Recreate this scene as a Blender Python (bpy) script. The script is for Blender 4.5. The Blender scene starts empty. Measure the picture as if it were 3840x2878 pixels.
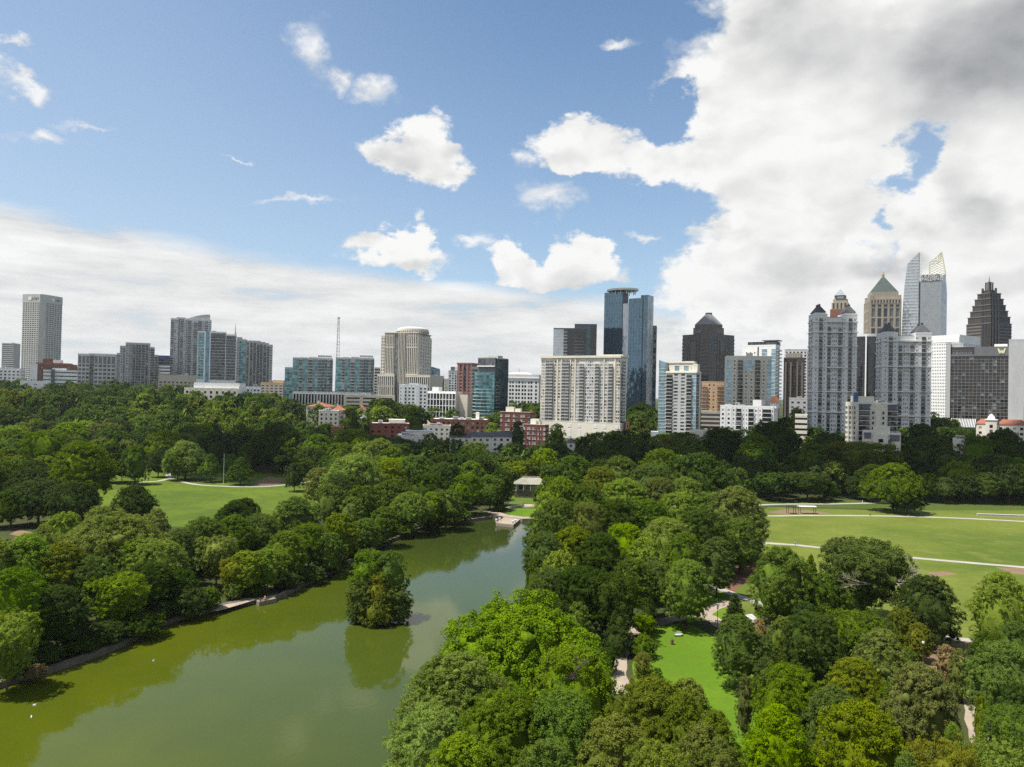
import bpy, math, random
import numpy as np
from mathutils import Vector, Matrix
R = math.radians
SC = bpy.context.scene
COL = SC.collection
# ---------------------------------------------------------------- camera
FPX, CX, CY, CAMZ = 2900.0, 1920.0, 1439.0, 50.0
PITCH, ROLL = R(0.79), R(1.2)
_f = Vector((0, math.cos(PITCH), math.sin(PITCH)))
_u0 = Vector((0, -math.sin(PITCH), math.cos(PITCH))); _r0 = Vector((1, 0, 0))
_r = _r0*math.cos(ROLL) + _u0*math.sin(ROLL)
_u = _u0*math.cos(ROLL) - _r0*math.sin(ROLL)
cam = bpy.data.cameras.new("camera"); cam.lens = FPX/3840*36; cam.sensor_width = 36
cam.clip_start = 1; cam.clip_end = 60000
camo = bpy.data.objects.new("camera", cam); COL.objects.link(camo)
camo.matrix_world = Matrix(((_r.x, _u.x, -_f.x, 0), (_r.y, _u.y, -_f.y, 0), (_r.z, _u.z, -_f.z, CAMZ), (0, 0, 0, 1)))
SC.camera = camo
# ---------------------------------------------------------------- exposure
SC.view_settings.view_transform = 'Standard'; SC.view_settings.look = 'None'
SC.view_settings.exposure = 0.68; SC.view_settings.gamma = 1
SC.render.engine = 'CYCLES'
cy = SC.cycles; cy.max_bounces = 5; cy.diffuse_bounces = 2; cy.glossy_bounces = 3; cy.transmission_bounces = 3
cy.transparent_max_bounces = 4; cy.volume_bounces = 0; cy.use_denoising = False
cy.caustics_reflective = False; cy.caustics_refractive = False
# ---------------------------------------------------------------- sun and sky
SUN_EL, SUN_AZ = R(65), R(-104)      # azimuth from +Y (view direction) towards +X; negative = left
sl = bpy.data.lights.new("sun", 'SUN'); sl.energy = 5.0; sl.angle = R(0.5); sl.color = (1.0, 0.955, 0.87)
so = bpy.data.objects.new("sun", sl); COL.objects.link(so)
sdir = Vector((math.sin(SUN_AZ)*math.cos(SUN_EL), math.cos(SUN_AZ)*math.cos(SUN_EL), math.sin(SUN_EL)))
so.rotation_euler = sdir.to_track_quat('Z', 'Y').to_euler(); so.location = (0, 0, 400)

class NT:
    """small helper that writes node trees"""
    def __init__(s, tree): s.t = tree; s.n = tree.nodes; s.l = tree.links
    def new(s, typ, **kw):
        n = s.n.new(typ)
        for k, v in kw.items(): setattr(n, k, v)
        return n
    def put(s, sock, v):
        if isinstance(v, bpy.types.NodeSocket): s.l.new(v, sock)
        else: sock.default_value = v
    def m(s, op, a, b=None, c=None, clamp=False):
        n = s.new('ShaderNodeMath', operation=op, use_clamp=clamp)
        for i, v in enumerate((a, b, c)):
            if v is not None: s.put(n.inputs[i], v)
        return n.outputs[0]
    def vm(s, op, a, b=None, out=0):
        n = s.new('ShaderNodeVectorMath', operation=op)
        s.put(n.inputs[0], a)
        if b is not None: s.put(n.inputs['Scale' if op == 'SCALE' else 1], b)
        return n.outputs[out]
    def noise(s, vec, scale, detail=4, rough=.5, out='Fac', dist=0, lac=2):
        n = s.new('ShaderNodeTexNoise'); s.put(n.inputs['Vector'], vec)
        n.inputs['Scale'].default_value = scale; n.inputs['Detail'].default_value = detail
        n.inputs['Roughness'].default_value = rough; n.inputs['Distortion'].default_value = dist
        n.inputs['Lacunarity'].default_value = lac
        return n.outputs[out]
    def mixc(s, fac, a, b, typ='MIX'):
        n = s.new('ShaderNodeMix', data_type='RGBA', blend_type=typ)
        s.put(n.inputs[0], fac); s.put(n.inputs[6], a); s.put(n.inputs[7], b)
        return n.outputs[2]
    def ramp(s, fac, lo, hi):
        n = s.new('ShaderNodeMapRange', interpolation_type='SMOOTHSTEP')
        s.put(n.inputs[0], fac); n.inputs[1].default_value = lo; n.inputs[2].default_value = hi
        return n.outputs[0]

def ray(px, py):
    """direction through full-size photo pixel, scaled so that y == 1"""
    d = _f + _r*((px-CX)/FPX) + _u*((CY-py)/FPX)
    return d/d.y
def azel(ox, oy):
    d = ray(ox*1.736, oy*1.736).normalized()
    return math.atan2(d.x, d.y), math.asin(d.z)

W = bpy.data.worlds.new("World"); SC.world = W; W.use_nodes = True
w = NT(W.node_tree); w.n.clear()
sky = w.new('ShaderNodeTexSky', sky_type='NISHITA'); sky.sun_disc = False
sky.sun_elevation = SUN_EL; sky.sun_rotation = SUN_AZ; sky.altitude = 300
sky.air_density = 1.0; sky.dust_density = 0.6; sky.ozone_density = 1.6
tc = w.new('ShaderNodeTexCoord').outputs['Generated']
dirn = w.vm('NORMALIZE', tc)
sp = w.new('ShaderNodeSeparateXYZ'); w.l.new(dirn, sp.inputs[0])
az = w.m('ARCTAN2', sp.outputs[0], sp.outputs[1]); el = w.m('ARCSINE', sp.outputs[2])
cmb = w.new('ShaderNodeCombineXYZ'); w.l.new(az, cmb.inputs[0]); w.l.new(el, cmb.inputs[1])
stretch = w.vm('MULTIPLY', dirn, (1, 1, 1.5))
warp = w.noise(stretch, 9, 7, .62, 'Color')
warp = w.vm('SUBTRACT', warp, (.5, .5, .5)); warp0 = warp
P = w.vm('ADD', cmb.outputs[0], w.vm('MULTIPLY', warp, (.16, .13, 0)))
big = w.noise(stretch, 5.5, 10, .6)
def billow(vec, sc, det):
    n = w.new('ShaderNodeTexVoronoi', feature='F1', normalize=True); w.l.new(vec, n.inputs['Vector'])
    n.inputs['Scale'].default_value = sc; n.inputs['Detail'].default_value = det; n.inputs['Roughness'].default_value = .55
    n.inputs['Lacunarity'].default_value = 2.1
    return w.m('SUBTRACT', 1.0, w.m('MULTIPLY', n.outputs['Distance'], 1.0))
wv = w.vm('ADD', stretch, w.vm('SCALE', warp0, .05))
puff = billow(wv, 13, 3.5)
# the same puffs sampled a little towards the sun: lit and shaded sides of the heaps
puff2 = billow(w.vm('ADD', wv, (-.010, .0, .022)), 13, 2)
bil = billow(wv, 5.5, 2.2); bil2 = billow(w.vm('ADD', wv, (-.02, .0, .045)), 5.5, 1.5)
# cumulus heaps: centre and radii in photo/1.736 pixels, weight
HEAPS = [(1760, 150, 340, 290, 1.5), (2080, 200, 420, 380, 1.6), (1760, 420, 330, 170, 1.2), (1640, 350, 190, 170, 1.1), (2150, 560, 280, 200, 1.2), (1610, 620, 200, 100, 1.05), (1700, 560, 200, 130, 1.0),
         (1880, 650, 400, 110, 1.2), (1290, 320, 125, 55, 1), (1460, 330, 170, 62, 1.0), (1640, 110, 150, 150, 1), (905, 335, 92, 66, 1.0), (1165, 425, 66, 42, .7),
         (1140, 578, 80, 50, 1.15), (1258, 560, 64, 58, 1.2), (1200, 600, 124, 36, 1.0), (872, 535, 44, 52, 1.0), (850, 565, 110, 32, .8), (1030, 537, 48, 17, .6),
         (30, 178, 62, 26, .75), (65, 283, 70, 15, .5), (200, 268, 70, 14, .5), (790, 195, 60, 26, .6), (675, 110, 34, 60, .42), (718, 165, 30, 22, .5),
         (1340, 88, 46, 19, .6), (1510, 90, 66, 34, .6), (515, 327, 24, 6, .5), (1400, 503, 45, 12, .45), (8, 105, 30, 12, .5), (640, 445, 80, 9, .35), (1130, 345, 40, 22, .5)]
def field(lst, k=None):
    F = None
    for ox, oy, rx, ry, wt in lst:
        a0, e0 = azel(ox, oy); a1, e1 = azel(ox+rx, oy); a2, e2 = azel(ox, oy-ry)
        d = w.vm('LENGTH', w.vm('MULTIPLY', w.vm('SUBTRACT', P if k is None else k, (a0, e0, 0)), (1/(a1-a0), 1/(e2-e0), 0)), out=1)
        v = w.m('MULTIPLY_ADD', d, -wt, wt)
        F = v if F is None else w.m('MAXIMUM', F, v)
    return F
F = field([h for h in HEAPS if h[4] >= .8])
# blue holes in the right-hand mass
for ox, oy, rx, ry in ((1450, 250, 70, 60), (1430, 450, 90, 60)):
    a0, e0 = azel(ox, oy); a1, e1 = azel(ox+rx, oy); a2, e2 = azel(ox, oy-ry)
    d = w.vm('LENGTH', w.vm('MULTIPLY', w.vm('SUBTRACT', P, (a0, e0, 0)), (1/(a1-a0), 1/(e2-e0), 0)), out=1)
    F = w.m('MINIMUM', F, w.m('MULTIPLY_ADD', d, .9, -.95))
FS = field([h for h in HEAPS if h[4] < .8])
heap = w.ramp(w.m('MULTIPLY_ADD', w.m('SUBTRACT', puff, .62), 1.3, F), -.03, 0.30)
hole = w.ramp(w.m('MULTIPLY_ADD', w.m('SUBTRACT', puff, .62), -1.1, field([(1958, 345, 62, 66, 1), (1922, 408, 74, 40, 1), (1895, 474, 44, 28, .8)])), .05, .55)
heap = w.m('MULTIPLY', heap, w.m('SUBTRACT', 1, w.m('MULTIPLY', hole, .92)))
heap = w.m('MAXIMUM', heap, w.m('MULTIPLY', w.ramp(w.m('MULTIPLY_ADD', w.m('SUBTRACT', puff, .62), 1.5, FS), -.05, 0.75), .9))
# low spread layer on the left and along the horizon
pl = w.vm('MULTIPLY', dirn, (1, 1, 5.5))
strat = w.noise(pl, 2.4, 8, .58)
strat2 = w.noise(w.vm('ADD', pl, (3, 1, .1)), 6, 6, .6)
a0, e0 = azel(0, 440); a1, e1 = azel(640, 560); a2, e2 = azel(1300, 660); a3, e3 = azel(2200, 660)
slope1 = (e1-e0)/(a1-a0)
line = w.m('MAXIMUM', w.m('MULTIPLY_ADD', az, slope1, e0-slope1*a0), e2*.95)
low = w.m('SUBTRACT', line, w.m('SUBTRACT', el, w.m('MULTIPLY', w.m('SUBTRACT', strat, .5), .07)))
lowd = w.ramp(low, -.004, .022)
lowd = w.m('MULTIPLY', lowd, w.ramp(strat2, .24, .46))
# scattered heaps over the rest of the dome (behind the camera)
back = w.m('MULTIPLY', w.ramp(w.m('MULTIPLY_ADD', w.m('SUBTRACT', puff, .6), .3, big), .50, .60), w.ramp(w.m('ABSOLUTE', az), .72, .9))
hiz = w.ramp(el, .5, .62)
back = w.m('MAXIMUM', back, w.m('MULTIPLY', w.ramp(big, .52, .62), hiz))
dens = w.m('MAXIMUM', w.m('MAXIMUM', heap, w.m('MULTIPLY', lowd, .97)), back)
dens = w.m('MULTIPLY', dens, w.ramp(el, -.03, 0))
# brightness of the clouds
e_lit = w.m('MULTIPLY', w.m('SUBTRACT', puff, puff2), 1.0)
e_big = w.m('MULTIPLY', w.m('SUBTRACT', bil, bil2), .75)
P2 = w.vm('ADD', cmb.outputs[0], w.vm('MULTIPLY', w.vm('SUBTRACT', w.noise(stretch, 6, 3.5, .5, 'Color'), (.5, .5, .5)), (.22, .16, 0)))
thick = w.ramp(F, .1, .8)
br = w.m('ADD', .93, w.m('MULTIPLY', w.m('ADD', e_lit, e_big), w.m('MULTIPLY_ADD', thick, -.62, 1.0)))
# soft grey undersides and the dark base at the upper right
for ox, oy, rx, ry, dp in ((2150, 110, 480, 230, .50), (1700, 70, 200, 150, .27), (2080, 415, 95, 100, .22), (1850, 455, 110, 70, .16), (1715, 585, 190, 50, .24), (1610, 440, 130, 60, .13), (1924, 572, 75, 36, .24),
                          (2180, 600, 120, 50, .18), (1230, 350, 90, 26, .08), (905, 355, 80, 46, .22), (1200, 606, 115, 26, .2), (865, 560, 90, 24, .16), (1165, 425, 70, 50, .12), (1560, 300, 90, 90, .07)):
    br = w.m('SUBTRACT', br, w.m('MULTIPLY', w.ramp(field([(ox, oy, rx, ry, 1)], P2), -.15, .75), dp))
lowb = w.m('ADD', .83, w.m('MULTIPLY', w.m('SUBTRACT', strat2, .5), .9))
br = w.m('ADD', w.m('MULTIPLY', br, w.m('MAXIMUM', heap, .0)), w.m('MULTIPLY', lowb, w.m('SUBTRACT', 1, heap)))
br = w.m('MINIMUM', w.m('MAXIMUM', br, .28), .96)
ccol = w.mixc(w.ramp(br, .3, .85), (.93, .96, 1.0, 1), (1.0, 1.0, .985, 1))
ccol = w.vm('SCALE', ccol, w.m('MULTIPLY', br, 10))
skyc = w.mixc(1.0, sky.outputs[0], (1.26, 1.42, 1.46, 1), 'MULTIPLY')
# thin high veil and pale air low down
veil = w.m('MULTIPLY', w.ramp(el, .55, .0), .30)
lft = w.m('MULTIPLY', w.ramp(az, .1, -.62), .22)
skyc = w.mixc(w.m('ADD', veil, lft), skyc, (6.2, 7.2, 8.4, 1))
outc = w.mixc(dens, skyc, ccol)
bg = w.new('ShaderNodeBackground'); bg.inputs['Strength'].default_value = 0.0625
w.l.new(outc, bg.inputs[0])
wo = w.new('ShaderNodeOutputWorld'); w.l.new(bg.outputs[0], wo.inputs[0])
W.cycles.sampling_method = 'MANUAL'; W.cycles.sample_map_resolution = 512

# ---------------------------------------------------------------- helpers
def tag(o, label=None, cat=None, group=None, kind=None):
    if label: o['label'] = label
    if cat: o['category'] = cat
    if group: o['group'] = group
    if kind: o['kind'] = kind
    return o
def empty(name, loc, rz=0):
    o = bpy.data.objects.new(name, None); COL.objects.link(o); o.location = loc; o.rotation_euler = (0, 0, rz)
    o.empty_display_size = 1
    return o
def link(name, me, parent=None, loc=(0, 0, 0)):
    o = bpy.data.objects.new(name, me); COL.objects.link(o); o.location = loc
    if parent: o.parent = parent
    return o
def np_mesh(name, verts, faces_flat, nper, mats, smooth=False, midx=None):
    """mesh from numpy arrays; every face has nper corners"""
    me = bpy.data.meshes.new(name)
    nv = len(verts); nf = len(faces_flat)//nper
    me.vertices.add(nv); me.vertices.foreach_set('co', np.asarray(verts, np.float32).ravel())
    me.loops.add(nf*nper); me.loops.foreach_set('vertex_index', np.asarray(faces_flat, np.int32).ravel())
    me.polygons.add(nf)
    me.polygons.foreach_set('loop_start', np.arange(0, nf*nper, nper, dtype=np.int32))
    me.polygons.foreach_set('loop_total', np.full(nf, nper, np.int32))
    me.polygons.foreach_set('use_smooth', np.full(nf, smooth, bool))
    if midx is not None: me.polygons.foreach_set('material_index', np.asarray(midx, np.int32))
    for m in mats: me.materials.append(m)
    me.update(calc_edges=True)
    return me
class MB:
    """collects simple solids, builds one mesh"""
    def __init__(s): s.v = []; s.f = []; s.mi = []; s.mats = []
    def _m(s, m):
        if m not in s.mats: s.mats.append(m)
        return s.mats.index(m)
    def poly(s, pts, faces, m):
        b = len(s.v); s.v += [tuple(p) for p in pts]; k = s._m(m)
        for f in faces: s.f.append([b+i for i in f]); s.mi.append(k)
    def box(s, x0, x1, y0, y1, z0, z1, m):
        if x1 < x0: x0, x1 = x1, x0
        if y1 < y0: y0, y1 = y1, y0
        s.poly([(x0, y0, z0), (x1, y0, z0), (x1, y1, z0), (x0, y1, z0), (x0, y0, z1), (x1, y0, z1), (x1, y1, z1), (x0, y1, z1)],
               [(0, 3, 2, 1), (4, 5, 6, 7), (0, 1, 5, 4), (1, 2, 6, 5), (2, 3, 7, 6), (3, 0, 4, 7)], m)
    def prism(s, pts, z0, z1, m, top=None):
        """pts counter-clockwise outline; top = optional outline at z1"""
        n = len(pts); top = top or pts
        zz = z1 if hasattr(z1, '__len__') else [z1]*n
        s.poly([(p[0], p[1], z0) for p in pts]+[(p[0], p[1], zz[i]) for i, p in enumerate(top)],
               [tuple(range(n))[::-1], tuple(range(n, 2*n))]+[(i, (i+1) % n, n+(i+1) % n, n+i) for i in range(n)], m)
    def frus(s, cx, cy, w0, d0, z0, w1, d1, z1, m):
        q = lambda w_, d_: [(cx-w_, cy-d_), (cx+w_, cy-d_), (cx+w_, cy+d_), (cx-w_, cy+d_)]
        s.prism(q(w0, d0), z0, z1, m, q(w1, d1))
    def cyl(s, cx, cy, r0, z0, r1, z1, m, n=16):
        c = lambda r: [(cx+r*math.cos(2*math.pi*i/n), cy+r*math.sin(2*math.pi*i/n)) for i in range(n)]
        s.prism(c(r0), z0, z1, m, c(r1))
    def bar(s, a, b, r, m, n=5, r2=None):
        a = Vector(a); b = Vector(b); d = (b-a)
        if d.length < 1e-6: return
        q = d.to_track_quat('Z', 'Y'); r2 = r if r2 is None else r2
        p = [a+q@Vector((r*math.cos(6.2832*i/n), r*math.sin(6.2832*i/n), 0)) for i in range(n)]
        p += [b+q@Vector((r2*math.cos(6.2832*i/n), r2*math.sin(6.2832*i/n), 0)) for i in range(n)]
        s.poly(p, [tuple(range(n))[::-1], tuple(range(n, 2*n))]+[(i, (i+1) % n, n+(i+1) % n, n+i) for i in range(n)], m)
    def mesh(s, name, smooth=False):
        me = bpy.data.meshes.new(name); me.from_pydata(s.v, [], s.f)
        for m in s.mats: me.materials.append(m)
        me.polygons.foreach_set('material_index', s.mi)
        if smooth: me.polygons.foreach_set('use_smooth', [True]*len(s.f))
        me.update(); return me
    def build(s, name, parent=None, loc=(0, 0, 0), smooth=False):
        return link(name, s.mesh(name, smooth), parent, loc)

def ss(t): t = min(1, max(0, t)); return t*t*(3-2*t)
def ground(x, y):
    k = ss((x+60)/120)
    y0 = 480*(1-k)+392*k
    t = y-y0
    return 18*ss(t/190)+(13-4*k)*ss((t-140)/330)
def gp(ox, oy, z=0):
    """ground point under pixel (overview units, photo/1.736) for ground height z"""
    d = ray(ox*1.736, oy*1.736); D = (z-CAMZ)/d.z
    return d.x*D, D
def at(ox, oy, D):
    d = ray(ox*1.736, oy*1.736); return Vector((d.x*D, D, CAMZ+d.z*D))

# ---------------------------------------------------------------- materials
def pmat(name, col, rough=.8, metal=0, var=.12, vscale=.08, spec=.3, streak=False, bump=0):
    m = bpy.data.materials.new(name); m.use_nodes = True; t = NT(m.node_tree)
    b = t.n['Principled BSDF']; b.inputs['Roughness'].default_value = rough; b.inputs['Metallic'].default_value = metal
    b.inputs['Specular IOR Level'].default_value = spec
    c4 = (*col, 1)
    if var:
        co = t.new('ShaderNodeTexCoord').outputs['Object']
        v = t.vm('MULTIPLY', co, (1, 1, .25)) if streak else co
        nz = t.noise(v, vscale, 5, .6)
        nz2 = t.noise(v, vscale*9, 3, .6)
        f = t.m('ADD', t.m('MULTIPLY', nz, .7), t.m('MULTIPLY', nz2, .3))
        f = t.ramp(f, .3, .7)
        lo = tuple(c*(1-var) for c in col); hi = tuple(min(1, c*(1+var)) for c in col)
        t.l.new(t.mixc(f, (*lo, 1), (*hi, 1)), b.inputs['Base Color'])
    else: b.inputs['Base Color'].default_value = c4
    return m
def glass(name, col, rough=.07, metal=.0, spec=.8, cell=(1.6, 1.6, 3.4), var=.5):
    """reflecting facade glass; each pane slightly different"""
    m = bpy.data.materials.new(name); m.use_nodes = True; t = NT(m.node_tree)
    b = t.n['Principled BSDF']; b.inputs['Roughness'].default_value = rough; b.inputs['Metallic'].default_value = metal
    b.inputs['Specular IOR Level'].default_value = spec
    co = t.new('ShaderNodeTexCoord').outputs['Object']
    q = t.vm('FLOOR', t.vm('DIVIDE', t.vm('ADD', co, (100.3, 100.3, .2)), cell))
    wn = t.new('ShaderNodeTexWhiteNoise'); t.l.new(q, wn.inputs[0])
    lo = tuple(c*(1-var) for c in col); hi = tuple(min(1, c*(1+var*.8)) for c in col)
    t.l.new(t.mixc(wn.outputs[0], (*lo, 1), (*hi, 1)), b.inputs['Base Color'])
    # panes are never perfectly coplanar
    geo = t.new('ShaderNodeNewGeometry').outputs['Normal']
    j = t.vm('SCALE', t.vm('SUBTRACT', wn.outputs[1], (.5, .5, .5)), .05)
    t.l.new(t.vm('NORMALIZE', t.vm('ADD', geo, j)), b.inputs['Normal'])
    return m
def leafmat(name, col, trans=.35, hue=.0):
    m = bpy.data.materials.new(name); m.use_nodes = True; t = NT(m.node_tree); t.n.clear()
    co = t.new('ShaderNodeTexCoord').outputs['Object']
    oi = t.new('ShaderNodeObjectInfo').outputs['Random']
    n1 = t.noise(co, 3.5, 3, .6)
    n2 = t.noise(co, 40, 2, .7)
    f = t.ramp(t.m('ADD', t.m('MULTIPLY', n1, .55), t.m('MULTIPLY', n2, .45)), .34, .66)
    lo = (col[0]*.55, col[1]*.62, col[2]*.8, 1); hi = (min(1, col[0]*1.35), min(1, col[1]*1.25), col[2]*1.1, 1)
    c = t.mixc(f, lo, hi)
    hs = t.new('ShaderNodeHueSaturation'); t.l.new(c, hs.inputs['Color'])
    t.l.new(t.m('MULTIPLY_ADD', oi, .02, .487), hs.inputs['Hue'])
    t.l.new(t.m('MULTIPLY_ADD', t.m('FRACT', t.m('MULTIPLY', oi, 7.3)), .34, .84), hs.inputs['Value'])
    t.l.new(t.m('MULTIPLY_ADD', t.m('FRACT', t.m('MULTIPLY', oi, 3.7)), .2, .86), hs.inputs['Saturation'])
    df = t.new('ShaderNodeBsdfDiffuse'); t.l.new(hs.outputs[0], df.inputs[0])
    tr = t.new('ShaderNodeBsdfTranslucent')
    t.l.new(t.mixc(1, hs.outputs[0], (1.15, 1.1, .5, 1), 'MULTIPLY'), tr.inputs[0])
    mx = t.new('ShaderNodeMixShader'); mx.inputs[0].default_value = trans
    t.l.new(df.outputs[0], mx.inputs[1]); t.l.new(tr.outputs[0], mx.inputs[2])
    o = t.new('ShaderNodeOutputMaterial'); t.l.new(mx.outputs[0], o.inputs[0])
    return m
# ---------------------------------------------------------------- ground, lake, lawns, paths
def groundmat(name, cols, scale, spots=None, fine=1.0, bump=.0):
    """cols: three colours blended by noise of several sizes"""
    m = bpy.data.materials.new(name); m.use_nodes = True; t = NT(m.node_tree)
    b = t.n['Principled BSDF']; b.inputs['Roughness'].default_value = .95; b.inputs['Specular IOR Level'].default_value = .1
    co = t.new('ShaderNodeTexCoord').outputs['Object']
    a = t.noise(co, scale, 6, .6); d = t.noise(co, scale*7, 5, .65); e = t.noise(co, fine, 4, .7)
    c = t.mixc(t.ramp(a, .35, .65), (*cols[0], 1), (*cols[1], 1))
    c = t.mixc(t.m('MULTIPLY', t.ramp(d, .45, .75), .6), c, (*cols[2], 1))
    c = t.mixc(t.m('MULTIPLY', t.ramp(e, .3, .8), .45), c, t.mixc(1, c, (.55, .6, .6, 1), 'MULTIPLY'))
    if spots:
        sx = t.vm('MULTIPLY', co, (.35, 1, 1)); s_ = t.noise(sx, .09, 5, .7)
        c = t.mixc(t.m('MULTIPLY', t.ramp(s_, .60, .70), .55), c, (*spots, 1))
    t.l.new(c, b.inputs['Base Color'])
    return m
M_GROUND = groundmat('woodland_floor', [(.05, .06, .02), (.035, .05, .014), (.09, .055, .035)], .03, fine=.8)
M_LAWN_R = groundmat('meadow_grass', [(.072, .105, .014), (.125, .150, .024), (.155, .165, .042)], .014, spots=(.18, .18, .055), fine=.6)
M_LAWN_L = groundmat('left_lawn_grass', [(.062, .098, .010), (.10, .142, .013), (.045, .07, .016)], .03, spots=(.13, .14, .03), fine=.5)
M_LAWN_N = groundmat('near_lawn_grass', [(.075, .145, .008), (.10, .175, .010), (.085, .115, .014)], .05, spots=(.13, .16, .03), fine=1.2)
M_DIRT = groundmat('bare_earth', [(.19, .12, .08), (.21, .145, .09), (.10, .09, .045)], .12, fine=1.5)
M_MULCH = groundmat('mulch', [(.17, .085, .055), (.12, .07, .045), (.06, .05, .03)], .12, fine=1.5)
M_PATH = pmat('pale_path', (.31, .295, .26), .9, var=.12, vscale=.15)
M_PATHN = pmat('tan_path', (.29, .235, .185), .9, var=.15, vscale=.3)
M_ROAD = pmat('park_road', (.28, .27, .26), .9, var=.15, vscale=.2)
M_CONC = pmat('concrete', (.20, .17, .13), .85, var=.2, vscale=.5)
M_DARKCONC = pmat('weathered_concrete', (.13, .11, .085), .9, var=.35, vscale=.6)

LAKE = [gp(*p, z=-1) for p in [(-260, 1570), (-150, 1538), (-60, 1510), (0, 1486), (60, 1466), (130, 1446), (250, 1402), (320, 1366), (385, 1340), (460, 1320), (520, 1308), (595, 1296), (630, 1280), (660, 1264), (740, 1226),
        (800, 1192), (860, 1165), (900, 1148), (960, 1136), (1000, 1130), (1040, 1124), (1075, 1121), (1150, 1124), (1180, 1126)]]
LAKE += [(12, 285), (10, 250), (9, 200), (7, 165), (0, 135), (-2, 112), (-3, 92), (-8, 60), (-12, 20), (-140, 20), (-140, 90)]
def inpoly(x, y, P_):
    c = False; n = len(P_); j = n-1
    for i in range(n):
        xi, yi = P_[i]; xj, yj = P_[j]
        if (yi > y) != (yj > y) and x < (xj-xi)*(y-yi)/(yj-yi)+xi: c = not c
        j = i
    return c
def sheet(name, pts, z, m, lbl=None, parent=None):
    """flat lawn or patch: outline triangulated, laid z above the terrain"""
    me = bpy.data.meshes.new(name)
    me.from_pydata([(x, y, ground(x, y)+z) for x, y in pts], [], [list(range(len(pts)))])
    me.materials.append(m); me.update()
    o = link(name, me, parent); o['kind'] = 'structure'
    return o
# ground sheet
ax = sorted(set(list(range(-330, 331, 4))+[-12000, -8000, -5000, -3000, -2000, -1400, -1000, -700, -520, -420, -370, 12000, 8000, 5000, 3000, 2000, 1400, 1000, 700, 520, 420, 370]+list(range(-1000, 1001, 50))))
ay = sorted(set(list(range(-60, 521, 4))+list(range(520, 1400, 25))+[-3000, -1000, -300, -120, 1500, 1700, 2000, 2500, 3200, 4000, 5500, 7500, 10000, 14000]))
xs, ys = np.array(ax, float), np.array(ay, float)
vs = []
for y in ys:
    for x in xs:
        z = ground(x, y)
        if -150 < x < 20 and 15 < y < 330 and inpoly(x, y, LAKE): z = -3.0
        vs.append((x, y, z))
nx = len(xs); idx = np.arange(nx*len(ys)).reshape(len(ys), nx)
fc = np.stack([idx[:-1, :-1], idx[:-1, 1:], idx[1:, 1:], idx[1:, :-1]], -1).reshape(-1)
g = link('ground', np_mesh('ground', vs, fc, 4, [M_GROUND], True)); tag(g, kind='structure')
# lake water
mw = bpy.data.materials.new('lake_water'); mw.use_nodes = True; t = NT(mw.node_tree)
b_ = t.n['Principled BSDF']; b_.inputs['Roughness'].default_value = .045; b_.inputs['IOR'].default_value = 1.333
b_.inputs['Specular IOR Level'].default_value = .31
co = t.new('ShaderNodeTexCoord').outputs['Object']
nz = t.noise(co, .012, 5, .6); nz2 = t.noise(co, .08, 6, .6); nz3 = t.noise(co, .9, 6, .75)
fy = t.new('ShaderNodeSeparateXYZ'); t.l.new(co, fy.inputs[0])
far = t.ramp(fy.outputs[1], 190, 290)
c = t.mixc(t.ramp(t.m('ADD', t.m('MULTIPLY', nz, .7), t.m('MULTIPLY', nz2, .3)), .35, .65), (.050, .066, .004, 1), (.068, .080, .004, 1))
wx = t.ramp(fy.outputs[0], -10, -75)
c = t.mixc(wx, t.mixc(.55, c, (.024, .042, .010, 1)), c)  # yellow-green left, grey-green right: tree and sky reflections painted into the colour
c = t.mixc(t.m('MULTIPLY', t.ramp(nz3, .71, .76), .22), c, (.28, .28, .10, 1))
c = t.mixc(t.m('MULTIPLY', far, .7), c, (.022, .030, .008, 1))  # dark reflection near the far shore mixed into the base colour
t.l.new(c, b_.inputs['Base Color'])
bmp = t.new('ShaderNodeBump'); bmp.inputs['Strength'].default_value = .05; bmp.inputs['Distance'].default_value = .25
t.l.new(t.m('MULTIPLY', t.noise(t.vm('MULTIPLY', co, (1, .6, 1)), 1.3, 3, .5), t.ramp(t.noise(co, .03, 3, .6), .35, .65)), bmp.inputs['Height']); t.l.new(bmp.outputs[0], b_.inputs['Normal'])
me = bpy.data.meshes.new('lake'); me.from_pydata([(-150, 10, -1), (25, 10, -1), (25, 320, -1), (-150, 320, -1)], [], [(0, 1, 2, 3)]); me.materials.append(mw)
tag(link('lake', me), kind='structure')

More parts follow.
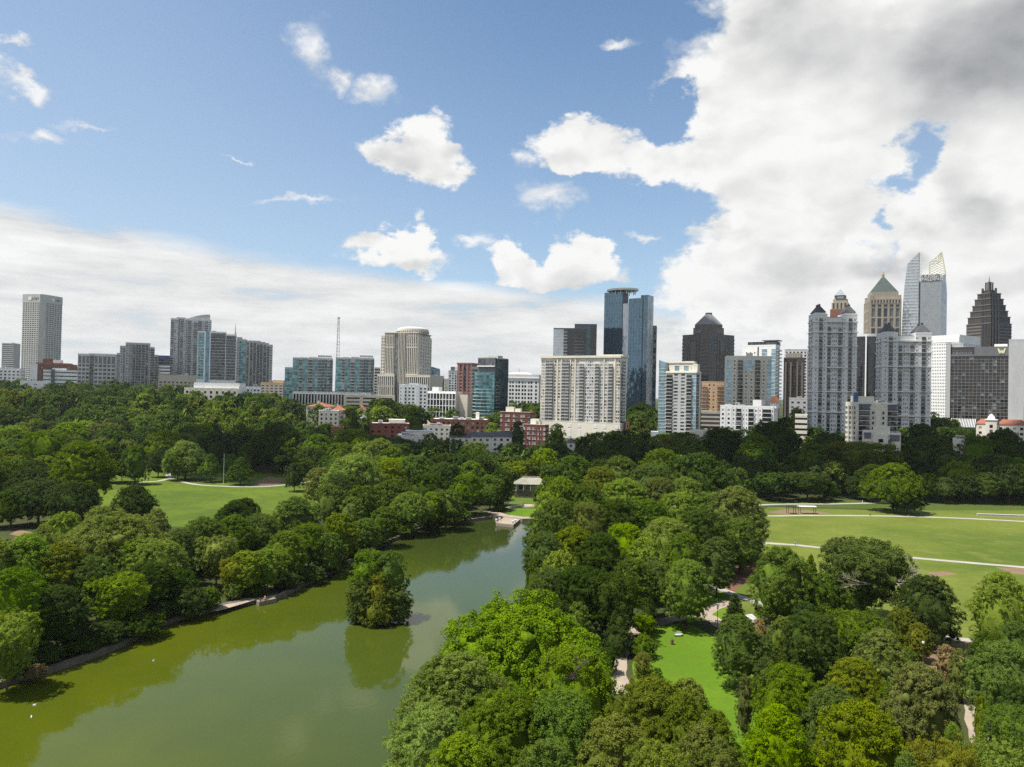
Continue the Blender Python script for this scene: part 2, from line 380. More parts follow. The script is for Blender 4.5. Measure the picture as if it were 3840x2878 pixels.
# retaining edge round the water, one closed kerb
def ribbon(name, pts, width, z, m, h=0.0, kind='structure', closed=False):
    """path or kerb along a polyline of world points"""
    # smooth the line
    P_ = [Vector((p[0], p[1], 0)) for p in pts]
    out = []
    n = len(P_)
    rng = range(n if closed else n-1)
    for i in rng:
        p0 = P_[(i-1) % n] if (closed or i > 0) else P_[0]; p1 = P_[i]; p2 = P_[(i+1) % n]; p3 = P_[(i+2) % n] if (closed or i+2 < n) else P_[-1]
        for k in range(6):
            u = k/6
            out.append(.5*((2*p1)+(-p0+p2)*u+(2*p0-5*p1+4*p2-p3)*u*u+(-p0+3*p1-3*p2+p3)*u**3))
    if not closed: out.append(P_[-1])
    L_, R_ = [], []
    for i, p in enumerate(out):
        a = out[i-1] if (i > 0 or closed) else out[i]; b = out[(i+1) % len(out)] if (i < len(out)-1 or closed) else out[i]
        d = (b-a).normalized(); nrm = Vector((-d.y, d.x, 0))
        w_ = width*(1+.08*math.sin(i*1.7))
        L_.append(p+nrm*w_/2); R_.append(p-nrm*w_/2)
    v = []; f = []
    for a, b in zip(L_, R_):
        v += [(a.x, a.y, ground(a.x, a.y)+z), (b.x, b.y, ground(b.x, b.y)+z), (a.x, a.y, ground(a.x, a.y)+z-h), (b.x, b.y, ground(b.x, b.y)+z-h)]
    m_ = len(out)
    for i in range(m_ if closed else m_-1):
        j = (i+1) % m_
        f.append((4*i, 4*i+1, 4*j+1, 4*j))
        if h: f.append((4*i+2, 4*i, 4*j, 4*j+2)); f.append((4*i+1, 4*i+3, 4*j+3, 4*j+1))
    me = bpy.data.meshes.new(name); me.from_pydata(v, [], f); me.materials.append(m); me.update()
    o = link(name, me); o['kind'] = kind
    return o
ribbon('lake_edge', LAKE, 1.1, .12, M_DARKCONC, 2.2, closed=True)
G = lambda *ps: [gp(*p) for p in ps]
# lawns
sheet('lawn', G((1560, 1340), (1600, 1240), (1640, 1180), (1600, 1120), (1660, 1096), (1900, 1103), (2300, 1103), (2500, 1110), (2600, 1500), (2090, 1385), (2000, 1402), (1900, 1385), (1780, 1345), (1680, 1318)), .02, M_LAWN_R)
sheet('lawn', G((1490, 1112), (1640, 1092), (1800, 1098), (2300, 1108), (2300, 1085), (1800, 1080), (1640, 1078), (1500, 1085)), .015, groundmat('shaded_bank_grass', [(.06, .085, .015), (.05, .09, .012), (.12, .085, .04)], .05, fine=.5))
sheet('lawn', G((1385, 1350), (1440, 1345), (1500, 1352), (1545, 1378), (1590, 1420), (1640, 1470), (1660, 1500), (1640, 1600), (1600, 1660), (1500, 1640), (1380, 1520), (1365, 1440)), .02, M_LAWN_N)
sheet('lawn', G((1500, 1300), (1560, 1275), (1640, 1300), (1650, 1340), (1560, 1345), (1520, 1335)), .018, M_LAWN_N)
sheet('lawn', G((40, 1090), (150, 1030), (300, 1006), (430, 1012), (560, 1016), (760, 1025), (900, 1060), (700, 1120), (420, 1140), (180, 1130)), .02, M_LAWN_L)
sheet('lawn', G((1085, 1104), (1120, 1099), (1180, 1099), (1180, 1119), (1110, 1117)), .03, M_LAWN_N)
sheet('lawn', G((1100, 1063), (1160, 1066), (1165, 1092), (1100, 1090)), .025, groundmat('slope_grass', [(.07, .12, .015), (.09, .13, .02), (.11, .10, .04)], .2, fine=.5))
# bare earth
sheet('dirt', G((1560, 1265), (1590, 1225), (1625, 1200), (1650, 1190), (1650, 1215), (1610, 1260), (1575, 1285)), .028, M_MULCH)
sheet('dirt', G((1655, 1107), (1700, 1101), (1760, 1104), (1800, 1110), (1700, 1112)), .03, M_DIRT)
sheet('dirt', G((540, 1050), (580, 1030), (620, 1035), (600, 1048)), .028, M_DIRT)
sheet('dirt', G((2060, 1390), (2125, 1385), (2135, 1480), (2080, 1470), (1960, 1440), (1960, 1400)), .028, M_DIRT)
sheet('dirt', G((2000, 1237), (2040, 1235), (2070, 1241), (2020, 1246)), .03, M_DIRT)
sheet('dirt', G((2150, 1226), (2240, 1228), (2290, 1246), (2190, 1240)), .03, M_DIRT)
sheet('dirt', G((455, 1322), (490, 1302), (535, 1292), (560, 1294), (480, 1318)), .03, M_PATHN)
sheet('dirt', G((20, 1155), (40, 1145), (70, 1150), (60, 1162)), .03, M_DIRT)
# paths
ribbon('path', G((1600, 1112), (1660, 1115), (1750, 1114), (1900, 1115), (2050, 1119), (2212, 1127), (2400, 1138)), 3.0, .04, M_PATH)
ribbon('path', G((1600, 1166), (1650, 1173), (1730, 1179), (1850, 1193), (2000, 1208), (2212, 1226), (2400, 1240)), 3.0, .04, M_PATH)
ribbon('path', G((1600, 1094), (1680, 1090), (1800, 1089), (1900, 1087), (2050, 1085), (2250, 1087), (2400, 1090)), 3.2, .045, M_PATH)
ribbon('path', G((1530, 1262), (1560, 1274), (1600, 1290), (1660, 1310), (1740, 1330), (1860, 1362), (1980, 1374), (2060, 1380), (2140, 1388), (2300, 1396)), 2.8, .04, M_PATH)
ribbon('path', G((1350, 1500), (1332, 1460), (1338, 1410), (1352, 1372), (1400, 1352), (1465, 1335), (1520, 1330), (1560, 1352), (1600, 1385), (1650, 1440), (1690, 1500), (1720, 1560)), 3.6, .05, M_PATHN)
ribbon('path', G((1520, 1330), (1540, 1315), (1580, 1300)), 3.2, .055, M_PATHN)
ribbon('path', G((2085, 1440), (2105, 1500), (2112, 1560), (2130, 1620)), 3.4, .05, M_PATHN)
ribbon('path', G((300, 1042), (340, 1040), (370, 1035), (410, 1045), (460, 1050), (560, 1052), (640, 1045), (700, 1036), (760, 1030)), 3.0, .05, M_PATH)
ribbon('path', G((370, 1035), (364, 1027), (378, 1021), (400, 1018)), 3.0, .055, M_PATH)
ribbon('path', G((60, 1016), (160, 1007), (215, 999)), 4.0, .05, M_PATH)
ribbon('path', G((538, 1001), (560, 998), (590, 997)), 3.0, .05, M_PATH)
ribbon('path', G((360, 1262), (410, 1240), (440, 1220), (520, 1200), (620, 1150)), 4.0, .05, M_PATH)
ribbon('path', G((40, 1380), (120, 1340), (200, 1302), (260, 1285)), 3.4, .05, M_PATH)
ribbon('road', G((120, 1004), (200, 994), (300, 984), (390, 976)), 7, .06, M_ROAD)
ribbon('path', G((1050, 1106), (1075, 1101), (1110, 1096), (1190, 1095)), 3.4, .05, M_PATHN)
# terrain beyond the town: low blue hills on the horizon
mb = MB(); M_HILL = groundmat('far_wooded_hills', [(.04, .07, .03), (.05, .08, .035), (.03, .05, .03)], .002, fine=.02)
rr = random.Random(5); hv = []; hf = []
n = 90
for i in range(n+1):
    x = -9000+18000*i/n
    hz = 44+16*math.sin(i*.35)+9*math.sin(i*.93+1)+rr.uniform(-3, 3)
    hv += [(x, 6500, 20), (x, 7300, hz), (x, 9500, 20)]
for i in range(n):
    for k in (0, 1): hf.append((3*i+k, 3*i+3+k, 3*i+4+k, 3*i+1+k))
me = bpy.data.meshes.new('hills'); me.from_pydata(hv, [], hf); me.materials.append(M_HILL)
me.polygons.foreach_set('use_smooth', [True]*len(hf)); tag(link('hills', me), kind='structure')
# ---------------------------------------------------------------- trees
LEAF = {n: leafmat('leaf_'+n, c, tr) for n, c, tr in [
    ('dark', (.044, .078, .009), .26), ('mid', (.082, .138, .012), .28), ('bright', (.130, .210, .012), .32), ('lime', (.16, .235, .014), .34),
    ('olive', (.118, .155, .013), .3), ('yellow', (.18, .20, .018), .4), ('pale', (.14, .175, .027), .35), ('teal', (.052, .088, .012), .3), ('brown', (.24, .18, .07), .3)]}
M_BARK = pmat('bark', (.085, .065, .048), .95, var=.4, vscale=1.5)
M_DEAD = pmat('dead_wood', (.25, .22, .18), .9, var=.2, vscale=1)
COLW = {'dark': 'dark green', 'mid': 'mid green', 'bright': 'bright green', 'lime': 'light yellow-green', 'olive': 'olive green', 'yellow': 'yellowish', 'pale': 'pale green', 'teal': 'bluish dark green', 'brown': 'dry brownish'}

def ico(sub=2):
    import bmesh
    bm = bmesh.new(); bmesh.ops.create_icosphere(bm, subdivisions=sub, radius=1)
    v = np.array([p.co[:] for p in bm.verts]); f = np.array([[q.index for q in p.verts] for p in bm.faces]); bm.free()
    return v, f
ICV, ICF = ico(2)
def crown(seed, shape, nlobe, nclump, nleaf, leaf, tuft=.08, asp=2.0):
    """unit crown: radius about 1 in x/y, z from 0 (bottom) to 1 (top). Foliage sprays in clumps on overlapping limbs."""
    rg = np.random.default_rng(seed)
    def env(z):      # radius of the envelope at height z in 0..1
        z = np.clip(z, 0, 1)
        if shape == 'round': return np.sqrt(np.clip(1-(2*z-.9)**2/1.25, .02, 1))
        if shape == 'dome': return np.clip(1-z**2.6, .0, 1)**.62*(.72+.28*np.clip(z*4, 0, 1))
        if shape == 'oval': return np.clip(1-np.abs(2*z-.75)**2.1/1.9, .02, 1)**.8
        if shape == 'cone': return np.clip((1-z)*1.25, .05, 1)**.75*np.clip(.55+z*3, 0, 1)
        return np.clip(1-np.abs(2*z-1.25)**2/2.2, .03, 1)   # spreading
    C = []; RR = []; nlobe = int(nlobe*(.55+.25*asp))
    k = 0
    while len(C) < nlobe and k < nlobe*60:
        k += 1
        z = rg.uniform(.08, .93); r = env(z); a = rg.uniform(0, 2*np.pi)
        rl = rg.choice([rg.uniform(.1, .18), rg.uniform(.18, .36)])*(1.05-.3*z)
        rad = max(0, r*rg.uniform(.85, 1.12)-rl*.75) if rg.random() < .85 else r*rg.uniform(0, .6)
        p = np.array([rad*np.cos(a), rad*np.sin(a), z])
        if all(np.linalg.norm((p-q)*[1, 1, asp]) > .62*(rl+s)*.62 for q, s in zip(C, RR)):
            C.append(p); RR.append(rl)
    C = np.array(C); RR = np.array(RR)
    # clumps on lobes (z squeezed: the unit crown is later stretched to its height)
    d = rg.normal(size=(nclump*3, 3)); d[:, 2] = np.where(d[:, 2] < -.3, -d[:, 2]*.6, d[:, 2]); d /= np.linalg.norm(d, axis=1)[:, None]
    li = rg.choice(len(C), len(d), p=RR**2/np.sum(RR**2))
    sc_ = np.array([1, 1, .92/asp])
    cp = C[li]+d*RR[li][:, None]*sc_*rg.uniform(.85, 1.1, len(d))[:, None]
    # and on the outer surface of the crown as a whole, gently lumpy
    ne = nclump*3; z_ = rg.uniform(0, 1, ne)**.8; a_ = rg.uniform(0, 2*np.pi, ne); e_ = env(z_)
    ph = rg.uniform(0, 6.28, 6)
    lump = 1+.07*np.sin(3*a_+ph[0]+5*z_)+.06*np.sin(5*a_+ph[1]-7*z_)+.05*np.sin(9*a_+ph[2]+11*z_)+.05*np.sin(13*z_+2*a_+ph[3])
    rr_ = e_*lump*rg.uniform(.86, 1.03, ne)
    pe = np.stack([rr_*np.cos(a_), rr_*np.sin(a_), z_], 1)
    sl_ = (env(np.clip(z_-.06, 0, 1))-env(np.clip(z_+.06, 0, 1)))/.12
    de = np.stack([np.cos(a_), np.sin(a_), sl_/asp*1.0], 1); de /= np.linalg.norm(de, axis=1)[:, None]
    kp = rg.random(ne) < np.clip(e_+.15, .1, 1)*.75
    cap_ = rg.random((ne//5, 2)); ca_ = cap_[:, 0]*6.28; cr_ = np.sqrt(cap_[:, 1])*env(np.array([.9]))[0]
    top_ = np.stack([cr_*np.cos(ca_), cr_*np.sin(ca_), 1-.1*(cr_/max(.05, env(np.array([.9]))[0]))**2-rg.uniform(0, .06, len(cr_))], 1)
    cp = np.concatenate([cp, pe[kp], top_]); d = np.concatenate([d, de[kp], np.tile([0, 0, 1.], (len(top_), 1))])
    order = rg.permutation(len(cp)); cp = cp[order]; d = d[order]
    keep = np.ones(len(cp), bool)
    for q, s in zip(C, RR):
        keep &= (np.linalg.norm((cp-q)/sc_, axis=1) > s*.72)
    keep &= cp[:, 2] > 0.0
    cp = cp[keep][:nclump]; cd = d[keep][:nclump]
    n = len(cp)
    per = max(3, nleaf//n)
    # tufts: leaves on small caps that bulge outward and up, edges frayed
    axd = cd*.75+np.array([0, 0, .55])+rg.normal(size=cd.shape)*.18; axd /= np.linalg.norm(axd, axis=1)[:, None]
    rc = rg.uniform(.6, 1.25, n)*tuft
    dv = rg.normal(size=(n, per, 3))*.62+axd[:, None, :]*.85; dv /= np.linalg.norm(dv, axis=2)[..., None]
    rad_ = rc[:, None, None]*np.clip(rg.normal(.95, .22, size=(n, per, 1)), .3, 1.7)
    L = dv*rad_*np.array([1.0, 1.0, .85/asp])
    pos = cp[:, None, :]+L
    nrm = dv*.9+np.array([0, 0, .25])+rg.normal(size=(n, per, 3))*.42
    pos = pos.reshape(-1, 3); nrm = nrm.reshape(-1, 3); nrm /= np.linalg.norm(nrm, axis=1)[:, None]
    m = len(pos)
    nrm[:, 2] *= 1
    t1 = np.cross(nrm, rg.normal(size=(m, 3))); t1 /= np.linalg.norm(t1, axis=1)[:, None]
    t2 = np.cross(nrm, t1)
    sz = leaf*rg.uniform(.6, 1.35, m)[:, None]
    zz_ = np.array([1, 1, 1/asp]); t1 = t1*zz_; t2 = t2*zz_
    q = np.stack([pos-t1*sz, pos+t2*sz*.6, pos+t1*sz, pos-t2*sz*.6], 1).reshape(-1, 3)
    f = np.arange(m*4)
    # dense inner foliage behind the sprays, lumpy and broken
    iv = []; fi = []; base = len(q)
    tri = []
    for c_, s in zip(C, RR):
        vv = ICV*(s*.5*(1+rg.normal(size=(len(ICV), 1))*.2))*sc_+c_
        tri.append(ICF+base+len(iv)*len(ICV)); iv.append(vv)
    core = ICV.copy(); cz = (core[:, 2]+1)/2*.84+.04; hr = np.hypot(core[:, 0], core[:, 1]); hr = np.where(hr < 1e-3, 1, hr)
    er = env(cz)*.74*np.clip(np.sqrt(1-np.clip(np.abs(core[:, 2]), 0, .99)**2)*1.5, 0, 1)
    core = np.stack([core[:, 0]/hr*er, core[:, 1]/hr*er, cz], 1)*(1+rg.normal(size=(len(ICV), 1))*.09*np.array([1, 1, .3]))
    tri.append(ICF+base+len(iv)*len(ICV)); iv.append(core)
    tri = np.concatenate(tri); tri4 = np.concatenate([tri, tri[:, :1]], 1)   # degenerate-free: split below
    return q, f, np.concatenate(iv), tri
def crown_mesh(name, *a):
    q, f, iv, tri = crown(*a)
    me = bpy.data.meshes.new(name)
    V = np.concatenate([q, iv]).astype(np.float32)
    nq = len(f)//4; nt = len(tri)
    me.vertices.add(len(V)); me.vertices.foreach_set('co', V.ravel())
    me.loops.add(nq*4+nt*3); me.loops.foreach_set('vertex_index', np.concatenate([f, tri.ravel()]).astype(np.int32))
    me.polygons.add(nq+nt)
    me.polygons.foreach_set('loop_start', np.concatenate([np.arange(nq)*4, nq*4+np.arange(nt)*3]).astype(np.int32))
    me.polygons.foreach_set('loop_total', np.concatenate([np.full(nq, 4), np.full(nt, 3)]).astype(np.int32))
    me.materials.append(LEAF['mid']); me.update(calc_edges=True)
    return me
SHAPES = ['round', 'dome', 'oval', 'cone', 'spread']
CROWNS = {}
def get_crown(shape, lod, v, asp):
    k = (shape, lod, v, asp)
    if k not in CROWNS:
        a = {'huge': (80, 1900, 120000, .0125, .062), 'hi': (50, 900, 50000, .0185, .085), 'mid': (30, 380, 16000, .032, .115), 'low': (18, 150, 5000, .055, .15)}[lod]
        CROWNS[k] = crown_mesh('crown', hash_(k), shape, *a, asp)
    return CROWNS[k]
def hash_(k): return sum(ord(c)*(i+7) for i, c in enumerate(str(k))) % 99991
TRUNKS = []
def trunk_mesh(seed):
    """unit height trunk with forking limbs, thickness for a crown of radius 1"""
    r = random.Random(seed); mb = MB()
    p = Vector((0, 0, -.04)); q = Vector((r.uniform(-.02, .02), r.uniform(-.02, .02), .32))
    mb.bar(p, q, .055, M_BARK, 8, .036)
    top = Vector((r.uniform(-.06, .06), r.uniform(-.06, .06), .78))
    mb.bar(q, top, .036, M_BARK, 7, .012)
    for i in range(6):
        a = i*1.05+r.uniform(-.3, .3); z0 = r.uniform(.26, .55); s = q.lerp(top, (z0-.26)/.6)
        e = s+Vector((math.cos(a)*r.uniform(.28, .5), math.sin(a)*r.uniform(.28, .5), r.uniform(.14, .3)))
        mb.bar(s, e, .022, M_BARK, 6, .010)
        e2 = e+Vector((math.cos(a+.5)*.22, math.sin(a+.5)*.22, .1)); mb.bar(e, e2, .010, M_BARK, 5, .004)
    return mb.mesh('trunk')
for s in range(4): TRUNKS.append(trunk_mesh(s))
TREES = []     # (zone, empty, screen x, colour word, shape word) for the labels
SHW = {'round': 'rounded', 'dome': 'domed', 'oval': 'oval', 'cone': 'conical', 'spread': 'spreading'}
POS = []
rt = random.Random(77)
def tree(zone, x, y, h, r, color='mid', shape='round', px=None, low=None, bush=False, label=None):
    z0 = ground(x, y); px = px if px is not None else 2*r*1670/y
    if zone == 'island': z0 = -1.0
    lod = 'huge' if px > 230 else 'hi' if px > 85 else 'mid' if px > 38 else 'low'
    v = rt.randrange(1 if lod == 'huge' else 2)
    e = empty('bush' if bush else 'tree', (x, y, z0), rt.uniform(0, 6.28))
    low = low if low is not None else (.02 if bush else rt.uniform(.10, .2))
    c = link('crown' if not bush else 'foliage', get_crown(shape, lod, v, 1.3 if h*(1-low)/r < 1.75 else 2.2 if h*(1-low)/r < 2.8 else 3.3), e, (0, 0, h*low))
    c.scale = (r, r*rt.uniform(.9, 1.1), h*(1-low)*.97)
    c.material_slots[0].link = 'OBJECT'; c.material_slots[0].material = LEAF[color]
    t_ = link('trunk' if not bush else 'stem', TRUNKS[rt.randrange(4)], e); t_.scale = (r*.9, r*.9, h*.98)
    TREES.append([zone, e, math.atan2(x, y), color, shape, bush, label, y]); POS.append((x, y, r))
    return e
def T(zone, ox, top, wpx, D, color='mid', shape='round', low=None, bush=False, label=None, hmin=2.0, hmax=34):
    p = at(ox, top, D); z0 = ground(p.x, D) if zone != 'island' else -1
    h = min(hmax, max(hmin, p.z-z0)); r = wpx*D/1670/2
    return tree(zone, p.x, D, h, r, color, shape, wpx, low, bush, label)
# ---- near right: between the lake and the small lawn
Z = 'beside the lake in the near foreground'
T(Z, 1130, 1306, 400, 116, 'bright', 'dome', .08, label='broad bright green tree overhanging the lake, topmost of the near foreground crowns')
T(Z, 985, 1408, 280, 99, 'bright', 'dome', .05, label='bright green tree at the water edge, left end of the near foreground crowns')
T(Z, 1235, 1395, 190, 104, 'bright', 'round', .08)
T(Z, 1090, 1490, 250, 88, 'mid', 'dome', .05)
T(Z, 930, 1520, 170, 88, 'bright', 'round', .05)
T(Z, 1000, 1580, 230, 78, 'bright', 'dome', .05)
T(Z, 1220, 1500, 220, 88, 'mid', 'round', .05)
T(Z, 1180, 1595, 200, 76, 'mid', 'dome', .05)
T(Z, 1410, 1462, 250, 90, 'olive', 'dome', .05, label='olive green broad crown between the near lawn and the foreground lake trees')
T(Z, 1330, 1540, 230, 80, 'olive', 'dome', .05)
T(Z, 1520, 1560, 190, 81, 'olive', 'dome', .05)
T(Z, 1420, 1600, 200, 73, 'olive', 'round', .05)
T(Z, 1555, 1590, 150, 78, 'olive', 'dome', .05)
T(Z, 1480, 1490, 150, 86, 'olive', 'dome', .05)
T(Z, 1485, 1462, 170, 91, 'olive', 'dome', .05)
T(Z, 1545, 1528, 150, 84, 'olive', 'dome', .05)
Z = 'in the near foreground right of the small lawn'
T(Z, 1680, 1518, 165, 90, 'bright', 'dome', .05)
T(Z, 1862, 1512, 215, 88, 'olive', 'dome', .05, label='large domed tree tinged brown at its top, lower foreground right of the small lawn')
T(Z, 2040, 1588, 150, 75, 'yellow', 'spread', .05)
T(Z, 2165, 1596, 150, 76, 'lime', 'spread', .05)
T(Z, 1560, 1625, 120, 74, 'pale', 'dome', .05)
T(Z, 1960, 1618, 110, 73, 'bright', 'dome', .05)
T(Z, 1800, 1480, 145, 102, 'mid', 'dome', .05)
T(Z, 1705, 1436, 150, 110, 'mid', 'round', .06)
T(Z, 1990, 1430, 188, 103, 'pale', 'dome', .05, label='large pale silvery green dome left of the sandy path at the right')
T(Z, 1845, 1420, 140, 120, 'olive', 'dome', .06)
T(Z, 1905, 1358, 125, 131, 'pale', 'dome', .06)
T(Z, 1940, 1470, 90, 108, 'mid', 'round', .05)
T(Z, 1757, 1322, 128, 137, 'dark', 'round', .06)
T(Z, 1842, 1318, 120, 142, 'mid', 'spread', .06)
T(Z, 1693, 1330, 72, 143, 'olive', 'oval', .05)
T(Z, 1650, 1370, 60, 133, 'mid', 'round', .05)
T(Z, 1655, 1420, 60, 122, 'mid', 'round', .05)
T(Z, 1597, 1325, 104, 134, 'mid', 'oval', .10, label='lone oval tree on the near lawn with its shadow at its foot')
T(Z, 1587, 1280, 60, 158, 'dark', 'cone', .04, label='small dark conical tree behind the lone lawn tree')
T(Z, 1690, 1180, 125, 174, 'mid', 'oval', .05)
T(Z, 1752, 1196, 44, 187, 'mid', 'cone', .05)
T(Z, 1783, 1238, 85, 171, 'mid', 'round', .05)
T(Z, 1868, 1172, 185, 176, 'mid', 'spread', .22, label='large spreading tree with bare white limbs in front of the right meadow')
T(Z, 1830, 1225, 90, 173, 'mid', 'round', .1)
T(Z, 2003, 1242, 124, 160, 'dark', 'oval', .05, label='dark oval evergreen standing alone in front of the right meadow')
T(Z, 2165, 1233, 130, 152, 'lime', 'oval', .04, label='tall yellow-green tree at the right edge in front of the meadow')
T(Z, 2172, 1385, 140, 118, 'bright', 'round', .04)
T(Z, 2140, 1362, 90, 131, 'teal', 'round', .04)
T(Z, 2200, 1340, 90, 130, 'mid', 'round', .04)
T(Z, 2185, 1520, 120, 93, 'mid', 'spread', .05)
T(Z, 2205, 1470, 90, 104, 'dark', 'round', .05)
for a in [(1950, 1315, 70, 157, 'olive'), (1985, 1345, 50, 150, 'yellow'), (2045, 1392, 44, 137, 'brown'), (1912, 1335, 40, 150, 'mid'), (1640, 1335, 36, 150, 'brown'), (1740, 1300, 60, 160, 'dark'), (2075, 1400, 40, 130, 'olive'), (1390, 1410, 42, 138, 'yellow'), (1420, 1440, 30, 128, 'mid'), (1610, 1455, 40, 115, 'pale'), (1335, 1350, 60, 150, 'dark'), (1310, 1400, 50, 140, 'dark'), (1960, 1400, 45, 133, 'mid'), (2120, 1500, 30, 110, 'olive'), (2060, 1560, 50, 92, 'lime')]:
    T(Z, *a, 'round', bush=True)
T(Z, 1390, 1332, 44, 162, 'bright', 'spread', .2, label='small young tree with thin crown beside the tan path')
T(Z, 1392, 1374, 50, 149, 'mid', 'oval', .1)
# ---- strip between lake and meadow
Z = 'on the right bank of the lake'
for a in [(1190, 1225, 100, 163, 'mid', 'round'), (1258, 1222, 130, 160, 'dark', 'round'), (1320, 1238, 110, 157, 'dark', 'spread'), (1165, 1250, 60, 158, 'mid', 'round'), (1368, 1205, 100, 172, 'mid', 'oval'), (1415, 1212, 95, 174, 'mid', 'round'), (1485, 1208, 112, 168, 'bright', 'round'),
          (1178, 1150, 90, 192, 'mid', 'round'), (1240, 1135, 120, 196, 'olive', 'dome'), (1300, 1150, 115, 190, 'dark', 'round'), (1350, 1130, 100, 205, 'bright', 'round'), (1440, 1118, 125, 203, 'lime', 'round'), (1515, 1100, 125, 214, 'dark', 'round'), (1210, 1190, 80, 178, 'lime', 'round'),
          (1590, 1048, 135, 238, 'pale', 'dome'), (1600, 1120, 100, 222, 'mid', 'round'), (1545, 1062, 110, 246, 'mid', 'round'), (1470, 1062, 110, 240, 'bright', 'round'), (1400, 1078, 110, 232, 'mid', 'round'), (1330, 1078, 110, 230, 'dark', 'round'), (1270, 1085, 100, 226, 'olive', 'round'), (1205, 1075, 90, 226, 'mid', 'round'),
          (1165, 1100, 60, 212, 'mid', 'oval'), (1215, 1028, 100, 262, 'bright', 'dome'), (1270, 1045, 90, 258, 'mid', 'round'), (1295, 1008, 105, 292, 'olive', 'dome'), (1180, 1062, 60, 248, 'lime', 'round'), (1350, 1032, 110, 270, 'bright', 'dome'), (1425, 1030, 90, 274, 'olive', 'round'), (1480, 1030, 90, 280, 'bright', 'round'), (1410, 1002, 110, 305, 'mid', 'round'),
          (1510, 982, 160, 325, 'dark', 'dome'), (1340, 985, 90, 330, 'mid', 'round'), (1240, 985, 85, 345, 'mid', 'round'), (1178, 968, 62, 405, 'lime', 'round'), (1430, 968, 95, 352, 'mid', 'round'), (1590, 1010, 70, 335, 'mid', 'round'), (1480, 1150, 80, 190, 'mid', 'round'), (1395, 1160, 80, 188, 'bright', 'round'), (1550, 1160, 80, 195, 'mid', 'round')]:
    T(Z, *a)
for a in [(1160, 1285, 46, 153, 'dark'), (1200, 1295, 60, 151, 'dark'), (1250, 1300, 60, 150, 'mid'), (1153, 1205, 30, 176, 'mid'), (1155, 1170, 30, 196, 'dark'), (1158, 1130, 30, 222, 'mid'), (1340, 1300, 50, 152, 'teal'), (1400, 1290, 40, 165, 'dark')]:
    T(Z, *a, 'round', bush=True)
# ---- left bank
Z = 'along the left bank of the lake'
for a in [(35, 1222, 130, 139, 'mid', 'round'), (60, 1152, 150, 155, 'bright', 'dome'), (-20, 1160, 120, 150, 'lime', 'round'), (130, 1170, 140, 158, 'olive', 'dome'), (20, 1325, 110, 128, 'lime', 'spread'), (125, 1265, 120, 145, 'dark', 'round'), (245, 1108, 235, 184, 'lime', 'dome'), (190, 1200, 130, 160, 'mid', 'round'),
          (255, 1240, 120, 158, 'bright', 'spread'), (320, 1215, 110, 168, 'dark', 'round'), (345, 1165, 110, 176, 'lime', 'round'), (300, 1160, 120, 178, 'bright', 'dome'), (390, 1142, 110, 192, 'mid', 'dome'), (440, 1115, 110, 207, 'mid', 'dome'), (505, 1112, 110, 212, 'mid', 'dome'), (340, 1095, 60, 205, 'pale', 'oval'),
          (380, 1230, 90, 173, 'dark', 'round'), (470, 1158, 85, 192, 'lime', 'spread'), (535, 1190, 85, 188, 'lime', 'round'), (505, 1205, 60, 186, 'yellow', 'spread'), (580, 1185, 70, 192, 'bright', 'round'), (618, 1146, 90, 202, 'bright', 'oval'), (668, 1130, 90, 212, 'mid', 'round'), (565, 1110, 95, 222, 'mid', 'round'), (640, 1072, 115, 237, 'mid', 'dome'),
          (520, 1080, 110, 250, 'dark', 'dome'), (735, 1108, 75, 224, 'olive', 'round'), (710, 1150, 70, 212, 'mid', 'round'), (790, 1120, 66, 236, 'mid', 'round'), (832, 1095, 70, 254, 'mid', 'round'), (760, 1073, 60, 258, 'bright', 'round'), (717, 1046, 70, 268, 'mid', 'round'), (785, 1048, 80, 272, 'mid', 'round'), (887, 1066, 88, 276, 'bright', 'round'), (935, 1062, 50, 284, 'lime', 'round'),
          (965, 1060, 76, 288, 'mid', 'round'), (1010, 1024, 80, 318, 'mid', 'round'), (1060, 1026, 60, 332, 'mid', 'round'), (925, 1022, 85, 312, 'dark', 'round'), (1082, 1015, 55, 345, 'dark', 'round'), (1128, 998, 70, 405, 'olive', 'spread'), (1188, 1030, 52, 322, 'mid', 'round'), (1168, 1048, 34, 345, 'mid', 'round'),
          (765, 985, 135, 318, 'bright', 'dome'), (840, 995, 70, 330, 'olive', 'round'), (900, 983, 80, 345, 'mid', 'round'), (955, 980, 62, 358, 'dark', 'round'), (690, 1010, 60, 330, 'pale', 'round'), (850, 1035, 70, 300, 'mid', 'round')]:
    T(Z, *a)
for a in [(410, 1272, 80, 171, 'teal'), (300, 1325, 90, 157, 'dark'), (230, 1345, 80, 151, 'dark'), (170, 1375, 80, 146, 'dark'), (100, 1395, 70, 140, 'dark'), (40, 1420, 70, 134, 'dark'), (340, 1300, 60, 166, 'dark'), (450, 1270, 50, 176, 'mid'), (550, 1260, 50, 188, 'dark'), (620, 1240, 60, 196, 'dark'), (670, 1225, 60, 204, 'teal'), (720, 1200, 60, 216, 'dark'), (770, 1170, 60, 234, 'dark'), (820, 1150, 60, 252, 'dark'), (870, 1130, 60, 272, 'mid'), (930, 1112, 60, 288, 'dark'), (985, 1100, 60, 302, 'mid'), (80, 1440, 40, 133, 'brown'), (505, 1250, 40, 184, 'lime'), (1080, 1085, 30, 330, 'dark')]:
    T(Z, *a, 'round', bush=True)
Z = 'island'
T(Z, 772, 1296, 46, 171, 'mid', 'round', bush=True, label='low green bush at the left foot of the island tree clump', low=0)
T(Z, 818, 1292, 76, 170, 'olive', 'round', bush=True, label='low olive bush at the front foot of the island tree clump', low=0)
T(Z, 864, 1296, 46, 172, 'mid', 'round', bush=True, label='low green bush at the right foot of the island tree clump', low=0)
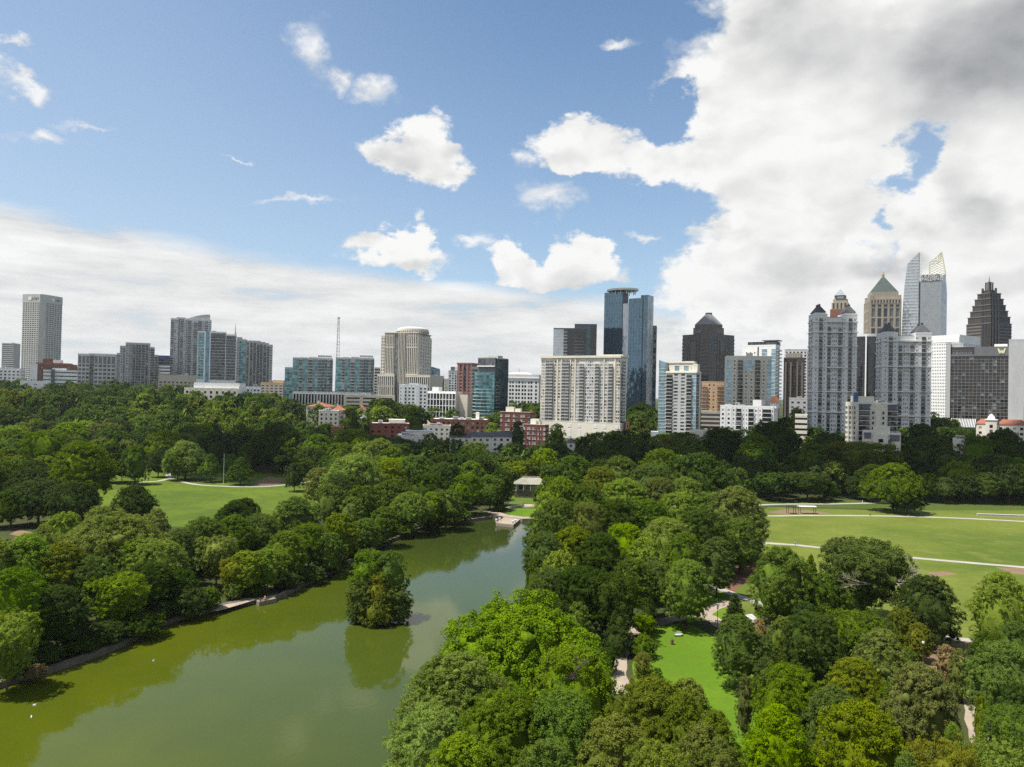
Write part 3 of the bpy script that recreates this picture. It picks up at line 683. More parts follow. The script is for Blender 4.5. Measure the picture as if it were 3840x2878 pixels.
T(Z, 800, 1184, 92, 174, 'bright', 'round', .04, label='taller green tree on the tiny island in the lake')
T(Z, 846, 1188, 84, 174, 'mid', 'round', .04, label='right-hand green tree on the tiny island in the lake')
T(Z, 786, 1248, 76, 172, 'olive', 'round', bush=True, label='dark olive bush at the front of the island tree clump')
T(Z, 846, 1255, 82, 173, 'mid', 'round', bush=True, label='low green bush under the right side of the island tree clump')
T(Z, 820, 1236, 56, 171, 'yellow', 'round', bush=True, label='yellow-tinged bush in the middle of the island tree clump')
# ---- left lawn and beyond
Z = 'around the left lawn'
for a in [(238, 957, 66, 398, 'dark', 'oval'), (293, 963, 58, 394, 'mid', 'oval'), (265, 975, 40, 405, 'dark', 'round'), (343, 972, 46, 428, 'dark', 'round'), (402, 955, 88, 420, 'bright', 'dome'), (385, 975, 50, 414, 'mid', 'round'), (456, 980, 54, 411, 'mid', 'cone'), (497, 981, 36, 420, 'mid', 'round'), (520, 988, 56, 402, 'mid', 'cone'), (637, 1001, 47, 380, 'dark', 'oval'), (605, 915, 115, 468, 'dark', 'dome'), (541, 957, 46, 470, 'mid', 'round'), (468, 934, 68, 470, 'teal', 'dome'),
          (290, 1050, 92, 287, 'dark', 'dome'), (85, 1037, 115, 276, 'dark', 'round'), (160, 1042, 95, 272, 'dark', 'round'), (25, 1060, 90, 270, 'dark', 'oval'), (75, 993, 92, 330, 'dark', 'dome'), (148, 1011, 66, 328, 'mid', 'dome'), (190, 1014, 24, 345, 'mid', 'oval'), (170, 947, 52, 440, 'dark', 'round'), (140, 1106, 84, 208, 'bright', 'round'), (98, 1133, 56, 192, 'pale', 'round'), (130, 1000, 50, 350, 'mid', 'round'), (205, 965, 40, 450, 'mid', 'round'), (710, 985, 55, 370, 'dark', 'round'), (675, 965, 70, 410, 'dark', 'round'), (40, 960, 70, 400, 'dark', 'round'), (105, 950, 70, 420, 'mid', 'round'), (20, 985, 50, 360, 'olive', 'round')]:
    T(Z, *a)
Z = 'among the low-rise houses below the skyline'
for a in [(756, 881, 46, 545, 'dark', 'round'), (790, 900, 36, 560, 'dark', 'round'), (840, 862, 66, 620, 'dark', 'dome'), (888, 880, 52, 600, 'dark', 'round'), (901, 906, 32, 540, 'mid', 'round'), (989, 915, 40, 506, 'dark', 'round'), (1063, 913, 46, 540, 'lime', 'dome'), (1118, 910, 38, 505, 'dark', 'oval'), (1204, 915, 40, 508, 'dark', 'round'), (1108, 863, 24, 640, 'mid', 'round'), (1152, 876, 30, 625, 'lime', 'round'), (1386, 873, 72, 700, 'dark', 'dome'), (1722, 881, 46, 590, 'lime', 'dome'), (2018, 889, 26, 640, 'dark', 'round'), (705, 915, 50, 540, 'dark', 'round'), (735, 925, 40, 520, 'mid', 'round'), (930, 935, 40, 495, 'mid', 'round')]:
    T(Z, *a)
Z = 'in the dark wood behind the right meadow'
for a in [(1668, 913, 112, 470, 'dark', 'dome'), (1636, 937, 98, 440, 'mid', 'dome'), (1753, 955, 78, 430, 'mid', 'dome'), (1990, 914, 92, 480, 'dark', 'dome'), (2010, 945, 130, 440, 'dark', 'dome'), (1865, 957, 140, 428, 'olive', 'spread'), (1790, 935, 78, 470, 'dark', 'round'), (2170, 925, 95, 460, 'dark', 'dome'), (1560, 928, 110, 470, 'dark', 'dome'), (1490, 945, 95, 440, 'mid', 'dome'), (2110, 938, 70, 450, 'mid', 'round')]:
    T(Z, *a)
Z = 'along the far edge of the right meadow'
for a in [(1671, 1024, 78, 384, 'dark', 'spread'), (1745, 1022, 88, 386, 'dark', 'spread'), (1798, 1044, 34, 388, 'dark', 'round'), (1930, 1003, 118, 352, 'mid', 'dome'), (1850, 1030, 46, 396, 'dark', 'round'), (1890, 1040, 40, 400, 'dark', 'round'), (2004, 1022, 44, 390, 'dark', 'round'), (2040, 1031, 46, 386, 'mid', 'round'), (2083, 1025, 58, 390, 'dark', 'round'), (2130, 1020, 54, 388, 'mid', 'round'), (2180, 1003, 80, 390, 'dark', 'round'), (1640, 1035, 40, 395, 'dark', 'round'), (1700, 1040, 40, 400, 'dark', 'round'), (2225, 1010, 60, 395, 'dark', 'round'), (1960, 1070, 70, 348, 'dark', 'round')]:
    T(Z, *a, low=.22)
# ---------------------------------------------------------------- buildings
GR = pmat('grey_render', (.43, .435, .44), .8, var=.1, streak=True)
LG = pmat('light_grey_render', (.64, .64, .64), .8, var=.08, streak=True)
DG = pmat('dark_grey_panel', (.15, .155, .165), .6, var=.12, streak=True)
WH = pmat('white_render', (.80, .80, .79), .8, var=.07, streak=True)
CR = pmat('cream_render', (.66, .62, .53), .85, var=.08, streak=True)
BE = pmat('beige_render', (.50, .45, .37), .85, var=.1, streak=True)
CON = pmat('pale_concrete', (.50, .495, .475), .85, var=.12, streak=True)
CAM_ = pmat('cream_stone', (.62, .575, .49), .8, var=.08, streak=True)
TAN = pmat('tan_granite', (.32, .28, .225), .7, var=.12, streak=True)
ORG = pmat('peach_render', (.56, .38, .23), .85, var=.08, streak=True)
PNK = pmat('rose_granite', (.235, .125, .115), .7, var=.12, streak=True)
BRK = pmat('red_brick', (.17, .055, .04), .9, var=.15, vscale=.4)
BRK2 = pmat('brown_brick', (.20, .09, .065), .9, var=.15, vscale=.4)
DGR = pmat('dark_granite', (.06, .054, .052), .55, var=.15, streak=True)
DGR2 = pmat('warm_dark_granite', (.145, .125, .11), .6, var=.12, streak=True)
DSG = pmat('mid_grey_metal', (.22, .22, .22), .6, var=.08)
ROOFG = pmat('grey_roofing', (.20, .20, .205), .9, var=.15)
SLATE = pmat('dark_slate', (.075, .075, .08), .8, var=.15, vscale=.3)
TILE = pmat('red_roof_tile', (.27, .10, .06), .9, var=.2, vscale=.5)
WROOF = pmat('white_roof_membrane', (.66, .65, .62), .85, var=.12, vscale=.1)
COPPER = pmat('green_copper', (.05, .072, .064), .6, var=.15, vscale=.2)
GOLD = pmat('gilded_metal', (.42, .33, .17), .4, .6, var=.1)
BLUEP = pmat('blue_painted_panel', (.05, .11, .25), .6, var=.08)
PURP = pmat('violet_blue_band', (.10, .10, .28), .5, var=.05)
STEEL = pmat('steel', (.40, .41, .42), .5, .5, var=.08)
DSTEEL = pmat('dark_steel', (.08, .085, .09), .5, .3, var=.1)
WSTEEL = pmat('white_painted_steel', (.62, .62, .60), .6, var=.05)
YSTEEL = pmat('pale_yellow_steel', (.58, .58, .46), .6, var=.05)
G_D = glass('dark_window', (.018, .022, .026)); G_M = glass('grey_window', (.13, .14, .15), var=.6); G_L = glass('blind_window', (.38, .39, .39), .35, var=.3)
G_BLUE = glass('steel_blue_glass', (.115, .20, .27), .05, .62, cell=(1.5, 1.5, 3.9), var=.18)
G_TEAL = glass('teal_glass', (.09, .24, .26), .07, .35, cell=(2.5, 2.5, 3.1), var=.5)
G_TEALD = glass('dark_teal_glass', (.03, .085, .09), .07, .25, cell=(2.5, 2.5, 3.1), var=.7)
G_GREY = glass('grey_glass', (.09, .10, .11), .08, .35, cell=(1.8, 1.8, 3.6), var=.5)
G_BLK = glass('black_glass', (.012, .013, .016), .06, .1, cell=(2, 2, 3.6), var=.6)
G_SILV = glass('silver_glass', (.42, .46, .50), .12, .6, cell=(1.6, 1.6, 4), var=.12)
G_ICE = glass('pale_blue_glass', (.25, .38, .44), .1, .35, cell=(3, 3, 3.1), var=.3)
G_BRZ = glass('bronze_glass', (.045, .035, .028), .08, .2, cell=(1.9, 1.9, 3.1), var=.7)
MIX1 = [(G_D, 5), (G_M, 3), (G_L, 1)]; MIX2 = [(G_M, 4), (G_L, 3), (G_D, 2)]; MIXD = [(G_D, 8), (G_M, 1)]; MIXL = [(G_L, 4), (G_M, 3)]
FOOTS = []; BLD = []
_unit = {}
def unit_quad(m):
    if m.name not in _unit:
        me = bpy.data.meshes.new('window'); me.from_pydata([(0, 0, 0), (1, 0, 0), (1, 0, 1), (0, 0, 1), (0, .12, 0), (1, .12, 0), (1, .12, 1), (0, .12, 1)], [],
            [(0, 1, 2, 3), (4, 7, 6, 5), (0, 4, 5, 1), (1, 5, 6, 2), (2, 6, 7, 3), (3, 7, 4, 0)])
        me.materials.append(m); me.update(); _unit[m.name] = me
    return _unit[m.name]
rb = random.Random(3)
def tx(px, py=1480): return ray(px, py).x
class B:
    def __init__(s, name, label, cat, D, xl, xr, xs=None, phi=10, depth=24, py=1480, group=None):
        """front spans pixels xl..xr; xs = pixel where the visible side face ends (right of xr or left of xl)"""
        s.rn = len(BLD)
        side = 'R' if (xs is None or xs > xr) else 'L'
        tl, tr = tx(xl, py), tx(xr, py)
        ph = math.atan(tr)+(R(phi) if xs else R(.3)) if side == 'R' else R(phi)-math.atan(tl)
        if side == 'R':
            cx_, cy_ = tr*D, D
            L = (cx_-tl*D)/(math.cos(ph)+tl*math.sin(ph))
            s.P = Vector((cx_-math.cos(ph)*L, cy_+math.sin(ph)*L)); th = -ph
            if xs:
                t_ = tx(xs, py); q = math.sin(ph)-t_*math.cos(ph)
                depth = (t_*D-cx_)/q if abs(q) > 1e-3 else depth
        else:
            cx_, cy_ = tl*D, D
            L = (tr*D-cx_)/(math.cos(ph)-tr*math.sin(ph)); s.P = Vector((cx_, cy_)); th = ph
            t_ = tx(xs, py); q = math.sin(ph)+t_*math.cos(ph)
            depth = (cx_-t_*D)/q if abs(q) > 1e-3 else depth
        if depth < 8 or depth > 75: print('depth?', name, label[:30], round(depth, 1)); depth = min(75, max(8, depth))
        s.side = side; s.W = L; s.M = depth; s.th = th
        s.u = Vector((math.cos(th), math.sin(th))); s.v = Vector((-math.sin(th), math.cos(th)))
        c_ = s.P+s.u*L/2+s.v*depth/2
        s.g = min(ground(*(s.P+s.u*a*L+s.v*b*depth)) for a in (0, 1) for b in (0, 1))
        s.e = empty(name, (s.P.x, s.P.y, s.g), th); tag(s.e, label, cat, group)
        FOOTS.append((s.P.x, s.P.y, math.cos(th), math.sin(th), L, depth))
        s.parts = {}; s.panes = []; s.D = D; s.subs = []
        BLD.append(s)
    def lx(s, px, py=1480, y=0):
        o = s.P+s.v*y; t = tx(px, py); return (t*o.y-o.x)/(s.u.x-t*s.u.y)
    def ly(s, px, py=1480):
        o = s.P+s.u*(s.W if s.side == 'R' else 0); t = tx(px, py); return (t*o.y-o.x)/(s.v.x-t*s.v.y)
    def z(s, py, px=None, y=0):
        if px is None: px = CX+FPX*(s.P+s.u*s.W*.5).x/s.D
        l = s.lx(px, py, y); q = s.P+s.u*l+s.v*y
        return CAMZ+ray(px, py).z*q.y-s.g
    def mb(s, part):
        if part not in s.parts: s.parts[part] = MB()
        return s.parts[part]
    def box(s, part, x0, x1, y0, y1, z0, z1, m): s.mb(part).box(x0, x1, y0, y1, z0, z1, m)
    def core(s, x0, x1, y0, y1, z0, z1, wall, roof=None, part='wall', parapet=1.0):
        s.box(part, x0, x1, y0, y1, z0, z1, wall)
        if roof is not False:
            t = .35; r_ = roof or CON
            s.box('roof', x0+.01, x1-.01, y0+.01, y1-.01, z1, z1+.15, r_)
            if parapet:
                P_ = s.mb(part)
                P_.box(x0-.05, x1+.05, y0-.05, y0+t, z1-.3, z1+parapet, wall); P_.box(x0-.05, x1+.05, y1-t, y1+.05, z1-.3, z1+parapet, wall)
                P_.box(x0-.04, x0+t, y0+t, y1-t, z1-.3, z1+parapet-.02, wall); P_.box(x1-t, x1+.04, y0+t, y1-t, z1-.3, z1+parapet-.02, wall)
    # plane mapping: s along the face, d outwards
    def pb(s, part, plane, off, s0, s1, d0, d1, z0, z1, m):
        if plane == 'F': s.box(part, s0, s1, off-d1, off-d0, z0, z1, m)
        elif plane == 'R': s.box(part, off+d0, off+d1, s0, s1, z0, z1, m)
        else: s.box(part, off-d1, off-d0, s0, s1, z0, z1, m)
    def pane(s, plane, off, s0, s1, z0, z1, mix, d=.03):
        m = rb.choices([a for a, _ in mix], [b for _, b in mix])[0]
        s.panes.append((plane, off, s0, s1, z0, z1, m, d))
    def grid(s, plane, off, s0, s1, z0, z1, nc=None, nr=None, fw=3.5, fh=3.3, wf=.55, hf=.5, d=.35, wall=None, mix=MIX1, piers=True, bands=True, skip=None):
        w_ = s1-s0; h_ = z1-z0
        nc = nc or max(1, round(w_/fw)); nr = nr or max(1, round(h_/fh))
        cw, ch = w_/nc, h_/nr; pw = cw*(1-wf); bh = ch*(1-hf)
        wall = wall or LG
        if piers:
            for i in range(nc+1):
                a = s0+i*cw-pw/2; b = a+pw
                s.pb('wall', plane, off, max(s0, a), min(s1, b), 0, d, z0, z1, wall)
        if bands:
            for j in range(nr+1):
                a = z0+j*ch-bh/2; b = a+bh
                s.pb('wall', plane, off, s0+.02, s1-.02, 0, d-.04, max(z0, a), min(z1, b), wall)
        for j in range(nr):
            for i in range(nc):
                if skip and skip(i, j): continue
                s.pane(plane, off, s0+i*cw+pw/2, s0+(i+1)*cw-pw/2, z0+j*ch+bh/2, z0+(j+1)*ch-bh/2, mix)
    def ribbon(s, plane, off, s0, s1, z0, z1, nr=None, fh=3.6, hf=.5, d=.3, wall=None, gl=None, part='window_band', ends=True):
        nr = nr or max(1, round((z1-z0)/fh)); ch = (z1-z0)/nr; wall = wall or LG
        for j in range(nr):
            a = z0+j*ch
            s.pb('wall', plane, off, s0, s1, 0, d, a, a+ch*(1-hf), wall)
            s.pane(plane, off, s0+.02, s1-.02, a+ch*(1-hf), a+ch-.02, [(gl or G_D, 1)])
    def curtain(s, plane, off, s0, s1, z0, z1, fw=3, fh=3.6, mull=STEEL, mw=.14, bw=.25, gl=G_GREY, d=.12, part='glass_wall', vert=True, horiz=True):
        s.pb(part, plane, off, s0, s1, 0, .06, z0, z1, gl)
        n = max(1, round((s1-s0)/fw)); k = max(1, round((z1-z0)/fh))
        if vert:
            for i in range(n+1):
                a = s0+(s1-s0)*i/n; s.pb('mullion', plane, off, max(s0, a-mw/2), min(s1, a+mw/2), .06, d+.06, z0, z1, mull)
        if horiz:
            for j in range(k+1):
                a = z0+(z1-z0)*j/k; s.pb('mullion', plane, off, s0, s1, .06, d+.04, max(z0, a-bw/2), min(z1, a+bw/2), mull)
    def balcs(s, plane, off, s0, s1, z0, z1, fh=3.1, proj=1.5, slab=LG, rail=DSTEEL, door=G_D, rh=1.05, recess=True, n=None):
        n = n or max(1, round((z1-z0)/fh)); fh = (z1-z0)/n
        key = ('b', plane, round(s1-s0, 2), round(fh, 2), proj, slab.name, rail.name)
        if key not in s.__dict__.setdefault('bm', {}):
            q = MB(); wd = s1-s0
            q.box(0, wd, -proj, 0, 0, .28, slab)
            for i in range(int(wd/.45)+1): q.box(min(wd-.08, i*.45), min(wd-.08, i*.45)+.07, -proj+.02, -proj+.09, .28, .28+rh, rail)
            q.box(0, wd, -proj, -proj+.1, .28+rh, .36+rh, rail)
            q.box(0, wd, -proj+.03, -proj+.05, .5, .28+rh*.55, rail)
            for xx in (0, wd-.08): q.box(xx, xx+.08, -proj+.1, 0, .28+rh-.1, .28+rh, rail)
            s.bm[key] = q.mesh('balcony')
        s.__dict__.setdefault('bal', [])
        for j in range(n):
            zz = z0+j*fh
            s.bal.append((s.bm[key], plane, off, s0, s1, zz, j))
            if recess: s.pane(plane, off, s0+.15, s1-.15, zz+.3, zz+fh-.35, [(door, 4), (G_M, 2), (G_L, 1)] if door is G_D else [(door, 1)])
    def roofbits(s, x0, x1, y0, y1, z, n=3, m=None, hmax=3.5):
        for i in range(n):
            a = rb.uniform(x0, x1-4); b = rb.uniform(y0, max(y0+.1, y1-4)); q = MB(); h = rb.uniform(1.2, hmax)
            w_ = rb.uniform(2, 5); q.box(a, a+w_, b, b+rb.uniform(2, 4), z, z+h, m or rb.choice([LG, GR, CON])); q.box(a+.4, a+w_-.4, b-.05, b, z+.4, z+h-.4, DG)
            q.build('rooftop_unit', s.e)
    def finish(s, cap=100, minpx=9.0):
        for n, m in s.parts.items(): m.build(n, s.e)
        P_ = s.panes
        big = [p for p in P_ if (p[3]-p[2])*(p[5]-p[4])*(FPX/s.D)**2*(.35 if p[0] != 'F' else 1) >= minpx]
        big.sort(key=lambda p: -(p[3]-p[2])*(p[5]-p[4])*(.4 if p[0] != 'F' else 1))
        one = big[:cap]; ids = set(map(id, one)); rest = [p for p in P_ if id(p) not in ids]
        if len(rest) < 12 and len(one)+len(rest) <= cap: one += rest; rest = []
        for pl, off, a, b, z0, z1, m, d in one:
            o = link('window', unit_quad(m), s.e); w_ = b-a; h_ = z1-z0
            if pl == 'F': o.location = (a, off-d, z0)
            elif pl == 'R': o.location = (off+d, a, z0); o.rotation_euler[2] = math.pi/2
            else: o.location = (off-d, b, z0); o.rotation_euler[2] = -math.pi/2
            o.scale = (w_, .2, h_)
        if rest:
            q = MB()
            for pl, off, a, b, z0, z1, m, d in rest:
                if pl == 'F': q.poly([(a, off-d, z0), (b, off-d, z0), (b, off-d, z1), (a, off-d, z1)], [(0, 1, 2, 3)], m)
                elif pl == 'R': q.poly([(off+d, a, z0), (off+d, b, z0), (off+d, b, z1), (off+d, a, z1)], [(0, 1, 2, 3)], m)
                else: q.poly([(off-d, b, z0), (off-d, a, z0), (off-d, a, z1), (off-d, b, z1)], [(0, 1, 2, 3)], m)
            tag(q.build('window', s.e), kind='stuff')
        bal = s.__dict__.get('bal', [])
        big = bal if s.D < 650 else []
        one = big[:60]; rest = bal[len(one):]
        def put(me, pl, off, a, b, z):
            o = link('balcony', me, s.e)
            if pl == 'F': o.location = (a, off, z)
            elif pl == 'R': o.location = (off, a, z); o.rotation_euler[2] = math.pi/2
            else: o.location = (off, b, z); o.rotation_euler[2] = -math.pi/2
            return o
        for me, pl, off, a, b, z, j in one: put(me, pl, off, a, b, z)
        if rest:
            q = MB()
            for me, pl, off, a, b, z, j in rest:
                k = len(q.v); mm = [q._m(x) for x in me.materials]
                for v in me.vertices:
                    x_, y_, z_ = v.co
                    q.v.append((a+x_, off+y_, z+z_) if pl == 'F' else (off-y_, a+x_, z+z_) if pl == 'R' else (off+y_, b-x_, z+z_))
                for f in me.polygons: q.f.append([k+i for i in f.vertices]); q.mi.append(mm[f.material_index])
            tag(q.build('balcony', s.e), kind='stuff')
def sub(b, name, fn, parent=None):
    """a part with its own mesh under building b"""
    q = MB(); fn(q); return q.build(name, parent or b.e)
def text3d(name, body, parent, loc, rot, size, m, ext=.15, ax='CENTER', sx=1.0):
    cu = bpy.data.curves.new(name, 'FONT'); cu.body = body; cu.size = size; cu.extrude = ext; cu.align_x = ax; cu.resolution_u = 2
    o = bpy.data.objects.new(name+'_src', cu); COL.objects.link(o)
    dg = bpy.context.evaluated_depsgraph_get(); me = bpy.data.meshes.new_from_object(o.evaluated_get(dg))
    bpy.data.objects.remove(o); me.materials.clear(); me.materials.append(m)
    q = link(name, me, parent, loc); q.rotation_euler = rot; q.scale = (sx, 1, 1)
    return q
def simple(name, label, cat, D, xl, xr, ytop, xs=None, phi=10, depth=24, wall=LG, style='grid', par=1.2, roof=None, bits=2, group=None, zb=None, **kw):
    """one block with the same facade on its visible sides"""
    b = B(name, label, cat, D, xl, xr, xs, phi, depth, group=group)
    zt = b.z(ytop, xr if b.side == 'R' else xl)
    corewall = kw.pop('core', wall); kwR = kw.pop('side_kw', None)
    b.core(0, b.W, 0, b.M, -3, zt, corewall, roof, parapet=par)
    z1 = zt-kw.pop('head', 1.0); z0 = kw.pop('foot', 3.0)
    sides = [('F', 0, b.W)]+([('R', b.W, b.M)] if b.side == 'R' else [('L', 0, b.M)])
    for pl, off, ln in sides:
        k2 = dict(kw)
        if pl != 'F' and kwR is not None: k2.update(kwR)
        st = k2.pop('style', style)
        if pl != 'F': k2.pop('nc', None)
        o_ = 0 if pl == 'F' else (b.W if pl == 'R' else 0)
        if st == 'grid':
            k2.pop('gl', None)
            b.grid(pl, o_, 0.3, ln-.3, z0, z1, wall=wall, **k2)
        elif st == 'ribbon': k2.pop('nc', None); b.ribbon(pl, o_, 0, ln, z0, z1, wall=wall, **k2)
        elif st == 'curtain': b.curtain(pl, o_, 0, ln, z0, z1, **k2)
    if bits: b.roofbits(2, b.W-3, 2, b.M-3, zt+.1, bits)
    b.zt = zt
    return b

# --- far left
simple('office_building', 'grey office block with horizontal bands left of the tallest left tower', 'building', 1500, 2, 47, 1290, 71, 30, wall=CON, style='ribbon', fh=3.8, gl=G_M, bits=1).finish()
simple('office_building', 'white low block with small square windows at the left edge of the photo', 'building', 1000, -40, 74, 1386, 92, 12, wall=WH, fw=4.4, fh=4.4, wf=.5, hf=.5, bits=2).finish()
# tall concrete tower with a cut corner
b = B('office_tower', 'tall grey concrete tower with cut corner, left end of the skyline', 'skyscraper', 1300, 75, 152, 224, 40)
zt = b.z(1106, 150); W_, M_ = b.W, b.M; c_ = 5.5
q = b.mb('wall'); q.prism([(0, 0), (W_-c_, 0), (W_, c_), (W_, M_), (0, M_)], -3, zt, CON)
q.prism([(.4, .4), (W_-c_, .4), (W_-.4, c_), (W_-.4, M_-.4), (.4, M_-.4)], zt, zt+1.2, CON)
nr = 44; z0 = 6; z1 = zt-12.5
b.grid('F', 0, 1.2, W_-c_-1.0, z0, z1, nc=7, nr=nr, wf=.68, hf=.5, d=.8, wall=CON, mix=MIXD)
b.grid('R', W_, c_+1.0, M_-1.2, z0, z1, nc=6, nr=nr, wf=.72, hf=.5, d=.8, wall=CON, mix=MIXD)
b.pb('wall', 'F', 0, 0, W_-c_, 0, .5, z1, zt+.6, CON); b.pb('wall', 'R', W_, c_, M_, 0, .5, z1, zt+.6, CON)
for pl in 'FR':
    nx_ = (W_-c_)/2 if pl == 'F' else (c_+M_)/2
    loc = (nx_+1, -.75, zt-8.2) if pl == 'F' else (W_+.75, nx_+1, zt-8.2)
    text3d('lettering', 'AT&T', b.e, loc, (R(90), 0, 0 if pl == 'F' else R(90)), 5.2, DG, .1, 'LEFT')
    sub(b, 'emblem', lambda q: [q.bar((nx_-3, -.5, zt-6.5), (nx_-3, -.8, zt-6.5), 3.2, WH, 20)] if pl == 'F' else [q.bar((W_+.5, nx_-3, zt-6.5), (W_+.8, nx_-3, zt-6.5), 3.2, WH, 20)])
b.finish()
# hospital complex
b = simple('hospital', 'red brick and white block below the cut-corner tower', 'building', 1000, 111, 281, 1373, 287, 8, 40, wall=BRK2, fw=5, fh=4.2, wf=.35, hf=.35, bits=0, core=BRK2, par=1.5, roof=CON)
x1 = b.lx(138); b.box('wing', -.5, x1, -1.2, 10, -2, b.zt+.6, WH)
for j in range(7):
    for i in range(3): b.pane('F', -1.2, 1+i*2.9, 2.2+i*2.9, 2+j*3.6, 3.4+j*3.6, MIXD)
b.box('penthouse', b.lx(153), b.lx(192), 6, 24, b.zt, b.z(1347), BRK2); b.box('penthouse', b.lx(192)+.1, b.lx(221), 6, 24, b.zt, b.z(1350), WH)
b.box('penthouse', b.lx(130), b.lx(258), 3, 26, b.zt, b.z(1362), BRK2)
b.finish()
b = simple('office_building', 'white block with long window bands and dark glass stair, before the brick hospital', 'building', 940, 160, 287, 1394, None, 3, 18, wall=WH, style='ribbon', fh=4.4, hf=.3, bits=1)
b.box('stair_tower', b.lx(190), b.lx(203), -2.5, 3, -2, b.z(1387), G_TEALD); b.box('penthouse', b.lx(194), b.lx(246), 2, 12, b.zt, b.z(1382), WH); b.finish()
b = simple('low_building', 'long low white flat building among treetops at far left', 'building', 820, 75, 188, 1434, None, 2, 20, wall=WH, fw=8, fh=4, wf=.3, hf=.5, bits=0); b.finish()
# beige grid
b = B('office_building', 'beige grid-fronted block with dark vertical glass strip, between hospital and curved tower', 'building', 1000, 288, 431, 437, 6, 30)
zt = b.z(1332); b.core(0, b.W, 0, b.M, -3, zt, CON)
xa, xb = b.lx(333), b.lx(349)
for s0, s1, n in ((.3, xa, 3), (xb, b.W-.3, 5)):
    b.grid('F', 0, s0, s1, zt-11, zt-1.5, nc=n, nr=1, wf=.72, hf=.96, wall=CON, d=.7, mix=[(G_M, 1)])
    b.grid('F', 0, s0, s1, 1, zt-11.5, nc=n, nr=9, wf=.72, hf=.55, wall=CON, d=.7, mix=[(G_M, 3), (G_D, 3)])
b.curtain('F', 0, xa, xb, 0, zt-1, gl=G_BLK, fw=3); b.box('penthouse', b.lx(327), b.lx(427), 3, 20, zt, b.z(1326), CON); b.finish()
# apartment building with steps
def resid(name, label, D, xl, xr, ytops, xs=None, phi=8, depth=22, wall=LG, slab=LG, glassm=G_M, fh=3.15, group=None, cols=None, finish=True, crown_=True, rail=DSTEEL, proj=1.5, foot=2, wf=.5):
    """residential tower: vertical bays, each either windows ('w'), balconies ('b') or glass ('g'); ytops = [(px end, y)]"""
    b = B(name, label, 'apartment tower', D, xl, xr, xs, phi, depth, group=group)
    px = xl; b.tops = []
    for pe, yt in ytops:
        x0, x1 = b.lx(px), b.lx(pe); zt = b.z(yt, (px+pe)/2)
        b.core(x0, x1, 0, b.M, -3, zt, wall); b.tops.append((x0, x1, zt)); px = pe
    def top(x): 
        for a, c, z in b.tops:
            if a-.01 <= x <= c+.01: return z
        return b.tops[-1][2]
    for a, c, k in cols:
        x0, x1 = b.lx(a), b.lx(c); zt = min(top(x0+.3), top(x1-.3))-1.2; n = round((zt-foot)/fh)
        if k == 'b': b.balcs('F', 0, x0+.1, x1-.1, zt-n*fh, zt, fh=fh, slab=slab, rail=rail, proj=proj)
        elif k == 'w': b.grid('F', 0, x0, x1, zt-n*fh, zt, nr=n, fw=3.2, wf=wf, hf=.5, wall=wall, d=.25)
        elif k == 'W': b.grid('F', 0, x0, x1, zt-n*fh, zt, nr=n, fw=2.4, wf=.86, hf=.72, wall=wall, d=.2, mix=MIXL)
        elif k == 'g': b.curtain('F', 0, x0, x1, 0, zt, gl=glassm, fh=fh, fw=2.6, mull=slab, bw=.4)
        elif k == 'd': b.curtain('F', 0, x0, x1, 0, zt, gl=G_BLK, fh=fh, fw=3.2, mull=slab, bw=.35)
        elif k == 'p': b.pb('wall', 'F', 0, x0, x1, 0, .9, 0, zt+1.6, wall)
    so_, ln = (b.W, b.M) if b.side == 'R' else (0, b.M); pl = b.side
    zt = b.tops[-1][2] if b.side == 'R' else b.tops[0][2]; n = round((zt-3)/fh); b.zt = zt
    b.sidez = (zt-1.2-n*fh, zt-1.2, n, so_, pl)
    if finish:
        m_ = ln/3
        b.balcs(pl, so_, m_*1.0, m_*1.9, zt-1.2-n*fh, zt-1.2, fh=fh, slab=slab, rail=rail, proj=proj); b.grid(pl, so_, .5, m_-.3, zt-1.2-n*fh, zt-1.2, nr=n, fw=3.4, wall=wall, d=.25); b.grid(pl, so_, m_*1.95, ln-.5, zt-1.2-n*fh, zt-1.2, nr=n, fw=3.4, wall=wall, d=.25)
        b.finish()
    return b
b = resid('apartment_tower', 'stepped grey apartment block with ranks of balconies, left of the curved-crown tower', 950, 434, 589, [(445, 1327), (466, 1300), (558, 1289), (575, 1305), (589, 1334)], None, 6, 24, cols=[(434, 446, 'g'), (447, 458, 'w'), (458, 464, 'b'), (466, 478, 'w'), (478, 494, 'g'), (494, 504, 'b'), (505, 515, 'd'), (515, 525, 'b'), (526, 540, 'd'), (541, 552, 'b'), (552, 560, 'w'), (561, 575, 'd'), (576, 589, 'd'), (503, 505, 'p'), (525, 527, 'p'), (540, 542, 'p'), (558, 560, 'p')], wall=GR, slab=CON)
simple('office_building', 'low dark block with violet-blue roof band between two apartment towers', 'building', 1050, 589, 634, 1346, None, 3, 20, wall=DG, style='ribbon', fh=4, gl=G_D, hf=.6, core=DG, par=3.5, bits=0)
BLD[-1].box('roof_band', -.2, BLD[-1].W, -.4, 6, BLD[-1].zt-.5, BLD[-1].z(1334), PURP); BLD[-1].finish()
b = simple('low_building', 'small white block with window bands below the curved-crown tower', 'building', 960, 592, 634, 1376, None, 3, 14, wall=WH, style='ribbon', fh=4.2, hf=.4, bits=0); b.finish()
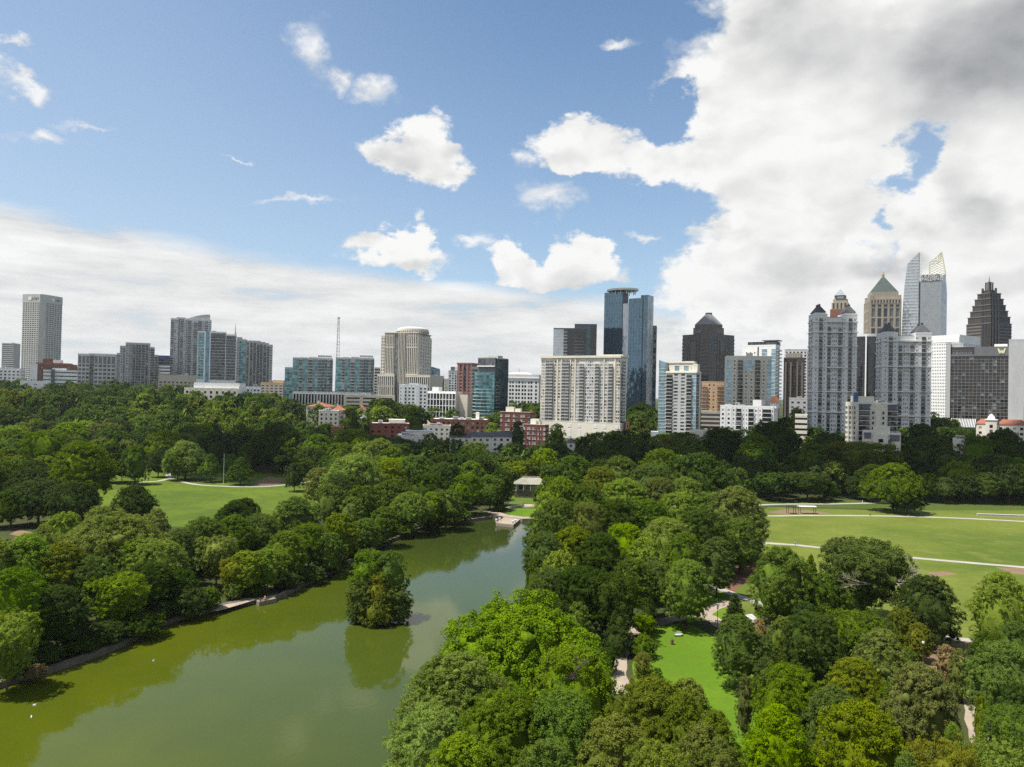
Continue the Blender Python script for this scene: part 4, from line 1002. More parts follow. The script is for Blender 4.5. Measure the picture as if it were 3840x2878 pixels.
# curved-crown tower
b = resid('apartment_tower', 'tall grey balcony tower with curved sail roof behind the teal glass block', 1100, 633, 786, [(655, 1196), (688, 1193), (786, 1200)], None, 10, 26, finish=False,
          cols=[(633, 646, 'b'), (647, 662, 'W'), (662, 668, 'd'), (669, 682, 'b'), (683, 690, 'w'), (690, 696, 'g'), (697, 712, 'b'), (713, 718, 'w'), (719, 734, 'b'), (735, 752, 'b'), (753, 760, 'w'), (760, 774, 'b'), (775, 786, 'w')], wall=LG, slab=LG, rail=STEEL)
x0, x1 = b.lx(693), b.lx(780); z0 = b.zt+.5; z1 = b.z(1180, 775); n = 12
def sail(q):
    for i in range(n):
        a = i/n; a2 = (i+1)/n
        q.prism([(x0+(x1-x0)*a, 4), (x0+(x1-x0)*a2, 4), (x0+(x1-x0)*a2, 20), (x0+(x1-x0)*a, 20)], z0, z0+.3+(z1-z0)*math.sin(a2*1.5), GR)
sub(b, 'sail_roof', sail); b.finish()
b = simple('parking_garage', 'plain beige blocky annex with square openings, front of the stepped and sail-roofed towers', 'building', 900, 592, 734, 1412, None, 4, 30, wall=BE, core=BE, fw=4.2, fh=3.6, wf=.55, hf=.55, bits=1, head=6); b.finish()
# teal tower with white frame
b = B('apartment_tower', 'teal glass tower with white frames and dark balcony rows at left skyline', 'apartment tower', 850, 736, 882, None, 8, 22)
zt = b.z(1245, 740); zt2 = b.z(1258, 862); xm = b.lx(843)
b.core(0, xm, 0, b.M, -3, zt, WH); b.core(xm, b.W, 0, b.M, -3, zt2, WH)
a1, a2, a3, a4 = b.lx(761), b.lx(766), b.lx(781), b.lx(785)
zf = b.z(1424, 760)
b.curtain('F', 0, .6, a1, zf, zt-1.2, gl=G_TEAL, fh=3.2, fw=4, mull=WH, bw=.35); b.pb('frame', 'F', 0, a1, a2, 0, 1.0, zf-2, zt+1, WH); b.pb('frame', 'F', 0, a3, a4, 0, 1.0, zf-2, zt+1, WH)
b.curtain('F', 0, a2, a3, 2, zt+.8, gl=G_BLUE, fh=3.2, fw=4, mull=G_BLUE, bw=.2); b.pb('frame', 'F', 0, 0, .6, 0, .9, zf-2, zt+1, WH); b.pb('frame', 'F', 0, .6, a1, 0, 1.02, zt-.6, zt+1, WH); b.pb('frame', 'F', 0, -.3, a2, 0, 1.1, zf-3.5, zf-.3, WH)
for s0, s1, t_ in ((a4, xm, zt), (xm, b.W, zt2)):
    nn = round((t_-2-zf)/3.2)
    b.curtain('F', 0, s0, s1-.5, zf, t_-1, gl=G_GREY, fh=3.2, fw=3, mull=DSTEEL, bw=.1)
    b.balcs('F', -.1, s0+.1, s1-.5, zf, zf+nn*3.2, fh=3.2, slab=WH, rail=DSTEEL, recess=False, proj=1.3)
    b.pb('frame', 'F', 0, s1-.5, s1, 0, 1.6, zf-2, t_+1, WH); b.pb('frame', 'F', 0, s0, s1, 0, 1.7, t_-.6, t_+1, WH)
b.pb('frame', 'F', 0, a4, b.W, 0, 1.6, zf-3, zf-.6, WH); b.roofbits(a4, xm-5, 4, b.M-4, zt, 2); b.finish()
b = simple('podium_building', 'white and beige podium with tall window bays below the teal framed tower', 'building', 760, 690, 893, 1462, 920, 16, 20, wall=CR, core=CR, fw=6, fh=4.5, wf=.4, hf=.6, bits=3, side_kw=dict(wf=.01, hf=.01), roof=WROOF)
b.box('white_wall', b.W+.4, b.W+.9, 0, b.M, -2, b.z(1452, 900), WH); b.box('terrace', 8, b.W+.3, 3, b.M-1, b.zt, b.z(1436, 800), WH); b.finish()
b = B('church_spire', 'thin pale spire rising behind the teal framed tower', 'spire', 1150, 869, 884, None, 0, 14)
z0 = b.z(1262); z1 = b.z(1213, 876); xc = b.W/2; b.box('tower_base', 0, b.W, 0, b.W, -3, z0-6, CON)
sub(b, 'spire', lambda q: (q.cyl(xc, xc, b.W*.42, z0-6, b.W*.42, z0, CON, 10), q.cyl(xc, xc, b.W*.35, z0, 1.2, z0+6, CON, 10), q.cyl(xc, xc, .9, z0+6, .2, z1, CON, 8))); b.finish()
# grey tower with teal strip and rounded top
b = resid('apartment_tower', 'grey ribbed apartment tower with teal glass edge, right of the white-framed tower', 950, 884, 1018, [(902, 1268), (920, 1276), (972, 1281), (990, 1286), (1004, 1290), (1018, 1296)], None, 9, 24, wall=CON, slab=CON, finish=False,
          cols=[(884, 892, 'w'), (893, 919, 'g'), (920, 929, 'b'), (930, 934, 'p'), (934, 943, 'b'), (946, 956, 'b'), (959, 969, 'b'), (971, 981, 'b'), (984, 995, 'b'), (998, 1006, 'd'), (1006, 1018, 'w'), (943, 946, 'p'), (956, 959, 'p'), (969, 971, 'p'), (981, 984, 'p')], glassm=G_TEAL)
b.finish()
b = simple('hotel', 'small peach hotel with rows of dark windows right of the ribbed tower', 'building', 850, 976, 1062, 1440, 1075, 14, 24, wall=BE, core=ORG, fw=4.6, fh=3.1, wf=.55, hf=.42, bits=2)
b.box('penthouse', b.lx(1020), b.lx(1060), 3, 14, b.zt, b.z(1426), ORG); b.finish()
b = simple('low_building', 'low white block with square windows between podium and peach hotel', 'building', 800, 922, 976, 1455, None, 3, 16, wall=WH, fw=3.4, fh=3.5, wf=.5, hf=.5, bits=1); b.finish()
# twin glass blocks
for (xl, xr, low, nm) in ((1066, 1245, 1095, 'left of twin teal glass apartment blocks below the lattice mast'), (1256, 1400, None, 'right of twin teal glass apartment blocks, beside the domed tower')):
    b = B('apartment_tower', nm, 'apartment tower', 800, xl, xr, None, 6, 24, group='twin teal glass blocks')
    ym = 1346; zt = b.z(ym, (xl+xr)/2); xa = b.lx(low) if low else 0
    if low: zl = b.z(1381, 1080); b.core(0, xa, 0, b.M, -3, zl, GR); b.curtain('F', 0, 0, xa, 8, zl-.5, gl=G_TEAL, fh=3.1, fw=3, mull=GR, bw=.3)
    b.core(xa, b.W, 0, b.M, -3, zt, GR)
    X = lambda f: xa+(b.W-xa)*f
    zb = b.z(1472, (xl+xr)/2)
    for f0, f1, k in ((0, .15, 't'), (.15, .24, 'b'), (.24, .38, 't'), (.38, .5, 'b'), (.5, .62, 't'), (.62, .72, 'b'), (.72, .86, 'd'), (.86, .92, 'b'), (.92, 1, 'd')):
        if k == 'b': n_ = round((zt-1-zb)/3.1); b.balcs('F', 0, X(f0)+.1, X(f1)-.1, zt-1-n_*3.1, zt-1, fh=3.1, slab=GR, rail=STEEL, proj=1.6)
        else: b.curtain('F', 0, X(f0), X(f1), zb, zt-.5, gl=G_TEAL if k == 't' else G_TEALD, fh=3.1, fw=2.6, mull=GR, bw=.32)
    b.curtain('R', b.W, 0, b.M, zb, zt-.5, gl=G_TEALD, fh=3.1, fw=3, mull=GR, bw=.32)
    b.box('penthouse', X(.18), X(.35), 3, 12, zt, b.z(1340, xl+60), GR); b.box('penthouse', X(.4), X(.6), 3, 14, zt, b.z(1338, xl+60), GR)
    def perg(q):
        z0 = zt+.2; z1 = b.z(1333, xr-40)
        q.box(X(.62), X(.97), 3, 12, z1-1.4, z1, GR)
        for i in range(9): q.box(X(.62)+i*(X(.35)-X(0))/8.3, X(.62)+i*(X(.35)-X(0))/8.3+.8, 3, 4, z0, z1-1.4, GR)
    sub(b, 'roof_pergola', perg); b.finish()
b = B('podium_building', 'low podium with tall pale piers running below the twin teal blocks', 'building', 770, 1098, 1392, None, 6, 20)
zt = b.z(1474, 1240); b.core(0, b.W, 0, b.M, -3, zt, CON); b.grid('F', 0, .3, b.W-.3, 1, zt-1, nc=26, nr=2, wf=.72, hf=.9, wall=LG, d=.7, mix=MIXD); b.finish()
# lattice mast
e = empty('lattice_mast', (*at(1263/1.736, 1470/1.736, 1000).xy, ground(tx(1263)*1000, 1000))); tag(e, 'thin red and white lattice radio mast behind the twin teal blocks', 'radio mast')
zt = at(1263/1.736, 1192/1.736, 1000).z-e.location.z
def mast(q, a=4.2):
    n = 26
    for k in range(n):
        z0, z1 = zt*k/n, zt*(k+1)/n; r0, r1 = a*(1-.72*k/n), a*(1-.72*(k+1)/n)
        m = WSTEEL if k % 2 else STEEL
        P0 = [(r0*math.cos(i*2.094), r0*math.sin(i*2.094), z0) for i in range(3)]; P1 = [(r1*math.cos(i*2.094), r1*math.sin(i*2.094), z1) for i in range(3)]
        for i in range(3): q.bar(P0[i], P1[i], .24, m, 4); q.bar(P0[i], P1[(i+1) % 3], .12, m, 4); q.bar(P0[i], P0[(i+1) % 3], .18, m, 4)
q = MB(); mast(q); q.build('lattice', e); q = MB(); q.cyl(0, 0, 2.2, zt-1, 2.2, zt+.6, WSTEEL, 8); q.build('antenna_platform', e)
# cream domed tower
b = B('office_tower', 'cream stone tower with ribbed glass bays and low round dome', 'skyscraper', 950, 1425, 1566, 1614, 20)
Z = lambda y, p=1500: b.z(y, p)
zs = Z(1262); zt = Z(1250); b.core(0, b.W, 0, b.M, -3, zs, CAM_); x1, x2, x3, x4 = b.lx(1440), b.lx(1476), b.lx(1520), b.lx(1562)
b.core(x1, b.W-1, -.8, b.M-2, zs, zt, CAM_)
b.grid('F', 0, .2, x1, 4, zs-1, nc=2, fh=4, wf=.5, hf=.55, wall=CAM_, mix=[(G_M, 1)]); zz = Z(1406)
for s0, s1, n_ in ((x1, x2, 6), (x3, x4, 6)):
    for za, zb_ in ((zz, Z(1302)), (Z(1302)+.1, Z(1292)), (Z(1291), Z(1262)), (Z(1261), zt-1)):
        b.grid('F', -.8, s0, s1, za, zb_, nc=n_, nr=1, wf=.58, hf=.94 if zb_-za > 8 else .7, wall=CAM_, d=.9, mix=[(G_M, 1)])
b.pb('wall', 'F', 0, x1, b.W, 0, .8, -2, zt-.5, CAM_)
b.pb('glass_wall', 'F', -.8, x2+.1, x3-.1, 0, .1, 0, zt-2, G_M)
for i in range(5): b.pb('wall', 'F', -.8, x2+(x3-x2)*(.4+i*.12)-.35, x2+(x3-x2)*(.4+i*.12)+.35, .1, 1.3, 0, zt, CAM_)
n_ = round((zs-6)/4); b.grid('R', b.W, 3, b.M-.4, 4, zs-1, nc=5, nr=n_, wf=.5, hf=.55, wall=CAM_, d=.5, mix=MIX1)
b.pb('wall', 'F', 0, x4, b.W, 0, 1.2, -2, zs, CAM_)
xc = (b.lx(1464)+b.lx(1577))/2; r_ = (b.lx(1577)-b.lx(1464))/2; yc = b.M*.45
def dome(q):
    z0 = zt; z1 = Z(1232); q.cyl(xc, yc, r_, z0, r_, z1, CAM_, 40)
    for i in range(40):
        a = 6.2832*i/40; q.box(xc+(r_+.05)*math.cos(a)-.6, xc+(r_+.05)*math.cos(a)+.6, yc+(r_+.05)*math.sin(a)-.6, yc+(r_+.05)*math.sin(a)+.6, z0+.8, z0+3.4, G_M)
    z2 = Z(1221); k = 6
    for i in range(k): 
        f0, f1 = i/k, (i+1)/k
        q.cyl(xc, yc, r_*math.sqrt(1-f0**2*.985)*.97, z1+(z2-z1)*f0, r_*math.sqrt(max(0, 1-f1**2*.985))*.97, z1+(z2-z1)*f1, CON, 40)
sub(b, 'dome', dome)
sub(b, 'cornice', lambda q: (q.box(x1-1, b.W+1, -2.0, b.M-1, zt, zt+.7, CAM_)))
for pa, pb_, y_ in ((1413, 1476, 1407), (1518, 1612, 1408)):
    s0, s1 = b.lx(pa, y=-5), b.lx(pb_, y=-5); zz = b.z(y_, y=-5); b.core(s0, s1, -5, 6 if pa < 1500 else b.M-4, -3, zz, CAM_)
    b.grid('F', -5, s0+.2, s1-.2, zz*.66, zz-1.5, fw=2.6, nr=1, wf=.6, hf=.93, wall=CAM_, d=.6, mix=[(G_M, 1)]); b.grid('F', -5, s0+.2, s1-.2, zz*.36, zz*.64, fw=2.6, nr=1, wf=.6, hf=.9, wall=CAM_, d=.6, mix=MIX1)
b.finish()
simple('office_building', 'narrow grey block squeezed between right teal block and domed tower', 'building', 1000, 1402, 1424, 1382, None, 3, 16, wall=GR, style='ribbon', fh=3.6, bits=0).finish()
b = simple('office_tower', 'blue glass tower with sloping top right of the domed tower', 'skyscraper', 1150, 1612, 1648, 1388, None, 6, 20, style='curtain', gl=G_BLUE, mull=DG, fh=4, fw=3, wall=DG, par=0, bits=0)
sub(b, 'sloped_top', lambda q: q.prism([(0, 0), (b.W, 0), (b.W, b.M), (0, b.M)], b.zt, [b.z(1375), b.z(1384), b.z(1384), b.z(1375)], G_BLUE)); b.finish()
simple('office_building', 'grey-blue block with dark window rows under the sloping blue tower', 'building', 1080, 1618, 1652, 1413, 1664, 25, wall=GR, style='ribbon', fh=3.6, gl=G_M, side_kw=dict(style='grid', wf=.05, hf=.05), bits=1).finish()
simple('office_building', 'thin yellowish beige block between grey-blue and white striped towers', 'building', 1080, 1664, 1680, 1424, None, 3, 14, wall=CR, core=CR, fw=5, fh=4, wf=.3, hf=.3, bits=0).finish()
b = simple('apartment_tower', 'white and grey slim tower left of the rose granite tower', 'apartment tower', 1050, 1680, 1713, 1394, None, 5, 16, wall=WH, core=GR, fw=3.5, fh=3.3, wf=.62, hf=.72, mix=[(G_ICE, 2), (G_D, 2)], bits=0)
b.box('penthouse', b.lx(1688), b.lx(1703), 2, 12, b.zt, b.z(1376), DG); b.box('penthouse', b.lx(1703)+.05, b.W-.5, 2, 12, b.zt, b.z(1377), WH); b.finish()
# rose granite
b = simple('office_tower', 'rose-brown granite tower with dark window bands behind the teal glass tower', 'skyscraper', 900, 1713, 1766, 1365, 1795, 22, wall=PNK, core=PNK, style='ribbon', fh=3.9, hf=.32, gl=G_D, bits=0, head=7)
for a in (1716, 1732, 1748, 1762): b.pb('wall', 'F', 0, b.lx(a), b.lx(a)+2.2, 0, .6, 0, b.zt, PNK)
b.pb('glass_strip', 'F', 0, b.lx(1737), b.lx(1744), 0, .7, b.zt*.45, b.zt-4, G_D); b.box('cornice', -.8, b.W+.8, -.8, b.M+.8, b.zt-.5, b.zt+1, PNK)
for i in range(4):
    for x_ in (1717, 1752): b.pane('F', 0, b.lx(x_+i*3.2), b.lx(x_+1.8+i*3.2), b.zt-6, b.zt-2, MIXD, .08)
b.finish()
# dark teal glass residential
b = B('apartment_tower', 'dark teal glass tower with white balcony edges, centre of the skyline', 'apartment tower', 700, 1766, 1854, 1904, 30)
Z = lambda y, p=1820: b.z(y, p)
zt = Z(1346); x1 = b.lx(1790); zl = Z(1380, 1778)
b.core(x1, b.W, 0, b.M, -3, zt, DG); b.core(0, x1, 1, b.M*.6, -3, zl, DG)
b.pb('glass_wall', 'F', 0, x1, b.W-1, 0, .1, Z(1373), zt-.3, G_GREY)
b.box('balcony_edge', x1, b.W+.3, -1.6, 0, Z(1376), Z(1372), WH)
n_ = round(Z(1400)/3.15); fh = Z(1400)/n_
b.curtain('F', 0, x1+2.5, b.W, 2, Z(1400), gl=G_TEAL, fh=fh, fw=2.2, mull=DSTEEL, bw=.25)
def bay(q):       # curved glass bay
    x0, xe = b.lx(1778), b.lx(1842); k = 14; pts = []
    for i in range(k+1):
        f = i/k; pts.append((x0+(xe-x0)*f, -2.6*math.sin(math.pi*f)-.15))
    q.prism(pts+[(xe, .1), (x0, .1)], 2, Z(1398), G_TEAL)
sub(b, 'curved_bay', bay)
for j in range(n_):
    zz = 1+j*fh; half = zz < Z(1470)
    def slab(q, zz=zz):
        k = 14; x0, xe = b.lx(1770 if zz < Z(1480) else 1778), b.lx(1842); pts = [(x0+(xe-x0)*i/k, -3.3*math.sin(math.pi*i/k)-.4) for i in range(k+1)]
        q.prism(pts+[(xe, 0), (x0, 0)], zz, zz+.3, LG if zz < Z(1460) else DG)
    sub(b, 'floor_slab', slab)
b.balcs('F', 1, .2, x1-.3, 2, zl-1, fh=fh, slab=GR, rail=DSTEEL); b.curtain('R', b.W, 0, b.M, 2, zt-.3, gl=G_TEALD, fh=fh, fw=2.4, mull=DSTEEL, bw=.25)
b.balcs('R', b.W+.1, 1, b.M*.3, 4, Z(1420), fh=fh, slab=GR, rail=DSTEEL, recess=False); b.box('penthouse', b.lx(1820), b.lx(1858), 3, 12, zt, Z(1334), CON); b.finish()
# white grid left
b = simple('apartment_building', 'white block with dark recessed windows and penthouse, behind the white-framed grid block', 'building', 700, 1497, 1602, 1448, None, 8, 22, wall=WH, core=WH, fw=3.4, fh=3.1, wf=.5, hf=.5, bits=1, mix=MIXD)
for a in (1505, 1560): b.pb('wall', 'F', 0, b.lx(a), b.lx(a)+3.0, .3, .7, 0, b.zt+.5, WH)
b.box('penthouse', b.lx(1532), b.lx(1568), 2, 12, b.zt, b.z(1438), WH); b.finish()
b = B('apartment_building', 'white-framed grid block with tall dark bays and beige end wall', 'building', 650, 1603, 1709, 1733, 24)
zt = b.z(1473, 1700); b.core(0, b.W, 0, b.M, -3, zt, WH); zb = b.z(1570, 1700)
b.grid('F', 0, .2, b.W, zb, zt-.8, nc=9, nr=4, wf=.84, hf=.92, wall=WH, d=.9, mix=[(G_D, 2), (G_BLK, 2), (G_M, 1)]); b.box('end_wall', b.W, b.W+.4, 0, b.M, -2, zt+1, BE)
b.box('penthouse', 3, 9, 3, 10, zt, zt+4.5, WH); b.box('annex', b.W+.5, b.W+9, b.M-9, b.M+2, -2, b.z(1480, 1709), BE); b.finish()
# white paired windows
b = B('office_building', 'large white building with paired square windows and grey roof, left of the cream tower', 'building', 850, 1900, 2020, 2030, 5, 40)
zt = b.z(1420, 1960); b.core(0, b.W, 0, b.M, -3, zt, WH, parapet=0)
for j in range(8):
    zz = zt-2-(j+1)*4.25
    for i in range(9):
        xx = b.lx(1909+i*11.6+(0 if i % 2 == 0 else -1.5)) if i < 8 else b.lx(2006)
        b.pane('F', 0, xx, xx+2.1, zz+.6, zz+3.0, MIX1, .05)
sub(b, 'attic_storey', lambda q: (q.box(-.8, b.W+.8, -.8, b.M, zt, zt+.9, WH), q.box(0, b.W, 0, b.M-1, zt+.9, b.z(1405), LG)))
sub(b, 'roof_dome', lambda q: (q.prism([(0, 3), (b.lx(1994), 3), (b.lx(1994), 30), (0, 30)], b.z(1405), b.z(1396), GR, [(4, 8), (b.lx(1975), 8), (b.lx(1975), 25), (4, 25)]), q.bar((b.lx(1939), 12, b.z(1398)), (b.lx(1939), 12, b.z(1378)), .9, CON, 6, .2))); b.finish()
# brick blocks
def brickb(label, D, xl, xr, yt, xs, phi, nc, nr):
    b = B('brick_building', label, 'building', D, xl, xr, xs, phi, 20); zt = b.z(yt, xr if b.side == 'R' else xl); b.core(0, b.W, 0, b.M, -3, zt, BRK, WROOF, parapet=.6)
    b.box('coping', -.15, b.W+.15, -.15, .5, zt+.6, zt+.9, CR)
    for j in range(nr):
        for i in range(nc):
            xx = b.W*(i+.5)/nc+(.5 if i % 2 else -.5); zz = zt-2.9-j*3.3
            b.pane('F', 0, xx-.75, xx+.75, zz, zz+1.7, [(G_L, 3), (G_M, 2)], .06); b.pb('sill', 'F', 0, xx-.9, xx+.9, .06, .2, zz-.2, zz, CR)
        m = int(b.M/3)
        for i in range(m):
            xx = b.M*(i+.5)/m; zz = zt-2.9-j*3.3; b.pane(b.side, b.W if b.side == 'R' else 0, xx-.6, xx+.6, zz, zz+1.7, [(G_L, 3), (G_M, 2)], .06)
    b.box('penthouse', 3, 9, 5, 10, zt, zt+4.2, CR); b.box('penthouse', b.W*.45, b.W*.62, 5, 10, zt, zt+3, CR); b.finish(); return b
brickb('red brick block of five storeys, left of the cream apartment tower', 560, 1877, 1990, 1551, 2010, 12, 8, 5)
brickb('red brick block with white grouped windows at the foot of the cream tower', 520, 1966, 2046, 1598, 2060, 20, 8, 4)
# big cream residential
b = B('apartment_tower', 'broad cream apartment tower with grey balcony columns, centre of the skyline', 'apartment tower', 560, 2027, 2324, 2348, 22)
Z = lambda y, p=2180: b.z(y, p)
zt = Z(1340); zp = Z(1584); b.core(0, b.W, 0, b.M, -3, zt, CR)
b.core(-.8, b.W+1.4, -1.6, b.M, -3, zp, CR, parapet=.4)
b.box('penthouse', b.lx(2240), b.lx(2330), 2, 14, zt, Z(1331), CR); sub(b, 'cornice', lambda q: q.box(-.7, b.W+.7, -.9, b.M+.7, zt-.6, zt+1.1, CR))
n_ = 19; fh = (zt-2.5-zp)/n_
for a, c, k in ((2029, 2040, 'W'), (2043, 2058, 'b'), (2059, 2074, 'b'), (2077, 2085, 'w'), (2092, 2101, 'w'), (2104, 2119, 'b'), (2120, 2135, 'b'), (2139, 2152, 'W'), (2160, 2168, 'W'), (2170, 2190, 'b'), (2193, 2209, 'W'), (2210, 2224, 'W'), (2228, 2247, 'b'), (2249, 2260, 'W'), (2264, 2277, 'w'), (2279, 2298, 'b'), (2310, 2324, 'W')):
    x0, x1 = b.lx(a), b.lx(c); t_ = zt-2.5 if k != 'b' or a < 2160 else Z(1360)
    m = round((t_-zp)/fh)
    if k == 'b': b.balcs('F', 0, x0, x1, zp+.2, zp+.2+m*fh, fh=fh, slab=LG, rail=STEEL, proj=1.7, door=G_M)
    else: b.grid('F', 0, x0, x1, zp+.2, zp+.2+m*fh, nr=m, nc=1 if k == 'w' else 2, wf=.8, hf=.72, wall=LG if 2155 < a < 2250 else CR, d=.2, mix=[(G_L, 5), (G_M, 3), (G_D, 1)])
for a in (2087, 2102, 2136, 2154, 2262, 2303): b.pb('wall', 'F', 0, b.lx(a), b.lx(a+4), 0, .5, zp, zt-1, CR)
b.balcs('R', b.W, 2, 6, zp+.2, zp+.2+n_*fh, fh=fh, slab=LG, rail=DSTEEL); b.grid('R', b.W, 7, b.M-1, zp+.2, zp+.2+n_*fh, nr=n_, fw=3.2, wf=.5, hf=.6, wall=CR, d=.2, mix=MIX2)
for a in (2135, 2172, 2232, 2266, 2312):
    for zc in (zp-4, zp-11): b.pb('louvre', 'F', -1.6, b.lx(a), b.lx(a)+2.6, 0, .15, zc, zc+2.4 if zc == zp-4 else zc+5.5, LG)
b.finish()
simple('brick_building', 'narrow dark red brick house end right of the cream tower base', 'building', 560, 2348, 2362, 1586, None, 5, 12, wall=BRK2, core=BRK2, fw=3, fh=3.2, wf=.35, hf=.5, bits=0, par=.4).finish()
# dark glass behind
b = B('apartment_tower', 'dark glass block with white floor edges behind the cream tower', 'apartment tower', 800, 2071, 2233, None, 12, 22)
zt = b.z(1234, 2100); z2 = b.z(1219, 2180); xa, xb = b.lx(2120), b.lx(2150)
b.core(0, xb, 0, b.M, -3, zt, DG); b.core(xb, b.W, 0, b.M, -3, z2, DG)
b.curtain('F', 0, 0, xa-3, 10, zt-.4, gl=G_SILV, fh=3.3, fw=4, mull=LG, bw=.3); b.balcs('F', 0, xa-3, xa+1, 10, zt-.6, fh=3.3, slab=LG, rail=STEEL)
for s0, s1, t_, gm in ((xa+1, b.lx(2193), zt, G_BLK), (b.lx(2193), b.lx(2210), z2, G_TEALD), (b.lx(2210), b.W, z2, G_BLK)): b.curtain('F', 0, s0, s1, 10, t_-.4, gl=gm, fh=3.3, fw=3, mull=DSTEEL, bw=.2)
b.balcs('F', -.2, xb, b.lx(2190), 10, zt-3, fh=3.3, slab=GR, rail=DSTEEL, recess=False, proj=1.2); b.finish()
# blue glass tower with disc roof
b = B('office_tower', 'tall blue glass tower with a curved flat canopy on its roof', 'skyscraper', 800, 2260, 2423, 2444, 25)
Z = lambda y, p=2340: b.z(y, p)
x1, x2, x3 = b.lx(2328), b.lx(2352), b.lx(2405); z1 = Z(1098, 2290); z2 = Z(1120, 2380); z3 = Z(1108, 2412)
b.core(0, x1, 0, b.M, -3, z1, DG, parapet=0); b.core(x1, x2, 1.2, b.M, -3, Z(1140), DG, parapet=0); b.core(x2, b.lx(2397), 0, b.M, -3, z2, DG, parapet=0); b.core(b.lx(2397), b.W, 0, b.M, -3, z3, DG, parapet=0)
for s0, s1, t_ in ((0, x1, z1), (x2, x3-.6, z2), (x3+.6, b.W, z3)): b.curtain('F', 0, s0, s1, 0, t_, gl=G_BLUE, fh=4, fw=3, mull=DG, mw=.07, bw=.13)
b.pb('glass_strip', 'F', 1.2, x1+.2, x2-.2, 0, .6, 0, Z(1139), G_SILV); b.pb('dark_groove', 'F', 0, x3-.6, x3+.6, 0, .05, 0, z2-1, G_BLK)
b.curtain('R', b.W, 0, b.M, 0, z3, gl=G_SILV, fh=4, fw=4, mull=LG, mw=.1, bw=.2)
xc = b.lx(2313); rr_ = (b.lx(2369)-b.lx(2257))/2
def can(q):
    k = 28; zc = Z(1090, 2313); zd = Z(1083, 2313)
    pts = [(xc+rr_*math.cos(6.2832*i/k), 9+rr_*.75*math.sin(6.2832*i/k)) for i in range(k)]
    q.prism(pts, zc, zd, LG)
    for i in range(0, k, 2): q.bar((xc+rr_*.8*math.cos(6.2832*i/k), 9+rr_*.6*math.sin(6.2832*i/k), z1-2), (xc+rr_*.8*math.cos(6.2832*i/k), 9+rr_*.6*math.sin(6.2832*i/k), zc), .45, LG, 6)
sub(b, 'roof_canopy', can); b.finish()
simple('apartment_tower', 'slim dark glass tower edge peeking out right of the blue glass tower', 'apartment tower', 900, 2440, 2458, 1222, None, 4, 18, style='curtain', gl=G_TEALD, mull=DG, fh=3.4, fw=3, wall=DG, bits=0, par=0).finish()
# glass and cream residential
b = B('apartment_tower', 'cream and glass tower with slanted left glass corner, right of the blue tower', 'apartment tower', 580, 2469, 2610, 2628, 22)
Z = lambda y, p=2550: b.z(y, p)
xa, xb, xc, xd, xe = b.lx(2496), b.lx(2522), b.lx(2574), b.lx(2594), b.W
zc_ = Z(1398, 2540); ztp = Z(1360); b.core(0, xa, .3, b.M, -3, Z(1360, 2490), GR, parapet=0); b.core(xa, b.W, 0, b.M, -3, zc_, CR); b.core(xa+1, xd, 3, b.M-3, zc_, ztp, CR); b.core(xd, b.W, 2, b.M-3, zc_, Z(1370), CR)
n_ = 19; fh = zc_/n_
def sl(q): q.prism([(0, 0), (xa, 0), (xa, 6), (0, 6)], 1, [Z(1351, 2469), Z(1361, 2496), Z(1361, 2496), Z(1351, 2469)], G_ICE)
sub(b, 'glass_corner', sl)
for j in range(n_+2): b.pb('mullion', 'F', 0, 0, xa, 0, .2, j*fh, j*fh+.25, LG)
b.balcs('F', 0, xa+.2, xb, 1, 1+(n_-1)*fh, fh=fh, slab=LG, rail=DSTEEL); b.grid('F', 0, xb, xc, 1, zc_-.5, nc=2, nr=n_, wf=.55, hf=.52, wall=GR, d=.3, mix=MIX2)
b.balcs('F', 0, xc, xd, 1, 1+(n_-1)*fh, fh=fh, slab=LG, rail=DSTEEL); b.curtain('F', 0, xd, xe, 1, zc_-1, gl=G_ICE, fh=fh, fw=2.5, mull=LG, bw=.25)
b.grid('F', 3, xa+4, xd-2, zc_+1, ztp-2, nc=2, nr=1, wf=.5, hf=.85, wall=CR, d=.3, mix=[(G_ICE, 1)]); b.curtain('R', b.W, 0, b.M*.6, 1, zc_-1, gl=G_GREY, fh=fh, fw=2.5, mull=LG, bw=.25)
sub(b, 'cornice', lambda q: (q.box(xa, b.W+.5, -.6, b.M, zc_-.4, zc_+.5, CR), q.box(xa+.5, xd+.5, 2.5, b.M-2, ztp-.4, ztp+.8, CR))); b.finish()
# dark tower with pyramid cap
b = B('office_tower', 'dark granite tower with stepped shoulders and grey octagonal pyramid roof', 'skyscraper', 850, 2556, 2655, 2750, 42)
Z = lambda y, p=2655: b.z(y, p)
zt = Z(1253); b.core(0, b.W, 0, b.M, -3, zt, DGR2, parapet=.6)
for pl, off, ln in (('F', 0, b.W), ('R', b.W, b.M)):
    n_ = round(zt/4.1); fh = zt/n_
    segs = [(0, .2, 'r'), (.2, .3, 'p'), (.32, .52, 'k'), (.54, .64, 'p'), (.66, 1, 'r')] if pl == 'F' else [(0, .3, 'r'), (.32, .42, 'p'), (.44, .64, 'k'), (.66, .76, 'p'), (.8, 1, 'r')]
    for f0, f1, k in segs:
        if k == 'r': b.ribbon(pl, off, ln*f0, ln*f1, 4, zt-2, nr=n_-1, hf=.52, wall=DGR2, gl=G_BLK, d=.5)
        elif k == 'p': b.grid(pl, off, ln*f0, ln*f1, 4, zt-2, nc=1, nr=n_-1, wf=.6, hf=.55, wall=DGR2, d=.5, mix=MIXD)
        else: b.pb('glass_wall', pl, off, ln*f0, ln*f1, 0, .2, 4, zt-8, G_BLK)
cx_, cy_ = b.W/2, b.M/2
